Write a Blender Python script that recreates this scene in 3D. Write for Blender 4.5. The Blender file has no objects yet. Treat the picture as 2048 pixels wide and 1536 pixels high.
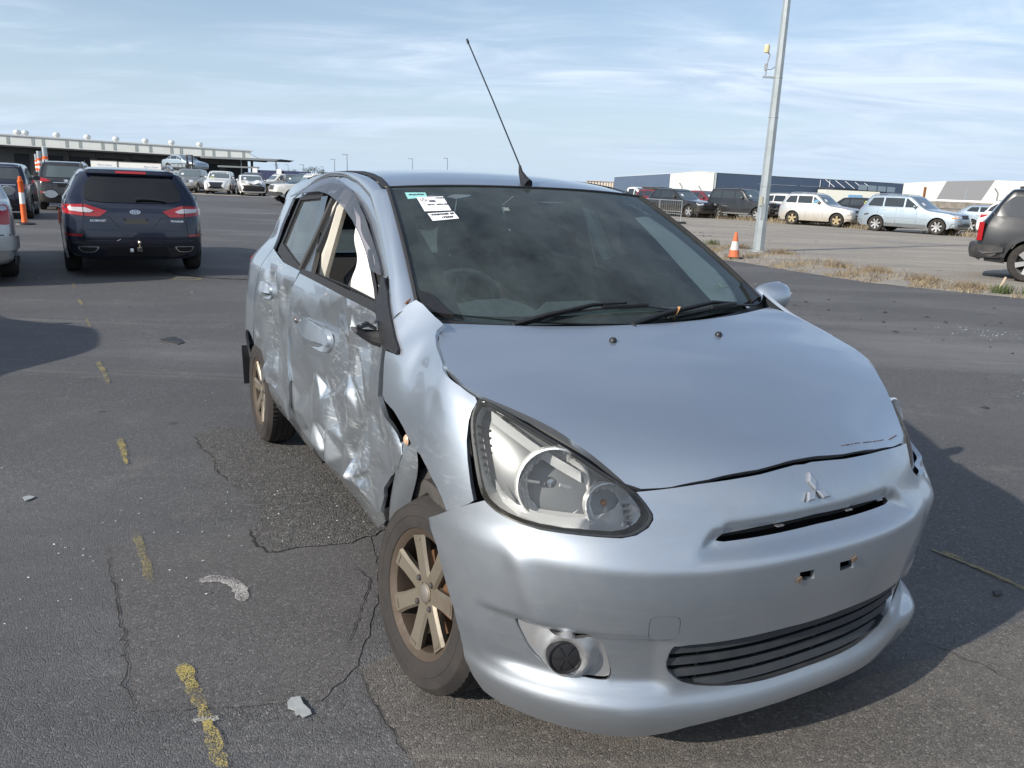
import bpy, bmesh, math, random
import numpy as np
from mathutils import Vector, Matrix
from mathutils.geometry import delaunay_2d_cdt
from mathutils.bvhtree import BVHTree
R = math.radians
random.seed(7); rng = np.random.default_rng(11)
scene = bpy.context.scene
COL = scene.collection

# ---------------------------------------------------------------- camera
CAM_H = 1.4428
cam_d = bpy.data.cameras.new("camera"); cam = bpy.data.objects.new("camera", cam_d); COL.objects.link(cam)
cam_d.sensor_width = 36.0; cam_d.lens = 1558.34/2048*36.0
cam_d.clip_start = 0.05; cam_d.clip_end = 6000
_p, _r = 0.2485, 0.0401
_f = Vector((0, math.cos(_p), -math.sin(_p))); _x = Vector((1, 0, 0)); _dn = Vector((0, -math.sin(_p), -math.cos(_p)))
_x2 = math.cos(_r)*_x - math.sin(_r)*_dn; _d2 = math.sin(_r)*_x + math.cos(_r)*_dn
M = Matrix((_x2, -_d2, -_f)).transposed().to_4x4(); M.translation = Vector((0, 0, CAM_H))
cam.matrix_world = M
scene.camera = cam

# ---------------------------------------------------------------- sun, sky, exposure
SUN_AZ_TRAVEL = R(38)      # ground direction in which the light travels
SUN_EL = R(27.5)
tosun = Vector((-math.cos(SUN_AZ_TRAVEL)*math.cos(SUN_EL), -math.sin(SUN_AZ_TRAVEL)*math.cos(SUN_EL), math.sin(SUN_EL)))
sd = bpy.data.lights.new("sun", 'SUN'); sd.energy = 4.2; sd.angle = R(0.6); sd.color = (1.0, 0.93, 0.84)
sun = bpy.data.objects.new("sun", sd); COL.objects.link(sun)
sun.rotation_euler = tosun.to_track_quat('Z', 'Y').to_euler()
world = bpy.data.worlds.new("World"); scene.world = world; world.use_nodes = True
wn = world.node_tree; wn.nodes.clear()
def _wnode(t, **k):
    n = wn.nodes.new(t)
    for a, b in k.items(): setattr(n, a, b)
    return n
sky = _wnode('ShaderNodeTexSky', sky_type='NISHITA', sun_disc=False, sun_elevation=SUN_EL,
             sun_rotation=math.atan2(tosun.x, tosun.y), altitude=0, air_density=1.0, dust_density=.6, ozone_density=2.0)
bg = _wnode('ShaderNodeBackground'); bg.inputs[1].default_value = 0.10
wo = _wnode('ShaderNodeOutputWorld'); wn.links.new(bg.outputs[0], wo.inputs[0])
# thin streaked cloud: noise over the cloud plane (direction divided by height above the horizon)
tc = _wnode('ShaderNodeTexCoord'); sep = _wnode('ShaderNodeSeparateXYZ'); wn.links.new(tc.outputs['Generated'], sep.inputs[0])
def wmath(op, a, b=None, clamp=False):
    n = _wnode('ShaderNodeMath', operation=op); n.use_clamp = clamp
    for i, v in enumerate((a, b)):
        if v is None: continue
        if isinstance(v, (int, float)): n.inputs[i].default_value = v
        else: wn.links.new(v, n.inputs[i])
    return n.outputs[0]
zc = wmath('ADD', wmath('MAXIMUM', sep.outputs[2], 0.0), 0.09)
px = wmath('DIVIDE', sep.outputs[0], zc); py = wmath('DIVIDE', sep.outputs[1], zc)
cmb = _wnode('ShaderNodeCombineXYZ'); wn.links.new(px, cmb.inputs[0]); wn.links.new(py, cmb.inputs[1])
mp = _wnode('ShaderNodeMapping'); wn.links.new(cmb.outputs[0], mp.inputs[0])
mp.inputs['Rotation'].default_value = (0, 0, R(12)); mp.inputs['Scale'].default_value = (0.42, 0.80, 1); mp.inputs['Location'].default_value = (3.1, 1.7, 0)
def wnoise(scale, detail, rough, dist, vec):
    n = _wnode('ShaderNodeTexNoise'); n.inputs['Scale'].default_value = scale; n.inputs['Detail'].default_value = detail
    n.inputs['Roughness'].default_value = rough; n.inputs['Distortion'].default_value = dist; wn.links.new(vec, n.inputs['Vector']); return n.outputs[0]
n1 = wnoise(0.42, 7, 0.54, 0.6, mp.outputs[0]); n2 = wnoise(1.9, 9, 0.60, 1.1, mp.outputs[0])
cl = wmath('ADD', wmath('MULTIPLY', n1, 0.80), wmath('MULTIPLY', n2, 0.20))
def wramp(v, stops):
    n = _wnode('ShaderNodeValToRGB'); e = n.color_ramp.elements
    for i, (p, c) in enumerate(stops):
        if i >= len(e): e.new(p)
        e[i].position = p; e[i].color = (*c, 1) if len(c) == 3 else c
    wn.links.new(v, n.inputs[0]); return n.outputs[0]
cm = wramp(cl, [(0.43, (0, 0, 0)), (0.50, (.40, .40, .40)), (0.57, (1, 1, 1))])
cov = wmath('ADD', wmath('MULTIPLY', cm, 0.80), 0.12, True)
ccol = wramp(n2, [(0.36, (3.9, 4.8, 6.6)), (0.62, (7.4, 8.2, 9.3))])
mixc = _wnode('ShaderNodeMix', data_type='RGBA'); wn.links.new(cov, mixc.inputs[0]); wn.links.new(sky.outputs[0], mixc.inputs[6]); wn.links.new(ccol, mixc.inputs[7])
# pale air near the horizon, the same all the way round
hzf = wramp(sep.outputs[2], [(0.0, (.96, .96, .96)), (0.06, (.72, .72, .72)), (0.16, (.30, .30, .30)), (0.35, (0, 0, 0))])
mixh = _wnode('ShaderNodeMix', data_type='RGBA'); wn.links.new(hzf, mixh.inputs[0]); wn.links.new(mixc.outputs[2], mixh.inputs[6]); mixh.inputs[7].default_value = (4.5, 5.6, 6.9, 1)
wn.links.new(mixh.outputs[2], bg.inputs[0])
scene.view_settings.view_transform = 'Standard'; scene.view_settings.look = 'None'
scene.view_settings.exposure = 0.42; scene.view_settings.gamma = 1.0
scene.render.engine = 'CYCLES'
scene.cycles.max_bounces = 8; scene.cycles.transparent_max_bounces = 16; scene.cycles.caustics_reflective = False; scene.cycles.caustics_refractive = False
# ---------------------------------------------------------------- materials
MATS = {}
class NT:
    "small helper over a material's node tree"
    def __init__(s, m): s.m = m; s.t = m.node_tree; s.n = s.t.nodes; s.l = s.t.links
    def new(s, typ, **k):
        n = s.n.new(typ)
        for a, b in k.items(): setattr(n, a, b)
        return n
    def put(s, v, inp):
        if isinstance(v, bpy.types.NodeSocket): s.l.new(v, inp)
        elif v is not None: inp.default_value = v
    def math(s, op, a, b=None, clamp=False):
        n = s.new('ShaderNodeMath', operation=op); n.use_clamp = clamp; s.put(a, n.inputs[0]); s.put(b, n.inputs[1]); return n.outputs[0]
    def noise(s, scale, detail=4, rough=.5, dist=0, vec=None, out=0):
        n = s.new('ShaderNodeTexNoise'); n.inputs['Scale'].default_value = scale; n.inputs['Detail'].default_value = detail
        n.inputs['Roughness'].default_value = rough; n.inputs['Distortion'].default_value = dist
        s.put(vec if vec is not None else s.obj(), n.inputs['Vector']); return n.outputs[out]
    def voro(s, scale, feature='F1', vec=None, out='Distance'):
        n = s.new('ShaderNodeTexVoronoi', feature=feature); n.inputs['Scale'].default_value = scale
        s.put(vec if vec is not None else s.obj(), n.inputs['Vector']); return n.outputs[out]
    def obj(s):
        if not hasattr(s, '_tc'): s._tc = s.new('ShaderNodeTexCoord')
        return s._tc.outputs['Object']
    def mapping(s, vec, scale=(1, 1, 1), rot=(0, 0, 0), loc=(0, 0, 0)):
        n = s.new('ShaderNodeMapping'); s.put(vec, n.inputs[0]); n.inputs['Scale'].default_value = scale; n.inputs['Rotation'].default_value = rot; n.inputs['Location'].default_value = loc; return n.outputs[0]
    def ramp(s, v, stops, interp='LINEAR'):
        n = s.new('ShaderNodeValToRGB'); n.color_ramp.interpolation = interp; e = n.color_ramp.elements
        for i, (p, c) in enumerate(stops):
            if i >= len(e): e.new(p)
            c = (c, c, c) if isinstance(c, (int, float)) else c
            e[i].position = p; e[i].color = (*c[:3], 1)
        s.put(v, n.inputs[0]); return n.outputs[0]
    def mix(s, f, a, b, blend='MIX'):
        n = s.new('ShaderNodeMix', data_type='RGBA', blend_type=blend); s.put(f, n.inputs[0])
        s.put((*a, 1) if isinstance(a, tuple) and len(a) == 3 else a, n.inputs[6]); s.put((*b, 1) if isinstance(b, tuple) and len(b) == 3 else b, n.inputs[7]); return n.outputs[2]
    def bump(s, h, strength=.3, dist=.01, normal=None):
        n = s.new('ShaderNodeBump'); n.inputs['Strength'].default_value = strength; n.inputs['Distance'].default_value = dist
        s.put(h, n.inputs['Height']); s.put(normal, n.inputs['Normal']); return n.outputs[0]
def new_mat(name):
    m = bpy.data.materials.new(name); m.use_nodes = True; m.node_tree.nodes.clear(); t = NT(m)
    o = t.new('ShaderNodeOutputMaterial'); p = t.new('ShaderNodeBsdfPrincipled'); t.l.new(p.outputs[0], o.inputs[0]); t.p = p; t.o = o
    MATS[name] = m
    return m, t
def mat(name, col, rough=.5, metal=0, coat=0, coat_rough=.05, spec=.5, noise=None, bump=None, dirt=None, alpha=None):
    "plain material with a little real-world unevenness"
    if name in MATS: return MATS[name]
    m, t = new_mat(name); p = t.p
    c = (*col, 1)
    if noise:
        sc, amt = noise
        f = t.noise(sc, 5, .6)
        c = t.mix(t.math('MULTIPLY', t.ramp(f, [(.3, 0.0), (.7, 1.0)]), 1.0), tuple(x*(1-amt) for x in col), tuple(min(1, x*(1+amt)) for x in col))
    if dirt:
        dc, amt, sc = dirt
        f = t.ramp(t.noise(sc, 6, .65), [(.42, 0.0), (.75, amt)])
        c = t.mix(f, c, (*dc, 1))
        r = t.math('ADD', t.math('MULTIPLY', f, .4), rough, True); t.put(r, p.inputs['Roughness'])
    else: p.inputs['Roughness'].default_value = rough
    t.put(c, p.inputs['Base Color']); p.inputs['Metallic'].default_value = metal
    p.inputs['Coat Weight'].default_value = coat; p.inputs['Coat Roughness'].default_value = coat_rough
    p.inputs['Specular IOR Level'].default_value = spec
    if bump:
        sc, st = bump
        t.put(t.bump(t.noise(sc, 4, .6), st, .004), p.inputs['Normal'])
    return m
def glass_mat(name, tint=(.72, .84, .80), dust=.06, dustcol=(.55, .55, .5), spec=1.0):
    m, t = new_mat(name); t.n.remove(t.p)
    tr = t.new('ShaderNodeBsdfTransparent'); tr.inputs[0].default_value = (*tint, 1)
    gl = t.new('ShaderNodeBsdfGlossy'); gl.inputs['Roughness'].default_value = .015; gl.inputs[0].default_value = (spec, spec, spec, 1)
    df = t.new('ShaderNodeBsdfDiffuse'); df.inputs[0].default_value = (*dustcol, 1)
    fr = t.new('ShaderNodeFresnel'); fr.inputs[0].default_value = 1.52
    m1 = t.new('ShaderNodeMixShader'); t.l.new(fr.outputs[0], m1.inputs[0]); t.l.new(tr.outputs[0], m1.inputs[1]); t.l.new(gl.outputs[0], m1.inputs[2])
    m2 = t.new('ShaderNodeMixShader'); t.l.new(m1.outputs[0], m2.inputs[1]); t.l.new(df.outputs[0], m2.inputs[2])
    f = t.ramp(t.noise(5, 8, .7), [(.35, dust*.5), (.7, dust*1.5)]); t.l.new(f, m2.inputs[0])
    t.l.new(m2.outputs[0], t.o.inputs[0]); return m

# ---------------------------------------------------------------- objects
def tag(o, label=None, cat=None, group=None, kind=None):
    if label: o['label'] = label
    if cat: o['category'] = cat
    if group: o['group'] = group
    if kind: o['kind'] = kind
    return o
def empty(name, loc=(0, 0, 0), rz=0, **k):
    o = bpy.data.objects.new(name, None); COL.objects.link(o); o.location = loc; o.rotation_euler = (0, 0, rz); o.empty_display_size = .2
    return tag(o, **k)
def link_mesh(name, me, m, parent=None):
    o = bpy.data.objects.new(name, me); COL.objects.link(o)
    if m is not None:
        for x in (m if isinstance(m, (list, tuple)) else [m]): me.materials.append(x)
    if parent: o.parent = parent
    return o
def smooth(me, ang=35):
    me.polygons.foreach_set('use_smooth', [True]*len(me.polygons)); me.set_sharp_from_angle(angle=R(ang))
def pydata(name, v, f, m, parent=None, ang=35, fm=None):
    me = bpy.data.meshes.new(name); me.from_pydata([tuple(map(float, x)) for x in v], [], f); me.update()
    if ang: smooth(me, ang)
    o = link_mesh(name, me, m, parent)
    if fm: me.polygons.foreach_set('material_index', fm)
    return o
def fix_normals(me):
    b = bmesh.new(); b.from_mesh(me); bmesh.ops.recalc_face_normals(b, faces=b.faces); b.to_mesh(me); b.free()
def copy_tree(o, parent=None):
    c = o.copy(); COL.objects.link(c)
    if parent: c.parent = parent
    for ch in o.children: copy_tree(ch, c)
    return c
class MB:
    "collects simple solids and links them as one mesh"
    def __init__(s): s.v = []; s.f = []; s.marks = []
    def add(s, v, f):
        n = len(s.v); s.marks.append((n, len(s.f))); s.v += [tuple(map(float, x)) for x in v]; s.f += [tuple(n+i for i in q) for q in f]; return s
    def box(s, c, size, rot=None, taper=1.0):
        x, y, z = [a/2 for a in size]
        v = [Vector((sx*x*(taper if sz > 0 else 1), sy*y*(taper if sz > 0 else 1), sz*z)) for sz in (-1, 1) for sy in (-1, 1) for sx in (-1, 1)]
        if rot is not None: v = [rot @ a for a in v]
        v = [a+Vector(c) for a in v]
        return s.add(v, [(0, 2, 3, 1), (4, 5, 7, 6), (0, 1, 5, 4), (2, 6, 7, 3), (0, 4, 6, 2), (1, 3, 7, 5)])
    def tube(s, pts, r, n=8, caps=True, up=None):
        pts = [Vector(p) for p in pts]; rs = r if isinstance(r, list) else [r]*len(pts)
        v = []; prev = None
        for i, p in enumerate(pts):
            d = (pts[min(i+1, len(pts)-1)]-pts[max(i-1, 0)]).normalized()
            a = prev if prev is not None else (Vector((0, 0, 1)) if abs(d.z) < .9 else Vector((1, 0, 0)))
            x = (a-d*a.dot(d)).normalized(); y = d.cross(x); prev = x
            rr = rs[i] if isinstance(rs[i], (tuple, list)) else (rs[i], rs[i])
            for k in range(n):
                t = 2*math.pi*k/n; v.append(p+x*math.cos(t)*rr[0]+y*math.sin(t)*rr[1])
        f = []
        for i in range(len(pts)-1):
            for k in range(n):
                f.append((i*n+k, i*n+(k+1) % n, (i+1)*n+(k+1) % n, (i+1)*n+k))
        if caps: f += [tuple(reversed(range(n))), tuple(range((len(pts)-1)*n, len(pts)*n))]
        return s.add(v, f)
    def lathe(s, prof, n=32, c=(0, 0, 0), axis='z', arc=None, closed=False):
        v = []; f = []
        a0, a1 = arc or (0, 2*math.pi); full = arc is None; m = n if full else n+1
        for i in range(m):
            t = a0+(a1-a0)*i/n
            for r, h in prof:
                x, y = r*math.cos(t), r*math.sin(t)
                q = (x, y, h) if axis == 'z' else ((x, h, y) if axis == 'y' else (h, x, y))
                v.append(Vector(q)+Vector(c))
        k = len(prof)
        for i in range(n):
            j = (i+1) % m
            for q in range(k-1 if not closed else k):
                f.append((i*k+q, j*k+q, j*k+(q+1) % k, i*k+(q+1) % k))
        return s.add(v, f)
    def prism(s, poly, fn0, fn1):
        "polygon list -> solid between two mappings"
        n = len(poly); v = [fn0(*p) for p in poly]+[fn1(*p) for p in poly]
        f = [tuple(range(n)), tuple(reversed(range(n, 2*n)))]+[(i, i+n, (i+1) % n+n, (i+1) % n) for i in range(n)]
        return s.add(v, f)
    def build_each(s, name, m, parent=None, ang=35):
        "one object per collected solid"
        out = []
        for v0, v1, f in s.parts_list():
            k = MB(); k.add(s.v[v0:v1], [tuple(i-v0 for i in q) for q in f]); out.append(k.build(name, m, parent, ang))
        return out
    def parts_list(s):
        r = []
        for i, (v0, f0) in enumerate(s.marks):
            v1, f1 = s.marks[i+1] if i+1 < len(s.marks) else (len(s.v), len(s.f)); r.append((v0, v1, s.f[f0:f1]))
        return r
    def build(s, name, m, parent=None, ang=35, fix=True):
        me = bpy.data.meshes.new(name); me.from_pydata(s.v, [], s.f); me.update()
        if fix: fix_normals(me)
        if ang: smooth(me, ang)
        return link_mesh(name, me, m, parent)

# ---------------------------------------------------------------- panels: filled 2D outlines mapped onto a surface
def inside(poly, P):
    x, y = P[:, 0], P[:, 1]; r = np.zeros(len(P), bool); q = np.asarray(poly); n = len(q)
    for i in range(n):
        x0, y0 = q[i]; x1, y1 = q[(i+1) % n]
        if y0 == y1: continue
        c = ((y0 > y) != (y1 > y)) & (x < (x1-x0)*(y-y0)/(y1-y0)+x0); r ^= c
    return r
def dist_to(poly, P):
    q = np.asarray(poly); d = np.full(len(P), 1e9)
    for i in range(len(q)):
        a = q[i]; b = q[(i+1) % len(q)]; ab = b-a; L = (ab*ab).sum()+1e-12
        t = np.clip(((P-a)@ab)/L, 0, 1); d = np.minimum(d, np.hypot(*(P-a-t[:, None]*ab).T))
    return d
def resample(poly, h, closed=True):
    q = [np.asarray(p, float) for p in poly]; out = []; n = len(q)
    for i in range(n if closed else n-1):
        a, b = q[i], q[(i+1) % n]; k = max(1, int(round(np.linalg.norm(b-a)/h)))
        out += [a+(b-a)*j/k for j in range(k)]
    if not closed: out.append(q[-1])
    return out
def rounded(poly, it=2, closed=True):
    "Chaikin corner cutting"
    q = [np.asarray(p, float) for p in poly]
    for _ in range(it):
        r = []; n = len(q)
        for i in range(n if closed else n-1):
            a, b = q[i], q[(i+1) % n]; r += [a*.75+b*.25, a*.25+b*.75]
        if not closed: r = [q[0]]+r+[q[-1]]
        q = r
    return q
def rcorner(poly, r):
    "blunt every corner by at most r"
    q = [np.asarray(p, float) for p in poly]; out = []; n = len(q)
    for i in range(n):
        a, b, c = q[i-1], q[i], q[(i+1) % n]; la, lc = np.linalg.norm(a-b), np.linalg.norm(c-b)
        if la < 1e-6 or lc < 1e-6: out.append(b); continue
        ka, kc = min(r, la*.35)/la, min(r, lc*.35)/lc; p0, p1 = b+(a-b)*ka, b+(c-b)*kc; out += [p0, p0*.25+p1*.25+b*.5, p1]
    return out
def fill2d(outer, holes=(), h=.02, lines=()):
    loops = [resample(outer, h)]+[resample(x, h) for x in holes]
    pts = []; edges = []; nb = []
    for L in loops:
        s0 = len(pts); pts += L; nb.append((s0, len(L))); edges += [(s0+i, s0+(i+1) % len(L)) for i in range(len(L))]
    for L in lines:
        L = resample(L, h, False); s0 = len(pts); pts += L; edges += [(s0+i, s0+i+1) for i in range(len(L)-1)]
    A = np.array(pts); lo, hi = A.min(0), A.max(0)
    gx = np.arange(lo[0], hi[0]+h, h); gy = np.arange(lo[1], hi[1]+h*.866, h*.866)
    G = np.array([(x+(h/2 if j % 2 else 0), y) for j, y in enumerate(gy) for x in gx])
    ok = inside(loops[0], G)
    for L in loops[1:]: ok &= ~inside(L, G)
    G = G[ok]
    if len(G):
        d = np.full(len(G), 1e9)
        for L in loops: d = np.minimum(d, dist_to(L, G))
        for L in lines: d = np.minimum(d, dist_to(list(L)+list(L)[::-1], G))
        G = G[d > h*.45]
    allp = pts+list(G)
    r = delaunay_2d_cdt([Vector((float(p[0]), float(p[1]))) for p in allp], edges, [], 0, 1e-6)
    V = np.array([tuple(v) for v in r[0]]); F = np.array([tuple(f) for f in r[2] if len(f) == 3])
    c = V[F].mean(1); ok = inside(loops[0], c)
    for L in loops[1:]: ok &= ~inside(L, c)
    return V, F[ok]
def tri_normals(P, F):
    n = np.cross(P[F[:, 1]]-P[F[:, 0]], P[F[:, 2]]-P[F[:, 0]]); N = np.zeros_like(P)
    for k in range(3): np.add.at(N, F[:, k], n)
    return N/(np.linalg.norm(N, axis=1)[:, None]+1e-12)
def surf_panel(name, outer, fmap, m, parent=None, holes=(), h=.02, disp=None, flange=.012, centre=(-1, 0, .6), lift=0, ang=40, lines=(), smooth_disp=2, back=False):
    """fill the outline, map it, push it in by disp (metres along the inward normal), fold its rim inwards by flange"""
    V, F = fill2d(outer, holes, h, lines)
    P = np.array([fmap(a, b) for a, b in V]); N = tri_normals(P, F)
    if ((P-np.array(centre))*N).sum(1).mean() < 0: F = F[:, ::-1]; N = -N
    if disp is not None:
        D = disp(V) if getattr(disp, '__name__', '').endswith('_field') else np.array([disp(a, b) for a, b in V]) if callable(disp) else node_field(disp, V)
        if smooth_disp:
            nb = [set() for _ in V]
            for a, b, c in F: nb[a] |= {b, c}; nb[b] |= {a, c}; nb[c] |= {a, b}
            for _ in range(smooth_disp):
                D = np.array([.5*D[i]+.5*np.mean(D[list(nb[i])]) if nb[i] else D[i] for i in range(len(D))])
        P = P-N*D[:, None]; N = tri_normals(P, F)
    if lift: P = P+N*lift
    verts = [tuple(p) for p in P]; faces = [tuple(int(i) for i in f) for f in F]
    if flange:
        cnt = {}
        for f in faces:
            for i in range(3): e = (f[i], f[(i+1) % 3]); cnt[e] = cnt.get(e, 0)+1
        bd = [e for e in cnt if (e[1], e[0]) not in cnt]; mp_ = {}
        for a, b in bd:
            for i in (a, b):
                if i not in mp_: mp_[i] = len(verts); verts.append(tuple(P[i]-N[i]*flange))
        faces += [(b, a, mp_[a], mp_[b]) for a, b in bd]
        if back: 
            base = len(verts); verts += [tuple(P[i]-N[i]*flange) for i in range(len(P))]
            faces += [(base+f[2], base+f[1], base+f[0]) for f in faces[:len(F)]]
    me = bpy.data.meshes.new(name); me.from_pydata([tuple(map(float, v)) for v in verts], [], faces); me.update(); smooth(me, ang)
    return link_mesh(name, me, m, parent)
def node_field(nodes, V):
    "piecewise linear depth over scattered nodes: the facets of crumpled sheet metal"
    Q = [Vector(n[:2]) for n in nodes]; r = delaunay_2d_cdt(Q, [], [], 0, 1e-6)
    T = [tuple(f) for f in r[2]]; val = {}
    for i, src in enumerate(r[3]): val[i] = nodes[src[0]][2] if src else 0
    P2 = np.array([tuple(v) for v in r[0]]); D = np.zeros(len(V)); done = np.zeros(len(V), bool)
    for a, b, c in T:
        A, B, C = P2[a], P2[b], P2[c]; den = (B[1]-C[1])*(A[0]-C[0])+(C[0]-B[0])*(A[1]-C[1])
        if abs(den) < 1e-12: continue
        w0 = ((B[1]-C[1])*(V[:, 0]-C[0])+(C[0]-B[0])*(V[:, 1]-C[1]))/den; w1 = ((C[1]-A[1])*(V[:, 0]-C[0])+(A[0]-C[0])*(V[:, 1]-C[1]))/den; w2 = 1-w0-w1
        ok = (w0 >= -1e-6) & (w1 >= -1e-6) & (w2 >= -1e-6) & ~done
        D[ok] = w0[ok]*val[a]+w1[ok]*val[b]+w2[ok]*val[c]; done |= ok
    if (~done).any():
        for i in np.where(~done)[0]:
            k = np.argmin(((P2-V[i])**2).sum(1)); D[i] = val[k]
    return D
def strip(name, A, B, m, parent=None, n=1, bulge=0, out=None, flange=0, ang=40, close=False):
    "ruled strip between two equally long 3D polylines, bulged outwards"
    A = [np.asarray(a, float) for a in A]; B = [np.asarray(b, float) for b in B]; v = []; f = []
    for a, b in zip(A, B):
        for k in range(n+1):
            t = k/n; p = a+(b-a)*t
            if bulge and out is not None: p = p+np.asarray(out)*bulge*4*t*(1-t)
            v.append(p)
    for i in range(len(A)-1):
        for k in range(n): q = i*(n+1)+k; f.append((q, q+1, q+n+2, q+n+1))
    return pydata(name, v, f, m, parent, ang)
def polyline(pts, n):
    "resample an open polyline to n points by length (numpy)"
    P = np.array([tuple(p) for p in pts], float); d = np.concatenate([[0], np.cumsum(np.linalg.norm(np.diff(P, axis=0), axis=1))]); t = np.linspace(0, d[-1], n)
    return np.stack([np.interp(t, d, P[:, k]) for k in range(P.shape[1])], 1)
def text_mesh(name, s, size, m, parent, mtx, extrude=.0004, font_shear=0, bold=0):
    cu = bpy.data.curves.new(name, 'FONT'); cu.body = s; cu.size = size; cu.extrude = extrude; cu.align_x = 'CENTER'; cu.align_y = 'CENTER'; cu.shear = font_shear; cu.offset = bold; cu.resolution_u = 2
    o = bpy.data.objects.new(name, cu); COL.objects.link(o); bpy.context.view_layer.update()
    me = bpy.data.meshes.new_from_object(o.evaluated_get(bpy.context.evaluated_depsgraph_get())); bpy.data.objects.remove(o); bpy.data.curves.remove(cu)
    me.name = name
    r = link_mesh(name, me, m, parent); r.matrix_local = mtx; return r
# ---------------------------------------------------------------- body surfaces of the silver hatchback (x forward, y left, z up; origin under the front axle)
def interp(x,xs,ys):
    xs=np.asarray(xs,float);ys=np.asarray(ys,float);x=np.clip(x,xs[0],xs[-1])
    h=np.diff(xs);d=np.diff(ys)/h;m=np.zeros(len(xs))
    m[0]=d[0];m[-1]=d[-1]
    for i in range(1,len(xs)-1):
        if d[i-1]*d[i]>0:
            w1=2*h[i]+h[i-1];w2=h[i]+2*h[i-1];m[i]=(w1+w2)/(w1/d[i-1]+w2/d[i])
    i=np.clip(np.searchsorted(xs,x)-1,0,len(xs)-2);t=(x-xs[i])/h[i]
    return (2*t**3-3*t*t+1)*ys[i]+(t**3-2*t*t+t)*h[i]*m[i]+(-2*t**3+3*t*t)*ys[i+1]+(t**3-t*t)*h[i]*m[i+1]
def lut(xs,ys,n=400):
    g=np.linspace(xs[0],xs[-1],n);v=[float(interp(a,xs,ys)) for a in g]
    return lambda x:float(np.interp(x,g,v))
XC=.02; NN=2.45
Xn=lut([.13,.16,.22,.30,.42,.55,.60,.615,.635,.66,.735,.80,.90,1.0,1.1],[.66,.68,.70,.685,.70,.714,.715,.711,.696,.676,.640,.588,.46,.2,.1])
ymax=lut([-3.05,-2.98,-2.9,-2.75,-2.5,-2.2,-1.2,-.4,.05],[.42,.57,.68,.79,.828,.832,.826,.828,.83])
tuckF=lut([.12,.16,.25,.38,.55,.70,.82,.92,1.0,1.06,1.12],[.09,.07,.04,.012,0,.006,.02,.05,.10,.15,.21])
tuckD=lut([.12,.16,.25,.38,.55,.70,.82,.9,.98,1.03,1.10,1.25,1.38,1.44,1.48,1.51],[.09,.07,.04,.012,0,.005,.015,.027,.042,.06,.09,.155,.217,.255,.327,.42])
gtap=lut([-2.9,-2.6,-2.2,-1.6,-.9,-.4,0],[.10,.06,.025,.008,.0,.006,.02])
def sstep(a,b,x):
    t=min(1,max(0,(x-a)/(b-a)));return t*t*(3-2*t)
def S(x,z):
    "half width of the body side"
    x=min(x,XC);k=sstep(-.42,-.08,x)
    g=sstep(.98,1.15,z)*gtap(x)
    v=ymax(x)-tuckD(z)-g
    if k>0: v=v*(1-k)+k*(ymax(x)-tuckF(z))
    return v
def wall_dist(P):
    x,y,z=P;y=abs(y)
    if x<=XC: return y-S(x,z)
    a=max(Xn(z)-XC,.05);b=S(XC,z)
    r=((x-XC)/a)**NN+(y/b)**NN
    return (r**(1/NN)-1)*min(a,b)
# arc parameter u: 0 at the nose, growing to the rear
_th=np.linspace(0,np.pi/2,400);_cx=np.cos(_th)**(2/NN)*(Xn(.55)-XC);_cy=np.sin(_th)**(2/NN)*.83
_us=np.concatenate([[0],np.cumsum(np.hypot(np.diff(_cx),np.diff(_cy)))]);U0=float(_us[-1])
def wall(u,z,side=-1):
    s=1 if u>=0 else -1
    v=abs(u)
    if v>=U0: x=XC-(v-U0);return np.array([x,side*s*S(x,z),z])
    th=float(np.interp(v,_us,_th))
    return np.array([XC+max(0,np.cos(th))**(2/NN)*(Xn(z)-XC),side*s*np.sin(th)**(2/NN)*S(XC,z),z])
def wall_u(P,side=-1):
    x,y,z=P;s=1 if y*side>=0 else -1
    if x<=XC: return s*(U0+XC-x)
    a=Xn(z)-XC;c=min(1,max(0,(x-XC)/a))**(NN/2);b=min(1,abs(y)/S(XC,z))**(NN/2)
    return s*float(np.interp(np.arctan2(b,c),_th,_us))
# bonnet
HC=lut([-.35,-.2,-.05,.03,.15,.3,.45,.55,.592,.62],[1.085,1.06,1.035,1.014,.985,.94,.882,.835,.80,.765])
HE=lut([-.35,-.15,-.09,.03,.13,.19,.28,.36,.45,.52,.56,.6],[.66,.69,.715,.745,.74,.72,.66,.605,.545,.50,.46,.44])   # half width
HZ=lut([-.35,-.15,-.09,.03,.13,.19,.28,.36,.45,.52,.56,.6],[1.06,1.033,1.012,.972,.947,.93,.908,.881,.832,.782,.752,.72])
def hood(x,y):
    e=HE(x);r=min(abs(y)/e,1.15)
    return HC(x)-(HC(x)-HZ(x))*r**2.4
def hood_dist(P): return P[2]-hood(P[0],P[1])
# windscreen, t=0 base, 1 header
def wsb(y): return np.array([-.095-.20*(y/.70)**2,y,1.043+.02*(y/.70)**2])
def wsh(y): return np.array([-.88-.045*(y/.58)**2,y,1.4365-.02*(abs(y)/.58)**2.5])
def ws(s,t):
    "s -1..1 across"
    b=wsb(.70*s);h=wsh(.575*s);P=b+(h-b)*t
    k=4*t*(1-t)*.016
    return P+np.array([.5*k,0,.86*k])
def ws_dist(P):
    x,y,z=P;t=.5
    for _ in range(4):
        s=max(-1.15,min(1.15,y/(.70+(.575-.70)*t)));b=wsb(.7*s);h=wsh(.575*s);t=max(-.2,min(1.2,(z-b[2])/(h[2]-b[2])))
    Q=ws(s,t);return (x-Q[0])*.5+(z-Q[2])*.86
def ws_st(P):
    x,y,z=P;t=.5
    for _ in range(6):
        s=y/(.70+(.575-.70)*t);Q=ws(s,t);t+=(z-Q[2])/.39
    return s,t
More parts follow.
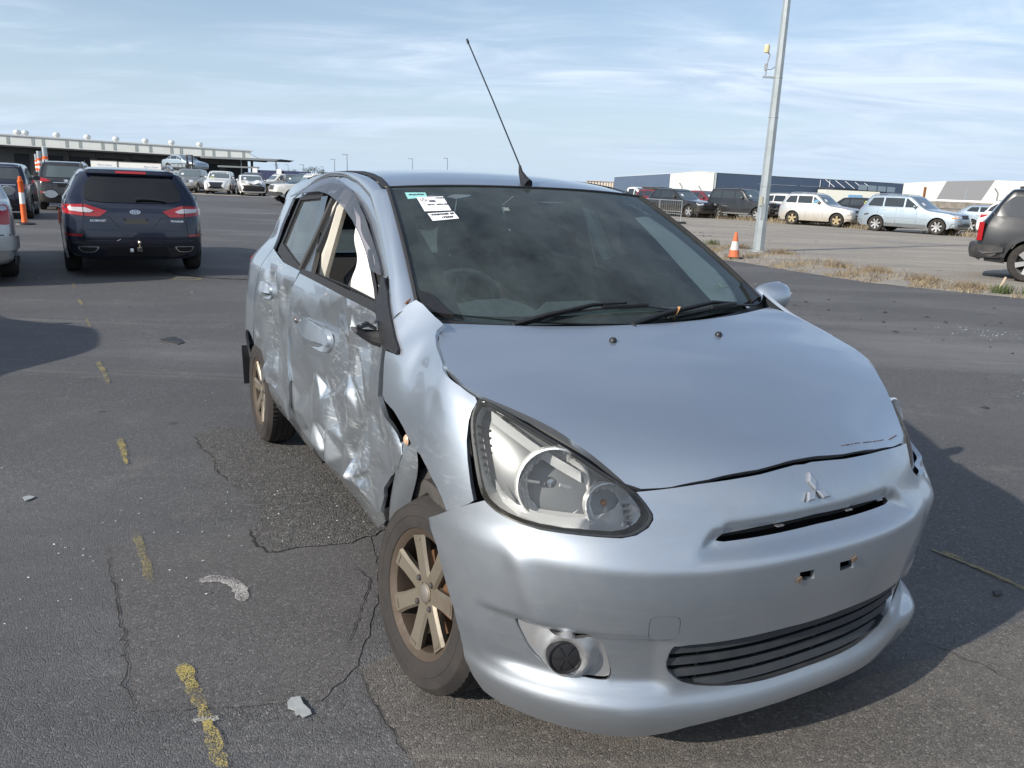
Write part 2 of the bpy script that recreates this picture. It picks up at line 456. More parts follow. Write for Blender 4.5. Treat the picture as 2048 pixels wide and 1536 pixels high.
RC=lut([-2.95,-2.7,-2.4,-1.9,-1.5,-1.2,-1.0,-.88],[1.36,1.42,1.462,1.497,1.504,1.492,1.466,1.4365])
RE=lut([-2.95,-2.7,-2.2,-1.5,-1.2,-.9],[.47,.50,.51,.515,.535,.575])
def roof(x,y): return RC(x)-.034*(abs(y)/.56)**2.3
# ---------------------------------------------------------------- shared materials
BLK = mat('black_trim', (.012, .012, .013), .5, noise=(30, .3))
BLKG = mat('black_gloss', (.006, .006, .007), .12, coat=.5)
SEAL = mat('black_rubber_seal', (.014, .014, .015), .62, bump=(120, .15))
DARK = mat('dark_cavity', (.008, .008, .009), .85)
GREYPL = mat('grey_grille_plastic', (.026, .030, .034), .5, dirt=((.07, .07, .068), .35, 18))
CHROME = mat('chrome', (.78, .79, .80), .08, 1.0)
SATIN = mat('satin_silver', (.52, .53, .54), .32, .8)
TYRE = mat('tyre_rubber', (.022, .020, .019), .78, dirt=((.055, .044, .036), .75, 9), bump=(90, .25))
ALLOY = mat('dusty_bronze_alloy', (.215, .19, .148), .42, .45, dirt=((.10, .072, .05), .75, 10))
BRAKE = mat('rusty_brake_metal', (.16, .085, .045), .7, .6, noise=(25, .5))
GLASS = glass_mat('windscreen_glass', (.80, .90, .86), .07, (.42, .52, .50), .72)
GLASS_S = glass_mat('side_glass', (.45, .55, .53), .10, (.30, .33, .33), 1.0)
LENS = glass_mat('clear_lens', (.90, .91, .90), .03, (.55, .52, .42), .9)
SMOKE = glass_mat('smoked_acrylic', (.30, .28, .32), .10, (.34, .33, .36), .9)
AMBER = mat('amber_bulb', (.34, .10, .02), .25)
RED = mat('red_lens', (.42, .012, .014), .15, coat=.6)
TRIM_IN = mat('interior_grey', (.07, .07, .07), .8, noise=(40, .2))
BEIGE = mat('interior_beige', (.50, .47, .40), .8, noise=(9, .1))
CLOTH = mat('white_airbag_cloth', (.80, .79, .76), .9, noise=(4, .06), bump=(60, .3))
SEAT = mat('seat_fabric', (.060, .062, .066), .9, bump=(200, .4))
WHITE = mat('label_paper', (.86, .86, .85), .6)
TEAL = mat('teal_sticker', (.30, .62, .58), .4)
INK = mat('ink', (.02, .02, .025), .6)
RUST = mat('rust', (.19, .075, .03), .9, noise=(60, .5))

# outlines in car space: (u,z) on the body side / front, (s,t) on the windscreen, xyz otherwise
TR={
"fender":[[1.5255,1.095],[1.4842,1.0804],[1.4447,1.0691],[1.4125,1.0627],[1.3858,1.0572],[1.3949,1.0407],[1.3832,1.0262],[1.3421,1.0065],[1.2184,0.9698],[1.0047,0.9448],[0.9244,0.9291],[0.9173,0.9211],[0.9442,0.8999],[0.9558,0.8775],[0.9616,0.8355],[0.9578,0.7915],[0.947,0.7366],[0.936,0.7024],[0.952,0.691],[1.0166,0.6581],[1.0434,0.6475],[1.0643,0.6723],[1.0966,0.6947],[1.1641,0.7262],[1.2114,0.7423],[1.2632,0.7436],[1.296,0.7503],[1.3302,0.7583],[1.3896,0.777],[1.4591,0.796],[1.5363,0.8074],[1.5579,0.8188],[1.563,0.8513],[1.5788,0.9118],[1.5847,0.9485],[1.5123,0.9491],[1.4973,0.9535],[1.5023,0.9656],[1.5435,0.9903],[1.6073,1.0362],[1.5962,1.0648],[1.5765,1.0897],[1.5581,1.1024]],
"frontdoor":[[1.6082,0.9455,0.0],[1.6142,0.8666,0.008],[1.6094,0.8016,0.012],[1.58,0.7809,0.012],[1.5321,0.7564,0.012],[1.4691,0.7466,0.014],[1.4252,0.7319,0.018],[1.3971,0.7133,0.02],[1.3916,0.6834,0.02],[1.4187,0.633,0.022],[1.5155,0.5709,0.03],[1.5801,0.5067,0.035],[1.5808,0.4759,0.035],[1.6179,0.4114,0.03],[1.6602,0.3904,0.03],[1.9206,0.373,0.04],[1.9865,0.3637,0.04],[2.1768,0.3224,0.045],[2.4131,0.2891,0.045],[2.5258,0.2653,0.045],[2.5657,0.311,0.04],[2.6666,0.3187,0.035],[2.7379,0.3447,0.03],[2.8207,0.3805,0.025],[2.8148,0.4376,0.02],[2.7598,0.5748,0.015],[2.7859,0.6528,0.01],[2.7936,0.7297,0.008],[2.8121,0.8152,0.005],[2.8188,0.8912,0],[2.8157,0.9484,0],[2.8043,0.9953,0],[2.78,1.0494,0],[2.6391,1.0487,0],[2.3739,1.047,0],[2.0975,1.0446,0],[1.9197,1.0438,0],[1.7493,1.0417,0],[1.6712,1.0108,0]],
"sill":[[1.6341,0.4074,0.035],[1.9338,0.3809,0.045],[2.4184,0.3025,0.05],[2.7025,0.3228,0.045],[2.833,0.3957,0.03],[3.0711,0.4305,0.02],[3.1844,0.4407,0.01],[3.3031,0.4587,0.005],[3.4821,0.2572,0.04],[3.1511,0.2362,0.05],[3.0276,0.1494,0.065],[2.6899,0.1498,0.075],[2.2839,0.1708,0.075],[1.926,0.1827,0.065],[1.7134,0.318,0.06]],
"reardoor_dent":[[3.402,1.0393,0],[3.2098,1.0346,0],[2.8118,1.0115,0],[3.0339,1.0007,0.0],[2.9776,0.9231,0.03],[3.2813,0.9178,0.035],[3.3857,0.9424,0],[3.3356,0.7484,0.05],[3.412,0.5816,0.03],[3.155,0.6321,0.05],[2.9876,0.807,0.03],[3.0555,0.8666,0.012],[2.836,0.6986,0.012],[2.8567,0.6023,0.02],[3.0808,0.5019,0.03],[2.9061,0.4489,0.02],[3.1945,0.4492,0.03],[3.1656,0.5331,0.015],[3.4822,0.8291,0.0],[3.5475,0.689,0],[3.429,0.7342,0.02],[3.3317,0.8497,0.03],[3.1368,0.7092,0.045],[2.7508,0.3987,0.0],[2.8411,0.4085,0],[3.1664,0.3949,0],[3.2901,0.4804,0.0]],
"frontdoor_dent":[[1.6082,0.9455,0.0],[1.6142,0.8666,0.008],[1.6094,0.8016,0.012],[1.58,0.7809,0.012],[1.5321,0.7564,0.012],[1.4691,0.7466,0.014],[1.4252,0.7319,0.018],[1.3971,0.7133,0.02],[1.3916,0.6834,0.02],[1.4187,0.633,0.022],[1.5155,0.5709,0.03],[1.5801,0.5067,0.035],[1.5808,0.4759,0.035],[1.6179,0.4114,0.03],[1.6602,0.3904,0.03],[1.9206,0.373,0.04],[1.9865,0.3637,0.04],[2.1768,0.3224,0.045],[2.4131,0.2891,0.045],[2.5258,0.2653,0.045],[2.5657,0.311,0.04],[2.6666,0.3187,0.035],[2.7379,0.3447,0.03],[2.8207,0.3805,0.025],[2.8148,0.4376,0.02],[2.7598,0.5748,0.015],[2.7859,0.6528,0.01],[2.7936,0.7297,0.008],[2.8121,0.8152,0.005],[2.8188,0.8912,0],[2.8157,0.9484,0],[2.8043,0.9953,0],[2.78,1.0494,0],[2.6391,1.0487,0],[2.3739,1.047,0],[2.0975,1.0446,0],[1.9197,1.0438,0],[1.7493,1.0417,0],[1.6712,1.0108,0],[2.7521,1.0441,0],[2.5949,1.0376,0],[2.317,1.0334,0],[2.0788,1.0401,0],[1.9141,1.0397,0.0],[1.7458,1.0391,0.0],[1.6724,0.9947,0.01],[2.2618,0.9845,0.012],[2.3857,0.9857,0.006],[2.2054,0.9701,0.03],[2.0391,1.0143,0.002],[1.9937,1.0107,0.006],[1.9869,0.9478,0.01],[2.178,0.9258,0.045],[2.0008,0.9702,0.04],[1.8237,1.0003,0.018],[1.9471,0.9306,0.045],[1.9078,0.9016,0.02],[2.0892,0.8861,0.055],[1.7726,0.9273,0.03],[2.4505,0.897,0.008],[2.6542,0.9475,0.0],[2.7536,0.8903,0.0],[2.7571,0.8029,0.004],[2.6714,0.8771,0.014],[2.3434,0.8944,0.03],[2.2781,0.8759,0.05],[2.5615,0.7428,0.02],[2.3855,0.7677,0.035],[2.2177,0.8112,0.045],[1.8415,0.8405,0.045],[1.8182,0.8476,0.018],[1.9008,0.7857,0.022],[1.9955,0.7085,0.03],[2.0498,0.7902,0.055],[1.9635,0.7378,0.055],[2.3356,0.7016,0.045],[2.2386,0.6412,0.048],[2.3496,0.6526,0.06],[2.431,0.6973,0.03],[2.6771,0.6199,0.03],[2.6951,0.6832,0.012],[2.5871,0.5519,0.05],[2.3453,0.5952,0.03],[2.705,0.5232,0.035],[1.7019,0.7727,0.016],[1.7698,0.7116,0.03],[1.8924,0.6273,0.07],[1.9325,0.655,0.06],[2.0026,0.5901,0.05],[1.6905,0.6701,0.03],[1.7142,0.7263,0.035],[1.6286,0.8315,0.012],[1.6368,0.8926,0.01],[2.7458,0.4502,0.012],[2.6713,0.4471,0.02],[2.457,0.4853,0.024],[2.2316,0.5139,0.022],[2.1352,0.5098,0.034],[2.0732,0.5016,0.05],[2.1499,0.5562,0.055],[2.6548,0.3748,0.05],[2.4963,0.3954,0.055],[2.6502,0.401,0.035],[2.4029,0.356,0.025],[2.3769,0.3601,0.06],[2.1139,0.428,0.055],[2.0041,0.4819,0.075],[1.6867,0.5923,0.028],[1.7235,0.5334,0.028],[1.818,0.473,0.03],[1.9362,0.4109,0.02],[2.0364,0.4041,0.06],[1.8131,0.4571,0.05],[1.6819,0.4718,0.035],[1.743,0.5441,0.055],[1.6378,0.4456,0.03],[1.8142,0.4186,0.02],[1.6259,0.5512,0.045],[1.5414,0.6474,0.03],[1.3981,0.7034,0.012],[1.453,0.7275,0.01],[1.5263,0.7332,0.012],[1.6211,0.6699,0.04],[1.518,0.4644,0.0],[1.9681,0.4099,0.0],[2.2171,0.3777,0.0],[2.4711,0.39,0.0],[1.4301,0.6392,0.015],[1.6237,0.612,0.035]],
"fender_dent":[[1.3773,1.0572,0],[1.3458,1.0085,0],[1.2156,0.9713,0],[0.9247,0.9281,0],[0.9575,0.8361,0],[0.9396,0.7027,0],[1.0432,0.6512,0.0],[1.0967,0.696,0.0],[1.2348,0.7342,0.008],[1.3707,0.7393,0.02],[1.4958,0.7795,0.02],[1.5806,0.7992,0.015],[1.5908,0.8875,0.005],[1.5838,0.9472,0.0],[1.5048,0.9651,0],[1.5486,1.1007,0],[1.5168,1.086,0],[1.5324,1.0476,0.0],[1.5132,1.0068,0.006],[1.4265,1.0077,0.0],[1.4089,0.982,0.016],[1.4073,0.9324,0.03],[1.4556,0.9453,0.008],[1.4667,0.8847,0.012],[1.3766,0.8621,0.022],[1.287,0.899,0.01],[1.2447,0.9361,0.004],[1.2083,0.8866,0.018],[1.224,0.8454,0.012],[1.0419,0.8562,0.0],[1.0462,0.7967,0.0],[1.2043,0.7838,0.006],[1.0297,0.728,0],[1.4698,1.0427,0.0],[1.4361,1.048,0]],
"bump_arch":[[1.1457,0.5916],[1.0881,0.5404],[1.0502,0.4573],[1.0169,0.3834],[1.004,0.3153],[1.0087,0.2288],[0.9857,0.1892]],
"bump_side":[[0.8991,0.7114],[0.9484,0.6908],[1.0166,0.6593]],
"lamp_low":[[0.8991,0.7114],[0.8864,0.7037],[0.8665,0.6942],[0.836,0.6858],[0.7949,0.6792],[0.7435,0.6747],[0.7052,0.6747],[0.6573,0.6748],[0.6104,0.6744],[0.551,0.6742],[0.5149,0.6813],[0.4844,0.6973],[0.4703,0.7141],[0.4695,0.7267],[0.4807,0.7469],[0.4968,0.7675]],
"lamp_up":[[0.9163,0.9249],[0.8812,0.9263],[0.8043,0.9084],[0.7516,0.8901],[0.6988,0.8705],[0.6492,0.8503],[0.6047,0.8276],[0.5615,0.8031],[0.5195,0.7809],[0.4968,0.7675]],
"lamp_rear":[[0.9163,0.9249],[0.9399,0.9025],[0.9472,0.8797],[0.9435,0.8481],[0.9344,0.8058],[0.9251,0.762],[0.9122,0.7259],[0.8991,0.7114]],
"gap_low":[[0.4984,0.7704],[0.3316,0.7805],[0.1528,0.7854],[0.0838,0.7897],[0.0295,0.7923],[-0.0001,0.7913]],
"grille":[[0.0463,0.4082],[0.1122,0.4113],[0.2967,0.4096],[0.4172,0.4108],[0.4273,0.3938],[0.4324,0.349],[0.4199,0.321],[0.376,0.2925],[0.291,0.2765],[0.179,0.267],[0.0455,0.2669],[0.0077,0.2682]],
"slot":[[-0.0021,0.6823],[0.0537,0.6814],[0.1858,0.68],[0.2953,0.6753],[0.3143,0.6645],[0.2911,0.6616],[0.1284,0.6623],[0.0041,0.6635]],
"brow":[[-0.0048,0.6911],[0.1837,0.6885],[0.302,0.6811],[0.3325,0.6608],[0.3694,0.635]],
"fog":[[0.8227,0.4302],[0.786,0.4248],[0.7308,0.4259],[0.6877,0.4258],[0.6364,0.4263],[0.605,0.4147],[0.5895,0.3975],[0.5758,0.3601],[0.5651,0.3159],[0.5734,0.2978],[0.6083,0.2959],[0.6613,0.3008],[0.7152,0.3083],[0.7635,0.3264],[0.7861,0.3525],[0.802,0.3818],[0.8173,0.409]],
"tow":[[0.4871,0.4927],[0.4616,0.4964],[0.4255,0.495],[0.4142,0.4846],[0.414,0.4421],[0.4222,0.4298],[0.4528,0.4285],[0.482,0.4307],[0.4893,0.4422],[0.4903,0.4802]],
"hole1":[[0.0999,0.5677],[0.0512,0.5659],[0.0454,0.5401],[0.0949,0.5437]],
"hole2":[[-0.039,0.5661],[-0.0881,0.5652],[-0.0971,0.5392],[-0.0452,0.5411]],
"crease":[[1.1546,0.5909],[0.8572,0.6339],[0.6678,0.6338],[0.4849,0.6319],[0.2514,0.6216],[0.0397,0.605]],
"badge":[[-0.0012,0.7368],[0.0107,0.7803],[0.0229,0.7641],[0.0498,0.7136],[-0.0476,0.7105]],
"seam":[[1.6968,1.0899],[1.7383,1.1295],[1.7801,1.153],[1.8956,1.2172],[2.0706,1.3006],[2.2776,1.381],[2.5244,1.429],[2.8192,1.4551],[3.0797,1.4578],[3.2738,1.4223],[3.4802,1.3669],[3.5395,1.3402]],
"visor":[[3.5179,1.3383],[3.2733,1.3625],[2.968,1.3776],[2.7977,1.3693],[2.6169,1.3483],[2.4573,1.323],[2.2951,1.2877],[2.1476,1.2411],[2.0305,1.1966],[1.9277,1.1495],[1.8557,1.1443],[1.8064,1.1435],[1.8387,1.1625],[1.9932,1.234],[2.1598,1.3044],[2.3396,1.3584],[2.5359,1.4009],[2.76,1.4317],[2.9838,1.4422],[3.1689,1.4144],[3.3893,1.3618]],
"door_open":[[2.9092,1.3704],[2.7899,1.3653],[2.6102,1.3445],[2.4515,1.3194],[2.29,1.2843],[2.1476,1.2411],[1.9904,1.1782],[1.8622,1.1257],[1.7685,1.0736],[1.7607,1.0574],[1.9409,1.0592],[2.1143,1.0564],[2.3892,1.0566],[2.6133,1.0578],[2.7626,1.2079]],
"bpillar":[[2.9762,1.3685],[2.8767,1.3713],[2.7395,1.2096],[2.6281,1.052],[2.7652,1.0511],[2.8499,1.2125]],
"rearglass":[[3.3738,1.3452],[2.9762,1.3685],[2.8499,1.2125],[2.7753,1.0563],[2.9063,1.0705],[3.1477,1.0992],[3.364,1.126]],
"mirror_tri":[[1.8097,1.1384],[1.7849,1.1413],[1.6957,1.0993],[1.5435,0.9903],[1.5023,0.9656],[1.5,0.953],[1.5161,0.9499],[1.5936,0.9574],[1.6712,1.0108],[1.7318,1.0397]],
"belt":[[2.78,1.0494],[2.6391,1.0487],[2.3739,1.047],[2.0975,1.0446],[1.9197,1.0438],[1.7493,1.0417]],
"belt_top":[[2.7639,1.0597],[2.6295,1.0621],[2.397,1.0614],[2.1186,1.0594],[1.9449,1.062],[1.7661,1.0613]],
"ws_edge":[[-0.9677,0.0587],[-0.9756,0.1296],[-0.9763,0.2113],[-0.9827,0.465],[-0.9853,0.771],[-0.9797,1.0028]],
"ws_clear":[[-0.8758,0.9405],[-0.2754,0.9201],[0.2955,0.9154],[0.7971,0.9074],[0.8509,0.8613],[0.8934,0.6265],[0.8917,0.4061],[0.8912,0.2372],[0.8437,0.1051],[0.8101,0.0512],[0.751,0.0296],[0.6531,0.0189],[0.0833,0.0605],[-0.4487,0.0352],[-0.7906,0.0139],[-0.8576,0.0213],[-0.8978,0.0915],[-0.9086,0.3559],[-0.9069,0.5484]],
"ditch_in":[[-1.0074,-0.53,1.431],[-1.0818,-0.53,1.4632],[-1.2086,-0.53,1.4853],[-1.338,-0.53,1.4951]],
"ditch_out":[[-1.0204,-0.555,1.4244],[-1.067,-0.555,1.4328],[-1.1637,-0.555,1.4559],[-1.2986,-0.555,1.4842],[-1.4588,-0.555,1.4943]],
"label1":[[-0.8393,0.8867],[-0.6723,0.8939],[-0.6683,0.7596],[-0.8265,0.7499]],
"label2":[[-0.8151,0.7315],[-0.659,0.7483],[-0.6481,0.6885],[-0.804,0.6646]],
"label3":[[-0.8974,0.9416],[-0.7698,0.9367],[-0.7707,0.8901],[-0.8939,0.8731]],
"mark":[[0.7224,0.1024],[0.787,0.0409]],
"airbag":[[-1.3428,-0.6,1.321],[-1.2595,-0.6,1.301],[-1.0922,-0.6,1.1798],[-0.943,-0.6,0.9942],[-1.1619,-0.6,0.9903],[-1.3136,-0.6,1.0049],[-1.2911,-0.6,1.203]],
"stalk":[[-0.1323,-0.86,1.0692],[-0.2641,-0.86,1.0656],[-0.3769,-0.86,1.0124],[-0.3372,-0.86,1.0043],[-0.1326,-0.86,1.0066]],
"handleF":[[2.6603,0.852],[2.527,0.8745],[2.2988,0.8882],[2.2362,0.8804],[2.2431,0.8527],[2.4116,0.7967],[2.5576,0.7866],[2.6335,0.8081]],
"lock":[[2.6735,0.8604]],
"handleR":[[3.4709,0.917],[3.4307,0.9345],[3.314,0.9267],[3.2707,0.8958],[3.2932,0.8561],[3.3836,0.8632]],
"nozzles":[[0.0377,-0.211,1.01],[0.0477,0.1887,1.0081]],
"wiper1":[[-0.6403,-0.0347],[-0.456,0.0183],[-0.1639,0.0704],[-0.0576,0.0674]],
"wiper1b":[[-0.4533,0.035],[-0.1933,0.0651],[0.0521,0.0593],[0.2453,0.0241]],
"wiper2":[[-0.0974,-0.0216],[0.1338,0.0101],[0.4789,0.0286],[0.6913,0.0089]],
}
# places in the yard, metres (x right, y away from the camera)
GP={
"patch_coarse":[[-1.79,4.194],[-1.766,4.29],[-1.694,4.387],[-1.606,4.33],[-1.514,4.362],[-1.359,4.194],[-1.299,4.184],[-0.869,4.022],[0.203,3.468],[0.187,3.033],[-0.538,3.064],[-0.552,3.003],[-0.637,2.929],[-0.789,2.879],[-0.895,2.83],[-0.952,2.821],[-1.003,2.869],[-1.057,2.976],[-1.048,3.025],[-1.083,3.167],[-1.218,3.381],[-1.364,3.544],[-1.477,3.682],[-1.56,3.859],[-1.682,4.006]],
"patch_smooth":[[-1.578,2.804],[-1.427,2.863],[-1.192,2.93],[-1.05,2.967],[-0.993,2.857],[-0.889,2.809],[-0.632,2.903],[-0.556,2.989],[-0.45,2.561],[-0.432,2.103],[-0.512,1.93],[-0.804,1.872],[-0.961,1.85],[-1.018,1.859],[-1.124,2.057],[-1.297,2.358],[-1.449,2.591]],
"patch_brown":[[-0.433,2.078],[-0.322,2.191],[-0.002,2.132],[0.57,1.909],[1.074,2.102],[1.566,2.351],[1.878,2.531],[2.384,2.379],[1.653,1.516],[-0.175,1.427],[-0.217,1.678],[-0.293,1.816],[-0.37,1.95]],
"road_seam":[[1.821,3.084],[1.939,2.914],[2.025,2.766]],
"cracks":[[[-0.594,2.75],[-0.543,2.682],[-0.498,2.62],[-0.492,2.522],[-0.487,2.413],[-0.491,2.3],[-0.49,2.174]],[[-1.573,2.809],[-1.446,2.591],[-1.316,2.383],[-1.201,2.185],[-1.122,2.052],[-1.082,1.962],[-1.02,1.863]],[[-0.433,2.078],[-0.37,1.95],[-0.29,1.812],[-0.214,1.671]],[[-1.79,4.194],[-1.67,3.991],[-1.552,3.845],[-1.467,3.669],[-1.35,3.525]],[[-1.073,3.004],[-1.042,2.93],[-0.997,2.861],[-0.946,2.817],[-0.889,2.822]],[[1.409,2.376],[1.462,2.315],[1.512,2.267],[1.582,2.18],[1.621,2.122]],[[2.003,2.919],[2.073,2.842]],[[-5.351,11.878],[-5.012,11.443],[-4.362,11.094],[-3.667,11.15]]],
"yellow":[[[-0.984,2.053],[-0.944,2.076],[-0.871,1.964],[-0.826,1.899],[-0.759,1.798],[-0.666,1.653],[-0.706,1.644],[-0.771,1.753],[-0.839,1.866],[-0.913,1.959]],[[-1.546,2.95],[-1.519,2.962],[-1.403,2.781],[-1.266,2.561],[-1.292,2.537],[-1.397,2.714]],[[-2.164,4.057],[-2.135,4.087],[-1.919,3.704],[-1.938,3.687],[-2.051,3.879]],[[-3.204,5.803],[-3.186,5.842],[-3.023,5.616],[-2.79,5.231],[-2.805,5.2],[-2.986,5.495]],[[-4.973,8.75],[-4.977,8.83],[-4.717,8.436],[-4.728,8.396]],[[-4.234,7.564],[-4.236,7.623],[-3.981,7.227],[-3.985,7.172]],[[-5.782,10.086],[-5.769,10.144],[-5.456,9.625],[-5.488,9.615]]],
"ring":[[-4.842,10.804],[-4.719,11.093],[-4.487,11.05],[-4.415,10.832],[-4.646,10.753],[-4.942,10.952],[-5.087,10.963]],
"yellow_right":[[1.853,3.063],[1.881,3.075],[2.001,2.816],[2.025,2.766],[2.01,2.742],[1.956,2.84]],
"chalk":[[-1.109,2.559],[-1.078,2.584],[-1.027,2.584],[-0.976,2.555],[-0.938,2.507],[-0.906,2.434]],
"chalk2":[[-0.828,1.81],[-0.811,1.82],[-0.786,1.825],[-0.758,1.823]],
"scratch":[[[-3.82,6.484],[-3.727,6.547]],[[-3.552,6.584],[-3.406,6.728]],[[-3.377,6.804],[-3.201,6.89]],[[-4.001,8.824],[-3.658,8.685]]],
"piece":[[-0.598,1.907],[-0.592,1.925],[-0.569,1.931],[-0.551,1.901],[-0.526,1.877],[-0.518,1.862],[-0.538,1.846],[-0.549,1.858],[-0.559,1.853],[-0.568,1.874],[-0.588,1.881]],
"piece2":[[-2.172,3.241],[-2.156,3.26],[-2.124,3.252],[-2.124,3.229],[-2.137,3.199]],
"piece3":[[-3.106,6.699],[-3.083,6.796],[-3.023,6.832],[-2.886,6.677],[-2.903,6.584],[-2.988,6.611]],
"piece4":[[1.875,2.72],[1.914,2.73],[1.899,2.699],[1.867,2.689]],
"piece5":[],
"dust":[[[4.603,16.215],[5.259,14.545],[5.57,13.043],[6.267,11.942],[7.259,10.543]],[[3.596,9.1],[3.846,8.577],[3.946,7.848],[3.975,6.945],[3.947,5.829]],[[4.012,11.839],[4.917,11.455],[5.874,10.492],[6.318,9.118]],[[-9.511,17.941],[-8.939,19.998],[-7.557,21.489]],[[-5.423,8.623],[-4.41,9.338],[-3.339,9.215]]],
"edge":[[4.88,21.436],[4.588,18.28],[5.081,17.162],[5.641,15.641],[6.453,14.097],[7.364,13.275],[8.2,12.606]],
"verge":[[5.486,25.261],[5.852,24.111],[6.616,22.523],[7.352,21.323],[7.921,19.361],[8.091,17.066],[8.147,14.737],[8.666,13.348]],
"cone":[5.076,18.498],
"pole":[6.455,21.212],
"bollard":[-12.679,20.307],
"pole_top":[6.505,21.212,6.197],
"pole_marks":[[6.225,21.212,4.376],[6.027,21.212,5.079],[6.431,21.212,3.416],[6.416,21.212,4.383],[6.445,21.212,1.667]],
"fence_panel":[[6.464,43.0,0.989],[6.732,42.5,1.008],[7.727,38.5,1.112],[7.953,38.5,-0.033],[6.817,42.5,-0.028]],
"wt":[[-89.996,140.0,6.551],[-51.368,154.0,5.89]],
"wb":[[-90.21,140.0,4.807],[-51.424,154.0,4.607]],
"vents":[[-88.07,140.779,6.591],[-86.926,141.239,6.558],[-82.428,143.01,6.515],[-77.852,144.759,6.401],[-73.496,146.374,6.394],[-68.887,148.038,6.349],[-64.669,149.525,6.228],[-60.033,151.119,6.188]],
"ribs":[[-89.068,140.496,4.125],[-85.572,141.877,4.32],[-84.114,142.443,4.401],[-80.69,143.753,4.59],[-78.713,144.497,4.698],[-75.366,145.736,4.881],[-73.521,146.409,4.981],[-70.171,147.613,5.162],[-67.97,148.392,5.281],[-64.62,149.561,5.461],[-63.078,150.092,5.543],[-59.537,151.296,5.732],[-57.743,151.898,5.827],[-55.184,152.747,5.962],[-52.703,153.562,6.093]],
"doors":[[[-80.551,143.904,2.028],[-77.555,145.02,2.173]],[[-76.341,145.466,2.231],[-72.338,146.916,2.423]],[[-71.166,147.335,2.479],[-67.045,148.785,2.676]],[[-66.001,149.147,2.725],[-62.997,150.179,2.868]],[[-62.178,150.458,2.907],[-56.937,152.215,3.155]],[[-55.754,152.606,3.21],[-51.994,153.833,3.387]],[[-88.512,140.837,1.641],[-86.381,141.673,1.745]],[[-84.582,142.371,1.833],[-81.439,143.57,1.985]]],
"boxes":[[-48.029,90.0,2.384],[-45.128,90.0,2.335],[-44.903,90.0,2.343],[-40.179,90.0,1.988],[-48.151,90.0,1.085]],
"bA":[[60.634,520.0,9.704],[69.547,375.0,9.86],[76.484,350.0,10.584],[79.481,330.0,9.854],[182.752,385.0,9.683]],
"bB":[[156.58,330.0,8.899],[170.282,322.0,10.073],[185.259,315.0,10.988],[193.877,312.0,11.021],[205.132,308.0,10.695]],
"Bslant":[[169.506,325.0,4.103],[184.099,317.0,4.77]],
"silos":[[100.164,1200.0,13.924],[104.623,1200.0,14.097],[109.081,1200.0,14.27],[113.54,1200.0,14.443],[117.998,1200.0,14.616],[122.504,1200.0,14.071],[127.061,1200.0,12.805],[130.777,1200.0,12.95],[134.543,1200.0,12.375],[138.106,1200.0,14.677]],
"navyfence":[[-39.177,118.0,2.326],[-38.519,118.0,2.281],[-35.658,118.0,2.321],[-30.675,118.0,2.231],[-38.554,118.0,1.43]],
"canopy":[[-50.286,150.0,4.25],[-44.712,150.0,4.197],[-45.457,150.0,4.168],[-46.607,150.0,3.228]],
"poles_far":[[-59.92,260.0,7.514],[-47.28,220.0,7.888],[-34.829,260.0,8.637],[-23.59,260.0,9.225],[-78.346,260.0,5.098],[-69.951,260.0,5.422],[-86.487,300.0,5.811],[-73.467,300.0,5.598]],
"trees":[[-87.279,300.0,4.346],[-43.543,170.0,3.215],[-42.078,170.0,2.661]],
"cols":[[-46.011,78.0,3.342],[-57.932,97.0,3.317],[-72.691,121.0,3.333],[-92.347,153.0,3.36],[-117.509,194.0,3.395]],
"wall":[[30.195,60.0,1.819],[29.727,52.0,1.75],[29.797,52.0,1.375]],
"fposts":[[15.096,75.0,2.341],[16.885,75.0,2.14],[31.107,62.0,2.612],[34.363,58.0,2.637],[34.314,62.0,2.513]],
"office":[[132.495,345.0,6.368],[161.862,360.0,5.551],[144.044,345.0,7.853],[167.138,360.0,7.49],[113.856,300.0,4.77],[133.987,300.0,4.65]],
}
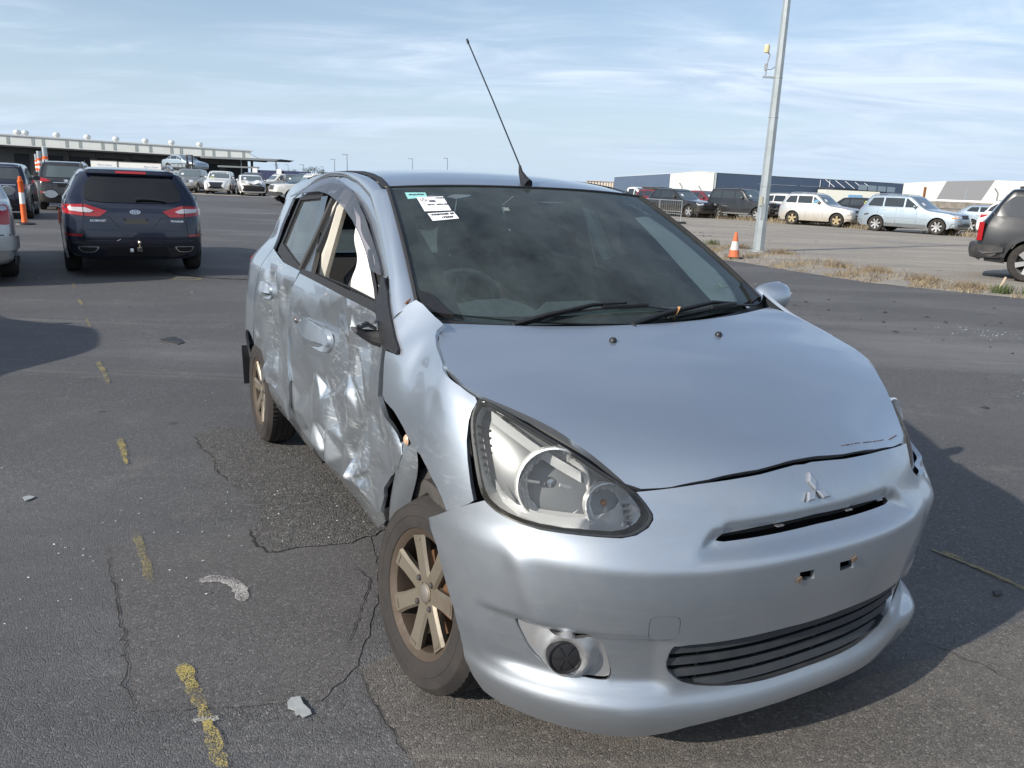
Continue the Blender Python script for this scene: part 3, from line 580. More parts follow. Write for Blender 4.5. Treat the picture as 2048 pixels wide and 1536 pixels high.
# ---------------------------------------------------------------- ground
def asphalt(name, base, warm, cell, bump_st, stain=.35, big=True):
    m, t = new_mat(name); p = t.p; o = t.obj()
    cellc = t.voro(cell, 'F1', o, 'Color'); d1 = t.voro(cell, 'F1', o); d2 = t.voro(cell*2.7, 'F1', o)
    hs = t.new('ShaderNodeSeparateColor'); t.l.new(cellc, hs.inputs[0])
    stone = t.ramp(hs.outputs[0], [(.0, .68), (.6, .96), (.9, 1.18), (1.0, 1.7)])
    c = t.mix(1.0, (*base, 1), stone, 'MULTIPLY')
    c = t.mix(t.ramp(hs.outputs[1], [(.5, 0.0), (1.0, .35)]), c, (*warm, 1))
    gap = t.ramp(t.voro(cell, 'DISTANCE_TO_EDGE', o), [(.0, .45), (.10, 1.0)]); c = t.mix(1.0, c, gap, 'MULTIPLY')
    wearv = t.mapping(o, (.10, .45, 1), (0, 0, R(-14))); w1 = t.noise(1.0, 7, .62, .6, wearv); w2 = t.noise(.35, 6, .6, .8); w3 = t.noise(2.3, 6, .66)
    c = t.mix(t.ramp(w1, [(.46, 0.0), (.70, stain)]), c, tuple(x*1.9 for x in base)); c = t.mix(t.ramp(w2, [(.40, stain*.9), (.56, 0.0)]), c, tuple(x*.62 for x in base))
    c = t.mix(t.ramp(w3, [(.58, 0.0), (.74, .30)]), c, tuple(x*1.5 for x in warm))
    sk = t.mapping(o, (.05, 1.6, 1), (0, 0, R(-20))); s1 = t.noise(1.3, 6, .6, .4, sk); c = t.mix(t.ramp(s1, [(.62, 0.0), (.72, .30)]), c, tuple(x*1.7 for x in warm))
    spots = t.voro(1.7, 'F1', o); c = t.mix(t.ramp(spots, [(.03, .55), (.07, 0.0)]), c, (.03, .03, .03))
    t.put(c, p.inputs['Base Color']); p.inputs['Roughness'].default_value = .82; p.inputs['Specular IOR Level'].default_value = .35
    de = t.voro(cell, 'DISTANCE_TO_EDGE', o); flat = t.ramp(de, [(.0, 0.0), (.16, 1.0)]); h = t.math('MULTIPLY', flat, t.math('ADD', t.math('MULTIPLY', hs.outputs[2], .75), .35)); h = t.math('ADD', h, t.math('MULTIPLY', d2, -.25)); h = t.math('ADD', h, t.math('MULTIPLY', t.noise(14, 4, .6), .9))
    t.put(t.bump(h, bump_st, .008), p.inputs['Normal']); return m
A_MAIN = asphalt('worn_asphalt', (.128, .127, .128), (.16, .149, .137), 125, .55, .5)
A_COARSE = asphalt('coarse_asphalt_patch', (.138, .134, .128), (.20, .18, .155), 78, .95, .2)
A_SMOOTH = asphalt('smooth_asphalt_patch', (.126, .121, .119), (.16, .14, .13), 140, .45, .25)
A_BROWN = asphalt('brown_asphalt', (.155, .144, .130), (.21, .185, .155), 120, .6, .3)
def dirt_mat():
    m, t = new_mat('pale_compacted_dirt'); p = t.p; o = t.obj()
    v = t.mapping(o, (.12, .5, 1), (0, 0, R(-30)))
    c = t.mix(t.ramp(t.noise(1.2, 8, .65, .8, v), [(.38, 0.0), (.62, 1.0)]), (.20, .185, .168), (.31, .275, .225))
    c = t.mix(t.ramp(t.noise(9, 6, .7), [(.45, 0.0), (.75, .6)]), c, (.38, .345, .285)); c = t.mix(t.ramp(t.noise(2.2, 5, .7), [(.60, 0.0), (.72, .7)]), c, (.07, .065, .06))
    t.put(c, p.inputs['Base Color']); p.inputs['Roughness'].default_value = .95; t.put(t.bump(t.noise(40, 6, .7), .6, .02), p.inputs['Normal']); return m
DIRT = dirt_mat()
def sheet(name, pts, z, m, parent=None, h=None, jit=0, **k):
    pts = [tuple(p) for p in pts]
    if jit:
        q = resample(pts, jit*4); pts = [(p[0]+random.uniform(-jit, jit), p[1]+random.uniform(-jit, jit)) for p in q]
    V, F = fill2d(pts, (), h or 5.0); o = pydata(name, [(x, y, z) for x, y in V], [tuple(int(i) for i in f) for f in F], m, parent, None)
    if o.data.polygons and o.data.polygons[0].normal.z < 0: o.data.flip_normals()
    return tag(o, **k) if k else o
ground = MB().add([(-2500, -60, 0), (2500, -60, 0), (2500, 4000, 0), (-2500, 4000, 0)], [(0, 1, 2, 3)]).build('ground', A_MAIN, None, None); tag(ground, kind='structure')
edge = [tuple(p) for p in GP['edge']]
yard = [(-4, 60), (-2.0, 46), (1.8, 33), (3.9, 25)]+edge+[(10.5, 11.2), (16, 8), (40, 2), (140, 2), (160, 90), (60, 110), (10, 96)]
sheet('dirt_yard', yard, .004, DIRT, None, 8, .05, kind='structure')
sheet('dirt_strip', [(-40, 57.5), (-16, 56.5), (-9, 60), (-14, 76), (-60, 80), (-60, 60)], .004, DIRT, None, 8, .1, kind='structure')
sheet('coarse_patch', GP['patch_coarse'], .004, A_COARSE, None, .3, .010, kind='structure')
sheet('smooth_patch', GP['patch_smooth'], .0025, A_SMOOTH, None, .3, .008, kind='structure')
sheet('brown_patch', GP['patch_brown'], .0032, A_BROWN, None, .4, .010, kind='structure')
CRACK = mat('crack_shadow', (.018, .017, .016), .95)
def ribbon(name, pts, w, z, m, parent, jit=.4, closed=False):
    P = np.array(resample(rounded([tuple(p) for p in pts], 2, False) if w > .015 else [tuple(p) for p in pts], .03, False)); P = P+rng.normal(0, .005 if w < .015 else .0008, P.shape); T = np.gradient(P, axis=0); T /= np.linalg.norm(T, axis=1)[:, None]+1e-9; N = np.stack([-T[:, 1], T[:, 0]], 1)
    k = w*(1+jit*rng.normal(0, 1, len(P))).clip(.2, 2.2)*np.minimum(1, np.minimum(np.arange(len(P)), np.arange(len(P))[::-1])/4+.25); v = []
    for p, n, q in zip(P, N, k): v += [(*(p+n*q/2), z), (*(p-n*q/2), z)]
    return pydata(name, v, [(2*i, 2*i+1, 2*i+3, 2*i+2) for i in range(len(P)-1)], m, parent, None)
for i, c in enumerate(GP['cracks'][:7]): ribbon('crack', c, .003 if i != 4 else .007, .0065, CRACK, ground)
ribbon('crack', GP['cracks'][7], .05, .0065, CRACK, ground)
ribbon('tar_seam', GP['road_seam'], .02, .0065, mat('ochre_seam', (.20, .17, .11), .9), ground)
ribbon('pole_shadow_streak', [(8.4, 23.6), (10.2, 26.6), (12.6, 29.6), (16, 32.6), (21, 34.8)], .10, .0085, mat('dark_streak', (.06, .055, .05), .9), ground) if False else None  # switched off; dark ribbon along the pole's cast shadow, shade put into colour
def worn_paint(name, col, cover):
    m, t = new_mat(name); p = t.p; t.n.remove(p); d = t.new('ShaderNodeBsdfDiffuse'); t.put(t.mix(t.noise(30, 5, .6), (*col, 1), tuple(x*.7 for x in col)), d.inputs[0]); tr = t.new('ShaderNodeBsdfTransparent'); mx = t.new('ShaderNodeMixShader')
    f = t.math('ADD', t.math('MULTIPLY', t.noise(240, 2, .6), .75), t.math('MULTIPLY', t.noise(9, 5, .65), .45)); f = t.ramp(f, [(cover-.05, 0.0), (cover+.06, 1.0)])
    t.l.new(f, mx.inputs[0]); t.l.new(tr.outputs[0], mx.inputs[1]); t.l.new(d.outputs[0], mx.inputs[2]); t.l.new(mx.outputs[0], t.o.inputs[0]); return m
YP = worn_paint('worn_yellow_paint', (.50, .41, .15), .60); YP2 = worn_paint('faded_yellow_paint', (.40, .34, .17), .635); CHALK = worn_paint('white_chalk', (.55, .53, .50), .60); CHALKF = worn_paint('faint_chalk', (.30, .29, .27), .64)
for i, q in enumerate(GP['yellow']): sheet('yellow_dash', rounded(q, 1), .0075, YP if i in (0, 2) else YP2, ground, .2, .006)
ribbon('yellow_ring', GP['ring']+GP['ring'][:1], .07, .0075, YP2, ground, .2)
sheet('yellow_line', GP['yellow_right'], .0075, YP2, ground, .3, .006)
ribbon('chalk_arc', GP['chalk'], .045, .0075, CHALK, ground, .15); ribbon('chalk_mark', GP['chalk2'], .02, .0085, CHALK, ground, .3)
for q in GP['scratch']: ribbon('scratch', q, .03, .0075, CHALKF, ground, .3)
for k in range(16):
    x, y = random.uniform(-7, 8), random.uniform(5, 17); a = random.uniform(-.5, .3); L_ = random.uniform(.2, .7); ribbon('scratch', [(x, y), (x+L_*math.cos(a), y+L_*math.sin(a))], .025, .0075, CHALKF, ground, .3)

# ---------------------------------------------------------------- left warehouse
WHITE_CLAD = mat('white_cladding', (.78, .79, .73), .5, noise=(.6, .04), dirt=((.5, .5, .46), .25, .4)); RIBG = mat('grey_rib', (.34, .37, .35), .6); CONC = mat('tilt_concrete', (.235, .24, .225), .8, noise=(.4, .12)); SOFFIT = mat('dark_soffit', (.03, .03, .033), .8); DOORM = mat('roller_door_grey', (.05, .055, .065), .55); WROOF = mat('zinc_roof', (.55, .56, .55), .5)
(tx0, ty0, tz0), (tx1, ty1, tz1) = GP['wt']; zb0, zb1 = GP['wb'][0][2], GP['wb'][1][2]
wd = Vector((tx1-tx0, ty1-ty0, 0)); wl_ = wd.length; wd.normalize(); wn_ = Vector((wd.y, -wd.x, 0))         # wn_ faces the yard
W0 = Vector((tx0, ty0, 0))-wd*26; WL = wl_+26
wh = empty('warehouse', (0, 0, 0), label='long low warehouse with a white fascia and dark roller doors along the left horizon', cat='warehouse')
def wp(s, out, z): k_ = tz0+(tz1-tz0)*(s-26)/(WL-26); return W0+wd*s+wn_*out+Vector((0, 0, z*k_/((tz0+tz1)/2)))
def wbox(mb, s0, s1, o0, o1, z0, z1): return mb.add([wp(s, o, z) for z in (z0, z1) for o in (o0, o1) for s in (s0, s1)], [(0, 2, 3, 1), (4, 5, 7, 6), (0, 1, 5, 4), (2, 6, 7, 3), (0, 4, 6, 2), (1, 3, 7, 5)])
ztop, zbot = (tz0+tz1)/2, (zb0+zb1)/2
wbox(MB(), -20, WL, -.6, 0, zbot, ztop).build('fascia', WHITE_CLAD, wh, None)
wbox(MB(), -20, WL+.3, -.9, .18, ztop, ztop+.22).build('parapet_cap', WROOF, wh, None)
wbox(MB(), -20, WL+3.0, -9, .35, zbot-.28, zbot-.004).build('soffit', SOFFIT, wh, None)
wbox(MB(), -20, WL-.5, -40, -8, 0, zbot-.29).build('wall', CONC, wh, None)
wbox(MB(), -20, WL-.2, -40, -.62, zbot, ztop-.1).build('roof', WROOF, wh, None)
def wproj(p):   # along-wall coordinate seen behind a point on the fascia plane
    q = Vector(p)-W0; return q.x*wd.x+q.y*wd.y
for p in GP['ribs']:
    # where the sight line meets the fascia plane
    d = Vector((p[0], p[1], 0)); den = d.x*wn_.x+d.y*wn_.y; k = (W0.x*wn_.x+W0.y*wn_.y)/den; s_ = wproj(d*k); wbox(MB(), s_-.22, s_+.22, .004, .05, zbot+.22, ztop-.15).build('rib', RIBG, wh, None)
for k in range(5): wbox(MB(), -4-k*7.3, -3.6-k*7.3, .004, .05, zbot+.22, ztop-.15).build('rib', RIBG, wh, None)
for p in GP['vents']:
    d = Vector((p[0], p[1], 0)); k = (W0.x*wn_.x+W0.y*wn_.y)/(d.x*wn_.x+d.y*wn_.y); s_ = wproj(d*k); c = wp(s_, -2.5, ztop)
    MB().lathe([(.40, 0), (.40, .40), (.56, .52), (.60, .80), (.46, 1.05), (.2, 1.16), (0, 1.18)], 14, c).build('roof_vent', mat('vent_white', (.72, .72, .68), .4, .3), wh, 50)
for a, b in GP['doors']:
    ks = []
    for p in (a, b): 
        d = Vector((p[0], p[1], 0)); Wb = W0-wn_*7.95; k = (Wb.x*wn_.x+Wb.y*wn_.y)/(d.x*wn_.x+d.y*wn_.y); ks.append(wproj(d*k))
    s0, s1 = ks; dd = wbox(MB(), s0, s1, -8.0, -7.95, 0, 3.55).build('roller_door', DOORM, wh, None)
    for j in range(8): wbox(MB(), s0, s1, -7.95, -7.93, .25+.42*j, .30+.42*j).build('door_rib', SOFFIT, dd, None)
    wbox(MB(), s1+.5, s1+1.0, -8, -7.6, 0, zbot-.3).build('pier', CONC, wh, None)
# steel columns with orange and white bands
GALV = mat('galvanised_steel', (.40, .43, .44), .42, .55, noise=(6, .15)); ORANGE = mat('safety_orange', (.80, .13, .02), .5); REFW = mat('reflective_white', (.80, .80, .78), .4)
for i, (p, lb) in enumerate(zip(GP['cols'], ('tallest steel column with orange and white bands, left of the black SUV', 'second banded steel column in the line towards the warehouse', 'third banded steel column in the line towards the warehouse', 'fourth banded steel column in the line towards the warehouse', 'farthest banded steel column in the line towards the warehouse'))):
    q = empty('column', (p[0], p[1], 0), label=lb, cat='column', group='banded steel columns at the left'); r_ = .23 if i == 0 else .26
    MB().lathe([(0, 0), (r_, 0), (r_, p[2]), (0, p[2])], 16).build('post', GALV, q); 
    for z, m_ in ((2.35, ORANGE), (2.05, REFW), (1.75, ORANGE), (1.45, REFW), (1.15, ORANGE)): MB().lathe([(r_+.004, z-.15), (r_+.012, z-.15), (r_+.012, z+.146), (r_+.004, z+.146)], 16).build('band', m_, q)
# white box bodies in front of the warehouse
for (a, b), lb in (((0, 1), 'shorter white box body with blue lettering, above the navy wagon roof'), ((2, 3), 'longer white box body with blue lettering, right of the shorter one')):
    p, q = Vector(GP['boxes'][a]), Vector(GP['boxes'][b]); d = (q-p); d.z = 0; L_ = d.length; bx = empty('box_body', ((p.x+q.x)/2, (p.y+q.y)/2, 0), math.atan2(d.y, d.x), label=lb, cat='box body', group='white box bodies before the warehouse')
    zt = max(p.z, q.z); MB().box((0, 1.2, zt/2+.3), (L_, 2.4, zt-.6)).build('panel_body', mat('box_white', (.62, .62, .60), .6, noise=(1, .05)), bx); MB().box((0, 1.2, zt+.03), (L_+.06, 2.46, .06)).build('top_rail', mat('rail_grey', (.12, .11, .10), .6), bx); MB().box((0, 1.2, .35), (L_*.9, 1.6, .5)).build('chassis', DARK, bx)
    mx = Matrix.Translation((.25*L_*(1 if a else 0)+.1, -.004, zt-.42)) @ Matrix.Rotation(R(90), 4, 'X'); text_mesh('lettering', 'Micro Steer', .34, mat('sign_blue', (.10, .14, .30), .6), bx, mx)
    if a: 
        MB().box((-.6, -.012, zt-.66), (1.9, .016, .035)).build('stripe', mat('stripe_red', (.40, .12, .12), .6), bx); MB().lathe([(0, -.02), (.12, -.02), (.12, 0)], 10, (.65, 0, zt-.66), 'y').build('logo', DARK, bx)

# ---------------------------------------------------------------- far right buildings
BLUEG = mat('blue_grey_cladding', (.095, .135, .20), .55, noise=(.05, .06)); CREAMW = mat('cream_wall', (.66, .66, .58), .6, noise=(.05, .03)); GREYW = mat('mid_grey_wall', (.21, .215, .225), .6); WTRIM = mat('white_roof_edge', (.70, .72, .72), .5); DARKB = mat('dark_canopy', (.05, .06, .08), .6)
bA = empty('warehouse', (0, 0, 0), label='blue grey warehouse with a white gable section behind the right-hand row of cars', cat='warehouse')
def wall_seg(name, p, q, m, parent, top=None, thick=.6):
    p, q = Vector(p), Vector(q); d = Vector((q.x-p.x, q.y-p.y, 0)).normalized(); n = Vector((-d.y, d.x, 0)); n = n if n.y > 0 else -n
    v = [Vector((p.x, p.y, 0)), Vector((q.x, q.y, 0)), q, p]; v += [a+n*thick for a in v]; return MB().add(v, [(0, 1, 2, 3), (7, 6, 5, 4), (0, 4, 5, 1), (1, 5, 6, 2), (2, 6, 7, 3), (3, 7, 4, 0)]).build(name, m, parent, None)
A = [Vector(p) for p in GP['bA']]
A[2] = A[1].lerp(A[3], .58)+Vector((0, 0, A[2].z-A[1].lerp(A[3], .58).z))
wall_seg('wall', A[0], A[1], BLUEG, bA); wall_seg('gable', A[1], A[2], CREAMW, bA); wall_seg('gable', A[2], A[3], CREAMW, bA); wall_seg('wall', A[3], A[4], BLUEG, bA)
for a, b in ((0, 1), (2, 3), (3, 4)):
    MB().tube([A[a]+Vector((0, 0, .18)), A[b]+Vector((0, 0, .18))], .13, 5).build('roof_edge', WTRIM, bA)
MB().add([A[2]+Vector((0, .6, .1)), A[3]+Vector((0, .6, .1)), A[4]+Vector((0, .6, .1)), A[4]+Vector((10, 60, 1.5)), A[2]+Vector((20, 80, 1.5))], [(0, 1, 2, 3, 4)]).build('roof', WTRIM, bA, None)
for t in (.20, .42): 
    for z in (3.2, 6.4): p, q = A[3].lerp(A[4], t), A[3].lerp(A[4], t+.2); MB().tube([Vector((p.x, p.y-.06, z)), Vector((q.x, q.y-.06, z))], .05, 4).build('cladding_joint', WTRIM, bA)
for t in (.52, .57): p = A[3].lerp(A[4], t); MB().tube([Vector((p.x, p.y-.1, 0)), Vector((p.x, p.y-.1, p.z-.3))], .12, 5).build('downpipe', WTRIM, bA)
o0, o1, o2, o3, l0, l1 = [Vector(p) for p in GP['office']]
MB().add([Vector((o0.x, o0.y-4, o0.z-1.0)), Vector((o1.x, o1.y-4, o1.z-1.0)), Vector((o1.x, o1.y-4, o1.z)), Vector((o0.x, o0.y-4, o0.z)), Vector((o0.x, o0.y+14, o0.z-1.0)), Vector((o1.x, o1.y+10, o1.z-1.0)), Vector((o1.x, o1.y+10, o1.z)), Vector((o0.x, o0.y+14, o0.z))], [(0, 1, 2, 3), (7, 6, 5, 4), (0, 4, 5, 1), (3, 2, 6, 7), (0, 3, 7, 4), (1, 5, 6, 2)]).build('canopy', DARKB, bA, None)
for t in np.linspace(.02, .75, 5): p = o0.lerp(o1, t); MB().tube([p+Vector((0, -4, 0)), p+Vector((-3.2, -1, 3.0))], .10, 5).build('canopy_stay', WTRIM, bA)
for i in range(4): 
    p, q = o2.lerp(o3, i/4+.01), o2.lerp(o3, (i+1)/4-.02); MB().add([p+Vector((0, -1, 0)), q+Vector((0, -1, 0)), q+Vector((0, -1, -2.2)), p+Vector((0, -1, -2.2))], [(0, 1, 2, 3)]).build('office_window', mat('pale_office_glass', (.42, .48, .50), .15, .2), bA, None)
lw = empty('shed', (0, 0, 0), label='low white shed with a blue panel before the blue grey warehouse', cat='shed'); wall_seg('wall', l0, l1, CREAMW, lw, thick=8)
MB().box(((l0.x+l1.x)/2+1, (l0.y+l1.y)/2-.2, 2.6), (5, .2, 1.3)).build('panel', mat('sky_blue_panel', (.18, .34, .52), .5), lw)
bB = empty('warehouse', (0, 0, 0), label='pale warehouse with a slanted grey wall section at the right edge', cat='warehouse')
B = [Vector(p) for p in GP['bB']]; s0, s1 = [Vector(p) for p in GP['Bslant']]
def poly_wall(name, top, bot, m):
    v = [Vector((bot[0].x, bot[0].y, 0)), Vector((bot[1].x, bot[1].y, 0)), top[1], top[0]]; v += [a+Vector((.3, .6, 0)) for a in v]; MB().add(v, [(0, 1, 2, 3), (7, 6, 5, 4), (0, 4, 5, 1), (1, 5, 6, 2), (2, 6, 7, 3), (3, 7, 4, 0)]).build(name, m, bB, None)
dB = (B[3]-B[0]); 
def onB(p): t = (p.x-B[0].x)/dB.x; return B[0].lerp(B[3], t)
t1, t2 = onB(B[1]), onB(B[2]); t1.z, t2.z = B[1].z, B[2].z; q1, q2 = onB(Vector((s0.x-2.6, 0, 0))), onB(Vector((s1.x-3.2, 0, 0)))
poly_wall('wall', (B[0], t1), (B[0], q1), CREAMW); poly_wall('wall', (t1, t2), (q1, q2), GREYW); poly_wall('wall', (t2, onB(B[4])+Vector((0, 0, B[4].z-onB(B[4]).z))), (q2, onB(B[4])), CREAMW)
sl_ = empty('grain_silos', (0, 0, 0), label='row of tall cream silos far off on the horizon, left of the blue grey warehouse', cat='silos')
for p in GP['silos']: MB().lathe([(0, 0), (2.1, 0), (2.1, p[2]*.9), (1.6, p[2]*.97), (0, p[2])], 12, (p[0], p[1], 0)).build('silo', mat('silo_cream', (.52, .45, .36), .7), sl_, 40)
MB().box((118, 1198, 13.2), (40, 1.2, .8)).build('gantry', mat('gantry_rust', (.28, .20, .16), .7), sl_, None)
# navy fence with white posts, canopy, trees and lamp posts at the end of the yard
nf = empty('fence', (0, 0, 0), label='navy blue sheet fence with white posts at the end of the yard', cat='fence'); NV = mat('navy_sheet', (.022, .030, .085), .5); f = [Vector(p) for p in GP['navyfence']]
for a, b in ((f[1], f[2]), (f[2]+Vector((.5, 0, 0)), f[3])):
    n_ = 6; 
    for i in range(n_): p, q = a.lerp(b, i/n_), a.lerp(b, (i+.97)/n_); wall_seg('panel', Vector((p.x, p.y, 2.3)), Vector((q.x, q.y, 2.3)), NV, nf, thick=.08)
for p in (f[0], f[2]): MB().box((p.x+.35, p.y-.1, 1.25), (.7, .3, 2.5)).build('post', REFW, nf, None)
cp = empty('canopy', (0, 0, 0), label='flat canopy on a thin post beside the left warehouse', cat='canopy'); g_ = [Vector(p) for p in GP['canopy']]
MB().add([Vector((g_[0].x-8, g_[0].y-3, 4.2)), Vector((g_[1].x, g_[1].y-3, 4.2)), Vector((g_[1].x, g_[1].y+6, 4.2)), Vector((g_[0].x-8, g_[0].y+6, 4.2))]+[Vector((g_[0].x-8, g_[0].y-3, 4.55)), Vector((g_[1].x+1, g_[1].y-3, 4.55)), Vector((g_[1].x+1, g_[1].y+6, 4.55)), Vector((g_[0].x-8, g_[0].y+6, 4.55))], [(0, 1, 2, 3), (4, 5, 6, 7), (0, 1, 5, 4), (1, 2, 6, 5), (2, 3, 7, 6), (3, 0, 4, 7)]).build('roof', mat('canopy_grey', (.16, .18, .19), .6), cp, None)
for x in (g_[2].x, g_[2].x-6.5): MB().tube([(x, g_[2].y, 0), (x, g_[2].y, 4.2)], .12, 6).build('post', GALV, cp)
MB().box((g_[0].x-1.5, g_[0].y-2, 2.9), (7.5, .5, .3)).build('lower_roof', mat('canopy_grey', (.16, .18, .19), .6), cp, None)
MB().tube([(g_[0].x+.2, g_[0].y-2, 5.5), (g_[0].x+2.4, g_[0].y-2, 4.5)], .06, 5).build('stay', GALV, cp)
LAMPL = ('lamp post far off, just left of the tallest one on the horizon', 'tallest far lamp post above the roof of the silver hatchback', 'far lamp post left of the aerial', 'far lamp post nearest the aerial', 'thin far lamp post above the flat canopy', 'thin far lamp post above the navy fence', 'short far lamp post beside the distant tree', 'short far lamp post above the boxy white four wheel drive')
for p, lb in zip(GP['poles_far'], LAMPL):
    q = empty('lamp_post', (p[0], p[1], 0), label=lb, cat='lamp post', group='lamp posts on the horizon'); MB().tube([(0, 0, 0), (0, 0, p[2])], [.16, .09], 6).build('pole', mat('far_pole_grey', (.20, .23, .26), .6), q); MB().box((-.6, 0, p[2]+.05), (1.5, .3, .18)).build('lamp_head', mat('far_pole_grey', (.20, .23, .26), .6), q)
LEAF = mat('gum_leaves', (.045, .062, .032), .8, noise=(.8, .4)); BARK = mat('bark', (.12, .09, .065), .9)
def tree(name, label, loc, h_, w_, seed):
    q = empty(name, loc, label=label, cat='tree', group='trees at the end of the yard'); r = random.Random(seed); t = MB(); tips = []
    t.tube([(0, 0, 0), (.05*w_, 0, h_*.35), (.02*w_, 0, h_*.6)], [.05*h_, .035*h_, .02*h_], 6)
    for k in range(7):
        a = r.uniform(0, 6.28); e = Vector((math.cos(a)*w_*.4, math.sin(a)*w_*.4, h_*r.uniform(.6, .92))); t.tube([(.04*w_, 0, h_*.35), e*.6+Vector((0, 0, h_*.22)), e], [.022*h_, .014*h_, .006*h_], 5); tips.append(e)
    t.build('trunk', BARK, q); v = []; f = []
    for k in range(900):
        c = r.choice(tips)+Vector((r.gauss(0, w_*.12), r.gauss(0, w_*.12), r.gauss(0, h_*.07))); s_ = r.uniform(.10, .22)*h_*.2; d1 = Vector((r.gauss(0, 1), r.gauss(0, 1), r.gauss(0, .6))).normalized()*s_; d2 = Vector((r.gauss(0, 1), r.gauss(0, 1), r.gauss(0, .6))).normalized()*s_*.5; n = len(v); v += [c-d1, c+d2, c+d1, c-d2]; f.append((n, n+1, n+2, n+3))
    tag(pydata('crown', v, f, LEAF, q, None), kind='stuff')
tt = GP['trees']; tree('gum_tree', 'low rounded tree behind the navy fence, beside the flat canopy', (tt[0][0], tt[0][1], 0), 4.5, 8, 3); tree('gum_tree', 'dark ragged tree at the right end of the navy fence', (tt[1][0], tt[1][1], 0), 3.6, 4.4, 5); tree('gum_tree', 'small spreading bush-like tree right of the dark ragged tree', (tt[2][0], tt[2][1], 0), 2.6, 3.4, 8)
# timber wall with white wrapping and cranked fence posts behind the right row
tw = empty('timber_stack', (0, 0, 0), label='long stack of grey timber topped with white wrap, behind the ice blue estate SUV', cat='timber stack'); WOOD = mat('grey_timber', (.20, .18, .155), .85, noise=(3, .3))
for k in range(7):
    for j in range(3): MB().box((29.5+.55*(k*1.7)-.2*random.random(), 62-k*2.0, .30+.52*j), (2.6, .9, .46), Matrix.Rotation(R(-62), 3, 'Z')).build('plank_bundle', WOOD, tw, None)
for k in range(6): MB().box((29.9+.55*k*1.7, 61.3-k*2.0, 1.66), (2.2, .7, .12), Matrix.Rotation(R(-62+random.uniform(-4, 4)), 3, 'Z')).build('white_wrap', REFW, tw, None)
for p, lb in zip(GP['fposts'], ('cranked fence post in front of the white gable', 'straight thin fence post right of the cranked one', 'rusty cut fence post beyond the ice blue estate SUV', 'cranked fence post above the white SUV roof', 'thin white fence post before the slanted grey wall')):
    q = MB().tube([(0, 0, 0), (0, 0, p[2]-.35), (-.28, 0, p[2])] if 'cranked' in lb else [(0, 0, 0), (0, 0, p[2])], .06 if 'rusty' not in lb else .11, 6).build('fence_post', RUST if 'rusty' in lb else GALV); q.location = (p[0], p[1], 0); tag(q, lb, 'fence post', 'fence posts behind the right-hand row')
# ---------------------------------------------------------------- the damaged silver hatchback
def paint_mat(name, col, metal=.55, rough=.32, scuff=0.0, dust=.0, flake=True, coat=1.0):
    m, t = new_mat(name); p = t.p; o = t.obj()
    c = (*col, 1)
    big = t.noise(1.3, 4, .6)
    c = t.mix(t.ramp(big, [(.3, 0.0), (.7, .5)]), c, tuple(x*.93 for x in col))
    r = rough
    if dust:
        d = t.ramp(t.noise(7, 8, .72, .4), [(.42, 0.0), (.8, dust)]); c = t.mix(d, c, (.36, .33, .29)); r = t.math('ADD', t.math('MULTIPLY', d, .35), r, True)
    if scuff:
        v = t.mapping(o, (5, 1, 26), (0, R(18), 0))
        k = t.ramp(t.noise(2.2, 8, .75, 1.5, v), [(.53, 0.0), (.60, 1.0)]); k = t.math('MULTIPLY', k, t.ramp(t.noise(2.3, 2, .5), [(.45, 0.0), (.62, scuff)]))
        c = t.mix(k, c, (.66, .655, .62)); r = t.math('ADD', t.math('MULTIPLY', k, .3), r, True)
        t.put(t.math('SUBTRACT', coat, t.math('MULTIPLY', k, .8), True), p.inputs['Coat Weight'])
    else: p.inputs['Coat Weight'].default_value = coat
    t.put(c, p.inputs['Base Color']); t.put(r, p.inputs['Roughness']); p.inputs['Metallic'].default_value = metal
    p.inputs['Coat Roughness'].default_value = .06
    if flake:
        n = t.bump(t.voro(900, 'F1'), .05, .0006); t.put(n, p.inputs['Normal'])
    return m
SILVER = paint_mat('silver_paint', (.468, .516, .566), .90, .44, dust=.08)
SILVER_D = paint_mat('silver_paint_scraped', (.485, .53, .565), .90, .40, scuff=.55, dust=.12)
SILVER_B = paint_mat('silver_plastic_paint', (.448, .492, .537), .90, .45, scuff=.10, dust=.30)
HERO = empty('hatchback', (.4595, 2.3901, 0), -1.0733, label='silver hatchback with crushed side doors and white labels on its windscreen, nearest the camera', cat='car')
def part(name, m, mb, parent=None, ang=35): return mb.build(name, m, parent or HERO, ang)
wl = lambda s: (lambda u, z: wall(u, z, s))
def W(p, off=0, side=-1):
    "point on the body side with an outward offset"
    P = wall(p[0], p[1], side)
    if off:
        a = wall(p[0]+.01, p[1], side)-P; b = wall(p[0], p[1]+.01, side)-P; n = np.cross(a, b); n /= np.linalg.norm(n)
        if n[1]*side < 0 and P[0] < .2: n = -n
        elif n[0] < 0 and P[0] >= .2: n = -n
        P = P+n*off
    return P
X2U = lambda x: U0+XC-x

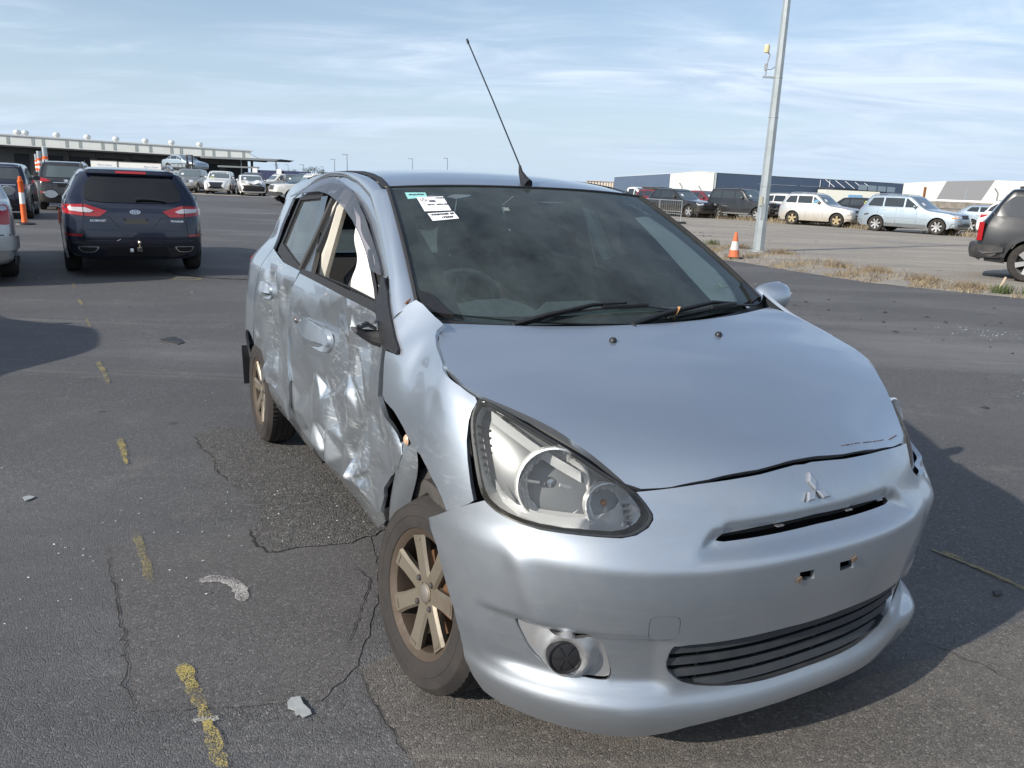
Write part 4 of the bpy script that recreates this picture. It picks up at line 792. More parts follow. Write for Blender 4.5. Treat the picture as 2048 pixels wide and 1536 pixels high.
# --- bonnet
def hood_xf(y): y = abs(y); return float(np.interp(y, [0, .05, .09, .15, .3, .4, .47, .5], [.5895, .5895, .5915, .592, .578, .560, .538, .52]))
def hood_xr(y): return -.055-.335*y*y
ys = np.linspace(-.465, .465, 40)
front = [(hood_xf(y), y) for y in ys]
sx = [.52, .45, .36, .28, .19, .13, .03, -.09, -.14]
side_l = [(x, HE(x)-.004) for x in sx]; side_r = [(x, -HE(x)+.004) for x in reversed(sx)]
rear = [(hood_xr(y), y) for y in np.linspace(.655, -.655, 24)]
bonnet = surf_panel('bonnet', front+side_l+rear+side_r, lambda x, y: np.array([x, y, hood(x, y)+.002]), SILVER, HERO, h=.022, flange=.02)
for P in TR['nozzles']:
    k = MB().lathe([(.0, .011), (.007, .010), (.011, .005), (.012, 0)], 12); part('washer_nozzle', BLK, k, bonnet).location = (P[0], P[1], P[2]+.003)
mb = MB()
for y0, y1, dx, w_ in ((.16, .36, .004, .0022), (.40, .45, .002, .0018)):
    for q in range(26):
        y = y0+(y1-y0)*q/25; x = hood_xf(y)-.016-dx*.2*q/25-random.random()*.0006
        if random.random() < .75: mb.box((x, y, hood(x, y)+.0028), (w_*random.uniform(.6, 1.6), .010, .0008))
part('rust_chips', mat('old_scratch_rust', (.10, .055, .035), .85, noise=(60, .5)), mb, bonnet)['kind'] = 'stuff'

# --- front bumper
gl = [tuple(p) for p in TR['gap_low']][::-1]; gl[0] = (0.0, .7905)
half = gl+[tuple(p) for p in TR['lamp_low']][::-1][1:]+[tuple(p) for p in TR['bump_side']][1:]+[tuple(p) for p in TR['bump_arch']]
half += [(.955, .160), (.85, .163), (.72, .160), (.60, .152), (.50, .150), (.43, .158), (.37, .178), (.28, .192), (.15, .198), (0, .198)]
mirror = lambda L: [(-u, z) for u, z in L]
outer = half+mirror(half)[::-1][1:-1]
gr = [tuple(p) for p in TR['grille']]; gr = [(0, .408)]+gr[:-1]+[(0, .2675)]; grille_o = rounded(gr+mirror(gr)[::-1][1:-1], 1)
sl = [tuple(p) for p in TR['slot']]; sl_half = [(0, .6825)]+sl[1:-1]+[(0, .6635)]; slot_o = sl_half+mirror(sl_half)[::-1][1:-1]
fog = rounded(TR['fog'], 1); fogL = mirror(fog)
tow = rounded(TR['tow'], 1)
A_, B_ = np.array(wall_u(np.array([.40, -.745, .60]))), None
def bump_rel(u, z):
    a = abs(u); d = 0.0
    # hollow under the brow of the slot
    if .605 < z < .690: ub = .312+(.681-z)*1.35; d += .019*(1-sstep(ub-.004, ub+.014, a))*sstep(.610, .668, z)*(1-sstep(.6725, .682, z)*(a > .29))
    # shelf above fog pods and tow cover, flared lip below
    k = sstep(.40, .47, a)*(1-sstep(.80, .95, a)); top = .43+.04*(a-.45)
    d += .017*k*(1-sstep(top-.010, top, z))*sstep(.27, .30, z)
    d -= (.005+.008*sstep(.40, .56, a)*(1-sstep(.88, 1.0, a))+(.034*sstep(.50, .66, a)*(1-sstep(.92, 1.02, a)) if u < 0 else 0))*(1-sstep(.236, .272, z))
    # raised corner ridge running up towards the lamp
    uc = .735+.42*(z-.42); d -= .009*math.exp(-((a-uc)/.035)**2)*sstep(.40, .46, z)*(1-sstep(.58, .66, z))
    # rolled lamp bezel and hard edge
    d += .004*math.exp(-((z-.625)/.012)**2)*0
    # arch flange turned inwards
    e = float(np.interp(z, [.16, .2, .3, .42, .5, .59, .7], [.99, 1.0, 1.03, 1.045, 1.075, 1.14, 1.14])); d += .030*sstep(e-.01, e+.035, a)*(1 if u > 0 else .3)
    # impact dents on the left corner
    if u < -.5: d += .02*math.exp(-(((u+.66)/.05)**2+((z-.66)/.03)**2))-.012*sstep(.5, .62, a)*sstep(.5, .6, z)
    return d
bumper = surf_panel('front_bumper', outer, wl(-1), SILVER_B, HERO, holes=[grille_o, slot_o, fog, fogL, tow, TR['hole1'], TR['hole2']], h=.0095, disp=bump_rel, flange=.014, centre=(-.4, 0, .5), smooth_disp=1)
surf_panel('tow_cover', [(u*.97+.03*np.mean([p[0] for p in tow]), z*.97+.03*np.mean([p[1] for p in tow])) for u, z in tow], wl(-1), SILVER_B, bumper, h=.015, disp=lambda u, z: bump_rel(u, z)+.001, flange=.01, centre=(-.4, 0, .5))
# badge of three lozenges
b0, btop = W((0, .7355)), W((0, .783)); upv = (btop-b0); upv /= np.linalg.norm(upv); rt = np.array([0, 1., 0]); nv = np.cross(rt, upv); nv = nv if nv[0] > 0 else -nv
mb = MB(); L = .048
for a in (90, 210, 330):
    d = lambda t: (math.cos(R(t))*rt+math.sin(R(t))*upv)
    q = [np.zeros(3), d(a-30)*L*.577, d(a)*L, d(a+30)*L*.577]
    c = sum(q)/4
    bot = [b0+c+(p-c)*.97+nv*.001 for p in q]; mid = [b0+c+(p-c)*.97+nv*.006 for p in q]; top = [b0+c+(p-c)*.70+nv*.0085 for p in q]
    mb.add(bot+mid+top, [(0, 1, 5, 4), (1, 2, 6, 5), (2, 3, 7, 6), (3, 0, 4, 7), (4, 5, 9, 8), (5, 6, 10, 9), (6, 7, 11, 10), (7, 4, 8, 11), (8, 9, 10, 11)])
part('badge', SATIN, mb, bumper, 20)
# lower grille: slats and uprights in a recessed tray
def gpt(u, z, d):
    if z > .64 and u < -.5 and d < .08: d += .02
    P = wall(u, z); n = np.array([1.0, 0, 0])*.9+np.array([0, P[1]*.5, 0]); n /= np.linalg.norm(n); return P-n*d
back = surf_panel('grille', [(u*1.02, .338+(z-.338)*1.06) for u, z in grille_o], lambda u, z: gpt(u, z, .075), DARK, bumper, h=.03, flange=0, centre=(-.4, 0, .5))
def gspan(z):
    us = [p[0] for p, q in zip(grille_o, grille_o[1:]+grille_o[:1]) for _ in (0,)]
    c = []
    n = len(grille_o)
    for i in range(n):
        (u0, z0), (u1, z1) = grille_o[i], grille_o[(i+1) % n]
        if (z0 > z) != (z1 > z): c.append(u0+(u1-u0)*(z-z0)/(z1-z0))
    return (min(c), max(c)) if len(c) > 1 else (-.2, .2)
for z in (.392, .357, .322, .288):
    lo, hi = gspan(z); us_ = np.linspace(lo+.002, hi-.002, 34); v = []; f = []
    for u in us_:
        for dz, d in ((.006, .016), (-.012, .010), (-.015, .014), (.0, .05)): v.append(gpt(u, z+dz, d))
    for i in range(33):
        for k in range(4): f.append((i*4+k, i*4+(k+1) % 4, i*4+4+(k+1) % 4, i*4+4+k))
    pydata('slat', v, f, GREYPL, back)
mb = MB()
for u, z0, z1 in ((.34, .285, .40), (-.34, .30, .40), (.23, .28, .31), (.16, .275, .345), (-.05, .27, .40), (.05, .27, .32), (-.2, .275, .33)):
    P, Q = gpt(u, z0, .03), gpt(u, z1, .03); mb.tube([P, Q], .0045, 4)
mb.build_each('upright', GREYPL, back)
mb = MB(); rim = [gpt(u, z, .004) for u, z in grille_o]; rim2 = [gpt(u, z, .08) for u, z in grille_o]
n = len(rim); mb.add(rim+rim2, [(i, (i+1) % n, n+(i+1) % n, n+i) for i in range(n)]); part('grille_surround', GREYPL, mb, back)
# upper slot cavity with little clips
surf_panel('slot_cavity', [(u*1.05, .672+(z-.672)*1.8) for u, z in slot_o], lambda u, z: gpt(u, z, .045), DARK, bumper, h=.03, flange=0, centre=(-.4, 0, .5))
mb = MB()
for u in (-.13, -.27, .12): P = gpt(u, .667, .022); mb.box(P, (.012, .022, .003))
mb.build_each('clip', SATIN, bumper)
# bent bracket tabs at the plate holes
mb = MB()
for (u, z) in ((np.mean([p[0] for p in TR['hole1']])+.028, .549), (np.mean([p[0] for p in TR['hole2']])-.022, .566)):
    P = W((u, z), .003); mb.box(P, (.004, .016, .012), Matrix.Rotation(.4, 3, 'X'))
mb.build_each('bracket_tab', mat('tarnished_tab', (.20, .15, .11), .6, .4), bumper)
# fog lamp pods
for s, name in ((1, 'fog_lamp'), (-1, 'fog_lamp')):
    poly = [(s*u, z) for u, z in fog]; cu, cz = s*np.mean([p[0] for p in fog]), np.mean([p[1] for p in fog])
    fc = wall_u(H_ := None) if False else None
    cap = (s*.680, .368)
    def pod(u, z, cap=cap):
        d = math.hypot((u-cap[0])*1.0, z-cap[1]); e = .024+.02*(1-sstep(.036, .046, d))
        e += .012*sstep(.075, .05, d) if False else 0
        return e-.034*(1-sstep(.052, .085, d))
    pd = surf_panel(name, [(cu+(u-cu)*.982, cz+(z-cz)*.972) for u, z in poly], wl(-1), mat('pod_satin_silver', (.50, .51, .52), .38, .7, dirt=((.25, .24, .22), .35, 14)), bumper, h=.009, disp=lambda u, z: pod(u, z), flange=.03, centre=(-.4, 0, .5))
    C = W(cap, .006 if s > 0 else -.03); N = W(cap, .02)-W(cap, 0); N /= np.linalg.norm(N); N = N*.45+np.array([.5, 0, .12]); N /= np.linalg.norm(N)
    q = Vector(N).to_track_quat('Z', 'Y').to_matrix().to_4x4(); q.translation = Vector(C)
    k = MB().lathe([(.0, .004), (.020, .004), (.033, .001), (.037, .0), (.039, .005), (.042, .005), (.044, -.004), (.044, -.016)], 32)
    for a in range(6):
        t = a*math.pi/3; k.box((math.cos(t)*.02, math.sin(t)*.02, .005), (.026, .002, .002), Matrix.Rotation(t, 3, 'Z'))
    c = k.build('fog_cap', mat('fog_cap_plastic', (.022, .022, .024), .42), pd); c.matrix_local = q
# --- headlamps
REFL = mat('reflector_metal', (.94, .94, .94), .18, .10, coat=1.0)
def headlamp(s):
    up, low, rr = ([tuple(p) for p in TR[k]] for k in ('lamp_up', 'lamp_low', 'lamp_rear'))
    poly = up+low[::-1][1:]+rr[::-1][1:-1]; poly = [(s*u, z) for u, z in poly]
    cu, cz = np.mean([p[0] for p in poly]), np.mean([p[1] for p in poly])
    ins = lambda k: [(cu+(u-cu)*k, cz+(z-cz)*k) for u, z in poly]
    root = surf_panel('headlight', ins(1.03), lambda u, z: gpt(u, z, .075+.05*sstep(.55, .95, abs(u))*0), mat('lamp_housing', (.16, .165, .17), .3, .3), HERO, h=.03, flange=0, centre=(-.4, 0, .5))
    surf_panel('lens', rounded(ins(.985), 1), wl(-1), LENS, root, h=.02, flange=.012, centre=(-.4, 0, .5), lift=.002 if s > 0 else -.018)
    # dark edge band around the lens
    ring_o, ring_i = rounded(ins(1.0), 1), rounded(ins(.968), 1)
    surf_panel('lens_rim', ring_o, lambda u, z: gpt(u, z, .006), mat('lamp_rim', (.016, .016, .017), .25, coat=.5), root, holes=[ring_i], h=.02, flange=.03, centre=(-.4, 0, .5))
    RIB = mat('lamp_chrome', (.90, .91, .92), .22, .45, bump=(8, .02))
    # ribbed chrome side wall towards the rear
    inner = ins(.90)
    mb = MB(); n = len(inner); a = [gpt(u, z, .012) for u, z in inner]; b = [gpt(cu+(u-cu)*.86, cz+(z-cz)*.86, .07) for u, z in inner]
    mb.add(a+b, [(i, (i+1) % n, n+(i+1) % n, n+i) for i in range(n)]); part('bezel', RIB, mb, root, 20)
    def bowl(u, z, r, depth, sink, nm, ribs):
        C = gpt(s*u, z, sink); P = wall(s*u, z); N = np.array([.93, .30*np.sign(P[1]), .16]); N /= np.linalg.norm(N)
        q = Vector(N).to_track_quat('Z', 'Y').to_matrix().to_4x4(); q.translation = Vector(C)
        mb = MB(); seg = 144; v = []; f = []; rings = 16
        for i in range(rings+1):
            t = i/rings
            for k in range(seg):
                a = 2*math.pi*k/seg; rr_ = r*(.16+.84*t)
                wob = .0026*math.sin(ribs*1.6*math.cos(a)*t) if t > .25 else 0
                v.append((rr_*math.cos(a), rr_*math.sin(a), -depth*(1-t*t)+wob))
        for i in range(rings):
            for k in range(seg): f.append((i*seg+k, i*seg+(k+1) % seg, (i+1)*seg+(k+1) % seg, (i+1)*seg+k))
        mb.add(v, f); mb.lathe([(r*.99, -.002), (r*1.03, .006), (r*1.08, .004), (r*1.08, -.02)], seg)
        o = mb.build(nm, REFL, root, 25); o.matrix_local = q; return o, q
    o, q = bowl(.695, .762, .083, .075, .045, 'reflector', 26)
    k = MB().lathe([(0, .012), (.010, .010), (.013, .0), (.013, -.03), (.016, -.032), (.016, -.05)], 16, (0, 0, -.03)); c = k.build('bulb', mat('bulb_shield', (.40, .42, .45), .2, .9), root); c.matrix_local = q
    k = MB().tube([(-.078, .012, -.012), (-.03, .004, -.012)], .004, 6).tube([(.02, -.004, -.014), (.076, -.018, -.012)], .0045, 6); c = k.build('bulb_stay', SATIN, root); c.matrix_local = q
    o, q = bowl(.565, .728, .050, .05, .045, 'indicator_reflector', 14)
    k = MB().lathe([(0, .014), (.006, .011), (.008, .003), (.008, -.02)], 14, (0, 0, -.028)); c = k.build('indicator_bulb', AMBER, root); c.matrix_local = q
    mb = MB()
    for i in range(4):
        for j in range(2): P = gpt(s*(.522+.012*j), .70+.013*i, .016); mb.box(P, (.008, .009, .009))
    mb.build_each('reflex_patch', CHROME, root)
    # upper chrome fin and black louvres in the outer corner
    mb = MB(); top = [(.86, .895), (.80, .872), (.74, .845), (.68, .818), (.62, .792)]
    mb.add([gpt(s*u, z+.008, .022) for u, z in top]+[gpt(s*u, z-.022, .05) for u, z in top], [(i, i+1, i+6, i+5) for i in range(4)]); part('chrome_fin', RIB, mb, root)
    mb = MB()
    for i in range(9):
        z = .735+.016*i; P, Q = gpt(s*(.925-.006*abs(i-3)*.3), z, .032), gpt(s*.885, z-.006, .05); mb.tube([P, Q], .004, 4)
    mb.build_each('louvre', BLK, root)
    low_f = [(.86, .745), (.84, .72), (.80, .70), (.74, .690), (.68, .688), (.62, .690)]
    mb = MB(); mb.add([gpt(s*u, z+.012, .03) for u, z in low_f]+[gpt(s*u, z-.006, .014) for u, z in low_f], [(i, i+1, i+7, i+6) for i in range(5)]); part('chrome_lip', RIB, mb, root)
    return root
headlamp(1); headlamp(-1)

# --- fenders, doors, quarters, sills
fd_nodes = TR['frontdoor_dent']; 
surf_panel('fender', TR['fender'], wl(-1), paint_mat('silver_paint_scuffed', (.468, .516, .566), .90, .44, scuff=.22, dust=.12), HERO, h=.014, disp=[(a, b, d*.45) for a, b, d in TR['fender_dent']], flange=.012, smooth_disp=4)
fl = [(1.40, 1.03), (1.30, .995), (1.22, .968), (1.0, .943), (.925, .928), (.95, .88), (.962, .83), (.95, .74), (.95, .69), (1.05, .65), (1.12, .61)]
def arch(xc, r, a0, a1, n=16): return [(X2U(xc+r*math.cos(t)), .285+r*math.sin(t)) for t in np.linspace(R(a0), R(a1), n)]
archF = arch(0, .335, 75, 175)
fender_L = fl+archF+[(1.62, .33), (1.62, .95), (1.60, 1.03), (1.53, 1.09)]
surf_panel('fender', fender_L, wl(1), SILVER, HERO, h=.03, flange=.012)
_r5 = random.Random(5); knots = []
for k in range(70):
    u_, z_ = _r5.uniform(1.42, 2.72), _r5.uniform(.36, .78); knots.append((u_, z_, _r5.uniform(-.007, .008)*sstep(.80, .60, z_)*(.35+.65*sstep(2.7, 1.9, u_))))
knots += [(u_, z_, 0) for u_ in (1.3, 1.8, 2.3, 2.9) for z_ in (.2, .9, 1.1)]
def crumple(u, z): return float(node_field(fd_nodes, np.array([(u, z)]))[0])
class _Field(list): pass
def crumple_field(V): return node_field(fd_nodes, V)+node_field(knots, V)
door = surf_panel('front_door', [p[:2] for p in TR['frontdoor']], wl(-1), SILVER_D, HERO, h=.0085, disp=crumple_field, flange=.014, smooth_disp=1, ang=28)
aR = arch(-2.45, .345, 0, 180, 26)
# rear door and quarter share the rear arch
rd_front = [p[:2] for p in TR['frontdoor'] if p[0] > 2.74 and p[1] > .3]
rdf = sorted([(u+.006, z) for u, z in rd_front], key=lambda p: -p[1])
rear_door = [(3.12, 1.055), (2.80, 1.052)]+[p for p in rdf if p[1] < 1.04]+[(2.84, .372), (2.95, .42), (3.20, .437), (3.325, .455)]+[p for p in arch(-2.45, .345, 22, 62, 8)]+[(3.55, .70), (3.56, .86), (3.52, 1.0), (3.48, 1.09)]
rdoor = surf_panel('rear_door', rear_door, wl(-1), SILVER_D, HERO, h=.014, disp=TR['reardoor_dent'], flange=.012, smooth_disp=2, ang=35)
quarter = [(3.49, 1.09), (3.53, 1.0), (3.57, .86), (3.56, .70)]+arch(-2.45, .345, 66, 180, 18)+[(X2U(-2.795), .25), (X2U(-2.93), .27), (X2U(-2.97), .5), (X2U(-2.96), .95), (X2U(-2.93), 1.05), (X2U(-2.72), 1.36), (X2U(-2.2), 1.44), (3.28, 1.425), (3.55, 1.335), (3.56, 1.20)]
surf_panel('quarter_panel', quarter, wl(-1), SILVER, HERO, h=.025, flange=.012)
sp = TR['sill']
surf_panel('sill', [p[:2] for p in sp], wl(-1), SILVER_D, HERO, h=.02, disp=sp, flange=.03, smooth_disp=1, lift=-.006)
# undamaged left side
dl = [(1.63, .33), (1.63, .94), (1.70, 1.03), (2.78, 1.05), (2.78, .25), (1.70, .25)]
surf_panel('front_door', dl, wl(1), SILVER, HERO, h=.05)
rl = [(2.79, .25), (2.79, 1.05), (3.48, 1.09), (3.56, .86)]+arch(-2.45, .345, 62, 10, 8)+[(3.36, .25)]
surf_panel('rear_door', rl, wl(1), SILVER, HERO, h=.05)
surf_panel('quarter_panel', quarter, wl(1), SILVER, HERO, h=.04)
surf_panel('sill', [(1.66, .17), (1.66, .255), (3.36, .255), (3.36, .17)], wl(1), SILVER, HERO, h=.06)
# --- handles and lock
hp = [tuple(p) for p in TR['handleF']]; dF = node_field(fd_nodes, np.array(hp)).mean()
hc = np.mean(hp, axis=0); us_ = [p[0] for p in hp]; u0, u1 = min(us_), max(us_)
def handle(u0, u1, zt, zb, dep, parent, nodes):
    dd_ = lambda u, z: float(node_field(nodes, np.array([(u, z)]))[0])*.5+dep*.5
    zc, hh, uc, hw_ = (zt+zb)/2, (zt-zb)/2, (u0+u1)/2, (u1-u0)/2
    rr = lambda u, z: ((u-uc)/hw_)**2+((z-zc)/hh)**2
    cup = [(uc+hw_*.98*math.copysign(abs(math.cos(t))**.8, math.cos(t)), zc+hh*math.copysign(abs(math.sin(t))**.8, math.sin(t))) for t in np.linspace(0, 2*math.pi, 32)[:-1]]
    surf_panel('handle_cup', cup, wl(-1), SILVER_B, parent, h=.010, disp=lambda u, z: dd_(u, z)-.003+.016*max(0, 1-rr(u, z)), flange=.012, lift=.002)
    pad = [(uc+hw_*math.cos(t), zc+hh*.12+hh*.92*math.sin(t)**.7) for t in np.linspace(.02, math.pi-.02, 18)]+[(u0+.004, zc-hh*.10), (uc, zc-hh*.30), (u1-.004, zc-hh*.10)]
    surf_panel('handle', pad, wl(-1), SILVER, parent, h=.010, disp=lambda u, z: dd_(u, z)-.012-.016*max(0, 1-((u-uc)/hw_)**2)-.006*(zt-z)/hh, flange=.014, back=True)
handle(u0+.01, u1, max(p[1] for p in hp)+.002, min(p[1] for p in hp), dF, door, fd_nodes)
hp2 = [tuple(p) for p in TR['handleR']]; d2 = node_field(TR['reardoor_dent'], np.array(hp2)).mean(); handle(min(p[0] for p in hp2), max(p[0] for p in hp2), max(p[1] for p in hp2), min(p[1] for p in hp2), d2, rdoor, TR['reardoor_dent'])
lk = TR['lock'][0]; P = W(lk, .0); k = MB().lathe([(0, .006), (.008, .006), (.010, .003), (.013, .004), (.014, -.004)], 16, axis='z'); c = k.build('door_lock', mat('lock_steel', (.35, .30, .28), .3, .9), door); c.matrix_local = Matrix.Translation(Vector(P)) @ Matrix.Rotation(R(90), 4, 'X')

# --- pillars, roof, glass
seam = [(1.6081, 1.0362), (1.66, 1.065)]+[tuple(p) for p in TR['seam']]+[(X2U(-2.62), 1.30)]
E1 = [wall(u, z) for u, z in seam]
E2 = [ws(-.985, t) for t in (.03, .12, .22, .35, .5, .65, .8, .92, 1.0)]
def ditch(x, side=-1, off=.012): e = RE(x)+off; return np.array([x, side*e, roof(x, RE(x))-.006])
rx = [-.95, -1.02, -1.1, -1.25, -1.4, -1.6, -1.8, -2.0, -2.3, -2.6]
E2r = [ditch(x) for x in rx]
# knot both at the header corner
i_h = int(np.argmin([abs(p[0]+.99) for p in E1]))
A = np.concatenate([polyline(E1[:i_h+1], 22), polyline(E1[i_h:], 30)[1:]]); B = np.concatenate([polyline(E2+[E2r[0]], 22), polyline(E2r, 30)[1:]])
strip('a_pillar', A, B, SILVER, HERO, n=8, bulge=.018, out=(.25, -.75, .6), ang=80)
Am, Bm = A*[1, -1, 1], B*[1, -1, 1]; strip('a_pillar', Am, Bm, SILVER, HERO, n=8, bulge=.018, out=(.25, .75, .6), ang=80)
# roof panel and black ditch mouldings
rf = [(float(wsh(y)[0])-.006, y) for y in np.linspace(-.565, .565, 24)]
ro = rf+[(x, RE(x)-.012) for x in rx[0:]]+[(-2.82, y) for y in np.linspace(.48, -.48, 12)]+[(x, -RE(x)+.012) for x in rx[::-1]]
roof_o = surf_panel('roof', ro, lambda x, y: np.array([x, y, roof(x, y)]), SILVER, HERO, h=.05, flange=.012)
for s in (-1, 1):
    a = [ditch(x, s, .013)+[0, 0, .0045] for x in rx]; b = [np.array([x, s*(RE(x)-.014), roof(x, RE(x)-.014)+.004]) for x in rx]
    strip('roof_moulding', a, b, SEAL, HERO, n=3, bulge=.003, out=(0, 0, 1), ang=80)
# windscreen
wsm = lambda s, t: ws(s, t)
wsc = (-.8, 0, .9)
wso = [(-.98, .02), (-.6, -.005), (0, -.02), (.6, -.005), (.98, .02), (.985, .5), (.98, .995), (0, .995), (-.98, .995), (-.985, .5)]
wsg = surf_panel('windscreen', wso, wsm, GLASS, HERO, h=.06, flange=.005, centre=wsc, lift=.002)
clear = rounded(TR['ws_clear'], 1)
surf_panel('windscreen_border', wso, lambda s, t: ws(s, t)-np.array([.5, 0, .86])*.004, mat('black_frit', (.010, .010, .011), .45, noise=(200, .4)), wsg, holes=[clear], h=.05, flange=0, centre=wsc)
for s in (-1, 1):
    e = [ws(s*.985, t) for t in np.linspace(0, 1, 14)]
    MB().tube([p+np.array([.003, s*.004, .004]) for p in e], .0075, 6).build('windscreen_seal', SEAL, wsg)
hd = [np.array(wsh(y))+np.array([.001, 0, .003]) for y in np.linspace(-.57, .57, 16)]; MB().tube(hd, .005, 5).build('windscreen_seal', SEAL, wsg)
# paper labels on the glass
def ws_quad(name, q, m, lift=.003, n=6):
    q = [np.array(p) for p in q]; v = []; f = []
    for j in range(n+1):
        for i in range(n+1):
            a, b = i/n, j/n; st = (q[0]*(1-a)+q[1]*a)*(1-b)+(q[3]*(1-a)+q[2]*a)*b; v.append(ws(*st)+np.array([.5, 0, .86])*lift)
    for j in range(n):
        for i in range(n): k = j*(n+1)+i; f.append((k, k+1, k+n+2, k+n+1))
    return pydata(name, v, f, m, wsg)
def ws_frame(q, a, b, lift=.0042):
    "local frame at (a across, b down) of a label"
    q = [np.array(p) for p in q]; st = lambda a, b: (q[0]*(1-a)+q[1]*a)*(1-b)+(q[3]*(1-a)+q[2]*a)*b
    o = ws(*st(a, b)); x = ws(*st(min(a+.1, 1.1), b))-ws(*st(a-.1, b)); y = ws(*st(a, b-.1))-ws(*st(a, b+.1)); z = np.cross(x, y)
    x, z = Vector(x).normalized(), Vector(z).normalized(); y = z.cross(x); m = Matrix((x, y, z)).transposed().to_4x4(); m.translation = Vector(o)+z*lift; return m
l3 = ws_quad('registration_sticker', TR['label3'], TEAL, .0022)
l1 = ws_quad('label', TR['label1'], WHITE, .003); l2 = ws_quad('label', TR['label2'], WHITE, .003)
for s, sz, a, b, L_, par, bo in (('172025', .0125, .82, .13, 'label1', l1, .0001), ('MITS  MIRAGE', .0125, .62, .58, 'label1', l1, .0002), ('WRECKER 00', .0145, .50, .28, 'label2', l2, .0004), ('172025', .0150, .60, .72, 'label2', l2, .0004)):
    text_mesh('lettering', s, sz, INK, par, ws_frame(TR[L_], a, b), font_shear=.15, bold=bo)
mx = ws_frame(TR['label1'], .20, .22); k = MB().lathe([(.0115, 0), (.0122, .0003), (.0129, 0)], 20)
for a in (90, 210, 330): k.lathe([(0, .0003), (.0027, .0003), (.0027, 0)], 8, (.006*math.cos(R(a)), .006*math.sin(R(a)), 0))
k.build('logo', INK, l1).matrix_local = mx
mx = ws_frame(TR['label1'], .50, .33); k = MB(); x = -.012
for w in (2, 1, 3, 1, 2, 2, 1, 3, 2, 1): k.box((x, 0, 0), (.0006*w, .016, .0004)); x += .0006*w+.0013
k.build('barcode', INK, l1).matrix_local = mx
text_mesh('marker_writing', 'M/LE', .04, mat('pale_marker', (.10, .16, .14), .6), wsg, ws_frame([(s_, t_) for s_, t_ in ((.62, .22), (.80, .22), (.80, .06), (.62, .06))], .62, .5, .004), font_shear=.2)
text_mesh('marker_writing', '~~', .05, INK, l3, ws_frame(TR['label3'], .5, .4))
# cowl tray
hr = [np.array([hood_xr(y)-.004, y, hood(hood_xr(y), y)-.010]) for y in np.linspace(-.66, .66, 26)]
wb = [ws(s, -.02)+np.array([0, 0, -.004]) for s in np.linspace(-.985, .985, 26)]
md = [(a+b)/2+np.array([0, 0, -.012]) for a, b in zip(hr, wb)]
cowl = strip('cowl', hr, md, BLK, HERO, ang=80); strip('cowl_lip', md, wb, BLK, cowl, ang=80)
for s in (-1, 1):
    q = [ws(s*.97, .0), ws(s*.985, .13), ws(s*.93, .11), ws(s*.86, -.01)]
    pydata('cowl_end', [p+np.array([.004, 0, .010]) for p in q]+[p+np.array([0, 0, -.004]) for p in q], [(0, 1, 2, 3), (4, 5, 1, 0), (5, 6, 2, 1), (6, 7, 3, 2), (7, 4, 0, 3)], BLK, cowl)
# wipers
def wiper(pts, blade, piv):
    mb = MB(); P = [np.array(ws(s, t))+np.array([.5, 0, .86])*h_ for s, t, h_ in pts]
    mb.tube([P[0]+np.array([.02, 0, -.01])]+P, [(.013, .010), (.013, .009), (.011, .007), (.008, .005), (.005, .004)][:len(P)+1], 8)
    w = part('wiper', BLK, mb); Q = [np.array(ws(s, t))+np.array([.5, 0, .86])*.012 for s, t in blade]
    part('wiper_blade', SEAL, MB().tube(Q, (.004, .010), 6), w); part('wiper_bridge', BLK, MB().tube([q+np.array([.004, 0, .007]) for q in Q[1:-1]], (.006, .007), 6), w)
    return w
wiper([(-.640, -.045, .008), (-.483, .003, .02), (-.247, .058, .026), (-.06, .072, .022)], [(-.457, .020), (-.197, .055), (.054, .060), (.243, .020)], None)
wiper([(-.097, -.035, .008), (.134, .006, .02), (.479, .030, .024), (.66, .005, .02)], [(.12, -.008), (.45, .012), (.66, .004), (.828, -.030)], None)
leaf = MB().box((0, 0, 0), (.012, .045, .002)); lf = part('leaf', mat('dead_leaf', (.42, .22, .09), .8), leaf); lf.parent = None
lf.matrix_world = Matrix.Translation(Vector((.4595, 2.3901, 0))) @ Matrix.Rotation(-1.0733, 4, 'Z') @ Matrix.Translation(Vector(ws(.19, -.005))+Vector((0, 0, .02))) @ Matrix.Rotation(R(60), 4, 'X')
tag(lf, 'small orange brown dead leaf stuck under the windscreen wipers of the silver hatchback', 'leaf')

# --- right side window area
sv = [tuple(p) for p in TR['seam']]; vis = [tuple(p) for p in TR['visor']]; up_v = vis[11:]  # upper edge, front to rear
frame_o = [sv[2]]+sv[3:]+up_v[::-1][:9][0:]
fr_in = [(u+.010*(1 if i < 4 else 0), z-.012) for i, (u, z) in enumerate(up_v)]
surf_panel('door_frame', sv[2:]+[(u, z-.012) for u, z in up_v[::-1]], wl(-1), SILVER, door, h=.02, flange=.010, lift=-.004)
bw = [(u, z-.006) for u, z in up_v]; 
MB().tube([W(p, -.012) for p in sv], .0085, 6).build('door_seal', SEAL, door)
surf_panel('window_visor', vis, wl(-1), SMOKE, door, h=.02, flange=.004, disp=lambda u, z: -.016-.006*math.sin(z*20), smooth_disp=0)
surf_panel('b_pillar', TR['bpillar'], wl(-1), BLKG, HERO, h=.03, flange=.02, lift=-.002)
rg = [tuple(p) for p in TR['rearglass']]
rg_out = [(rg[0][0]+.02, rg[0][1]+.03), (rg[1][0], rg[1][1]+.03), rg[1], rg[2], (rg[3][0], rg[3][1]-.004), (2.90, 1.05), (3.12, 1.056), (3.36, 1.085), (rg[6][0]+.03, rg[6][1]-.02)]
surf_panel('window_frame', rg_out, wl(-1), SEAL, rdoor, holes=[[(np.mean([p[0] for p in rg])+(u-np.mean([p[0] for p in rg]))*.97, np.mean([p[1] for p in rg])+(z-np.mean([p[1] for p in rg]))*.95) for u, z in rg]], h=.03, flange=.016, lift=-.004)
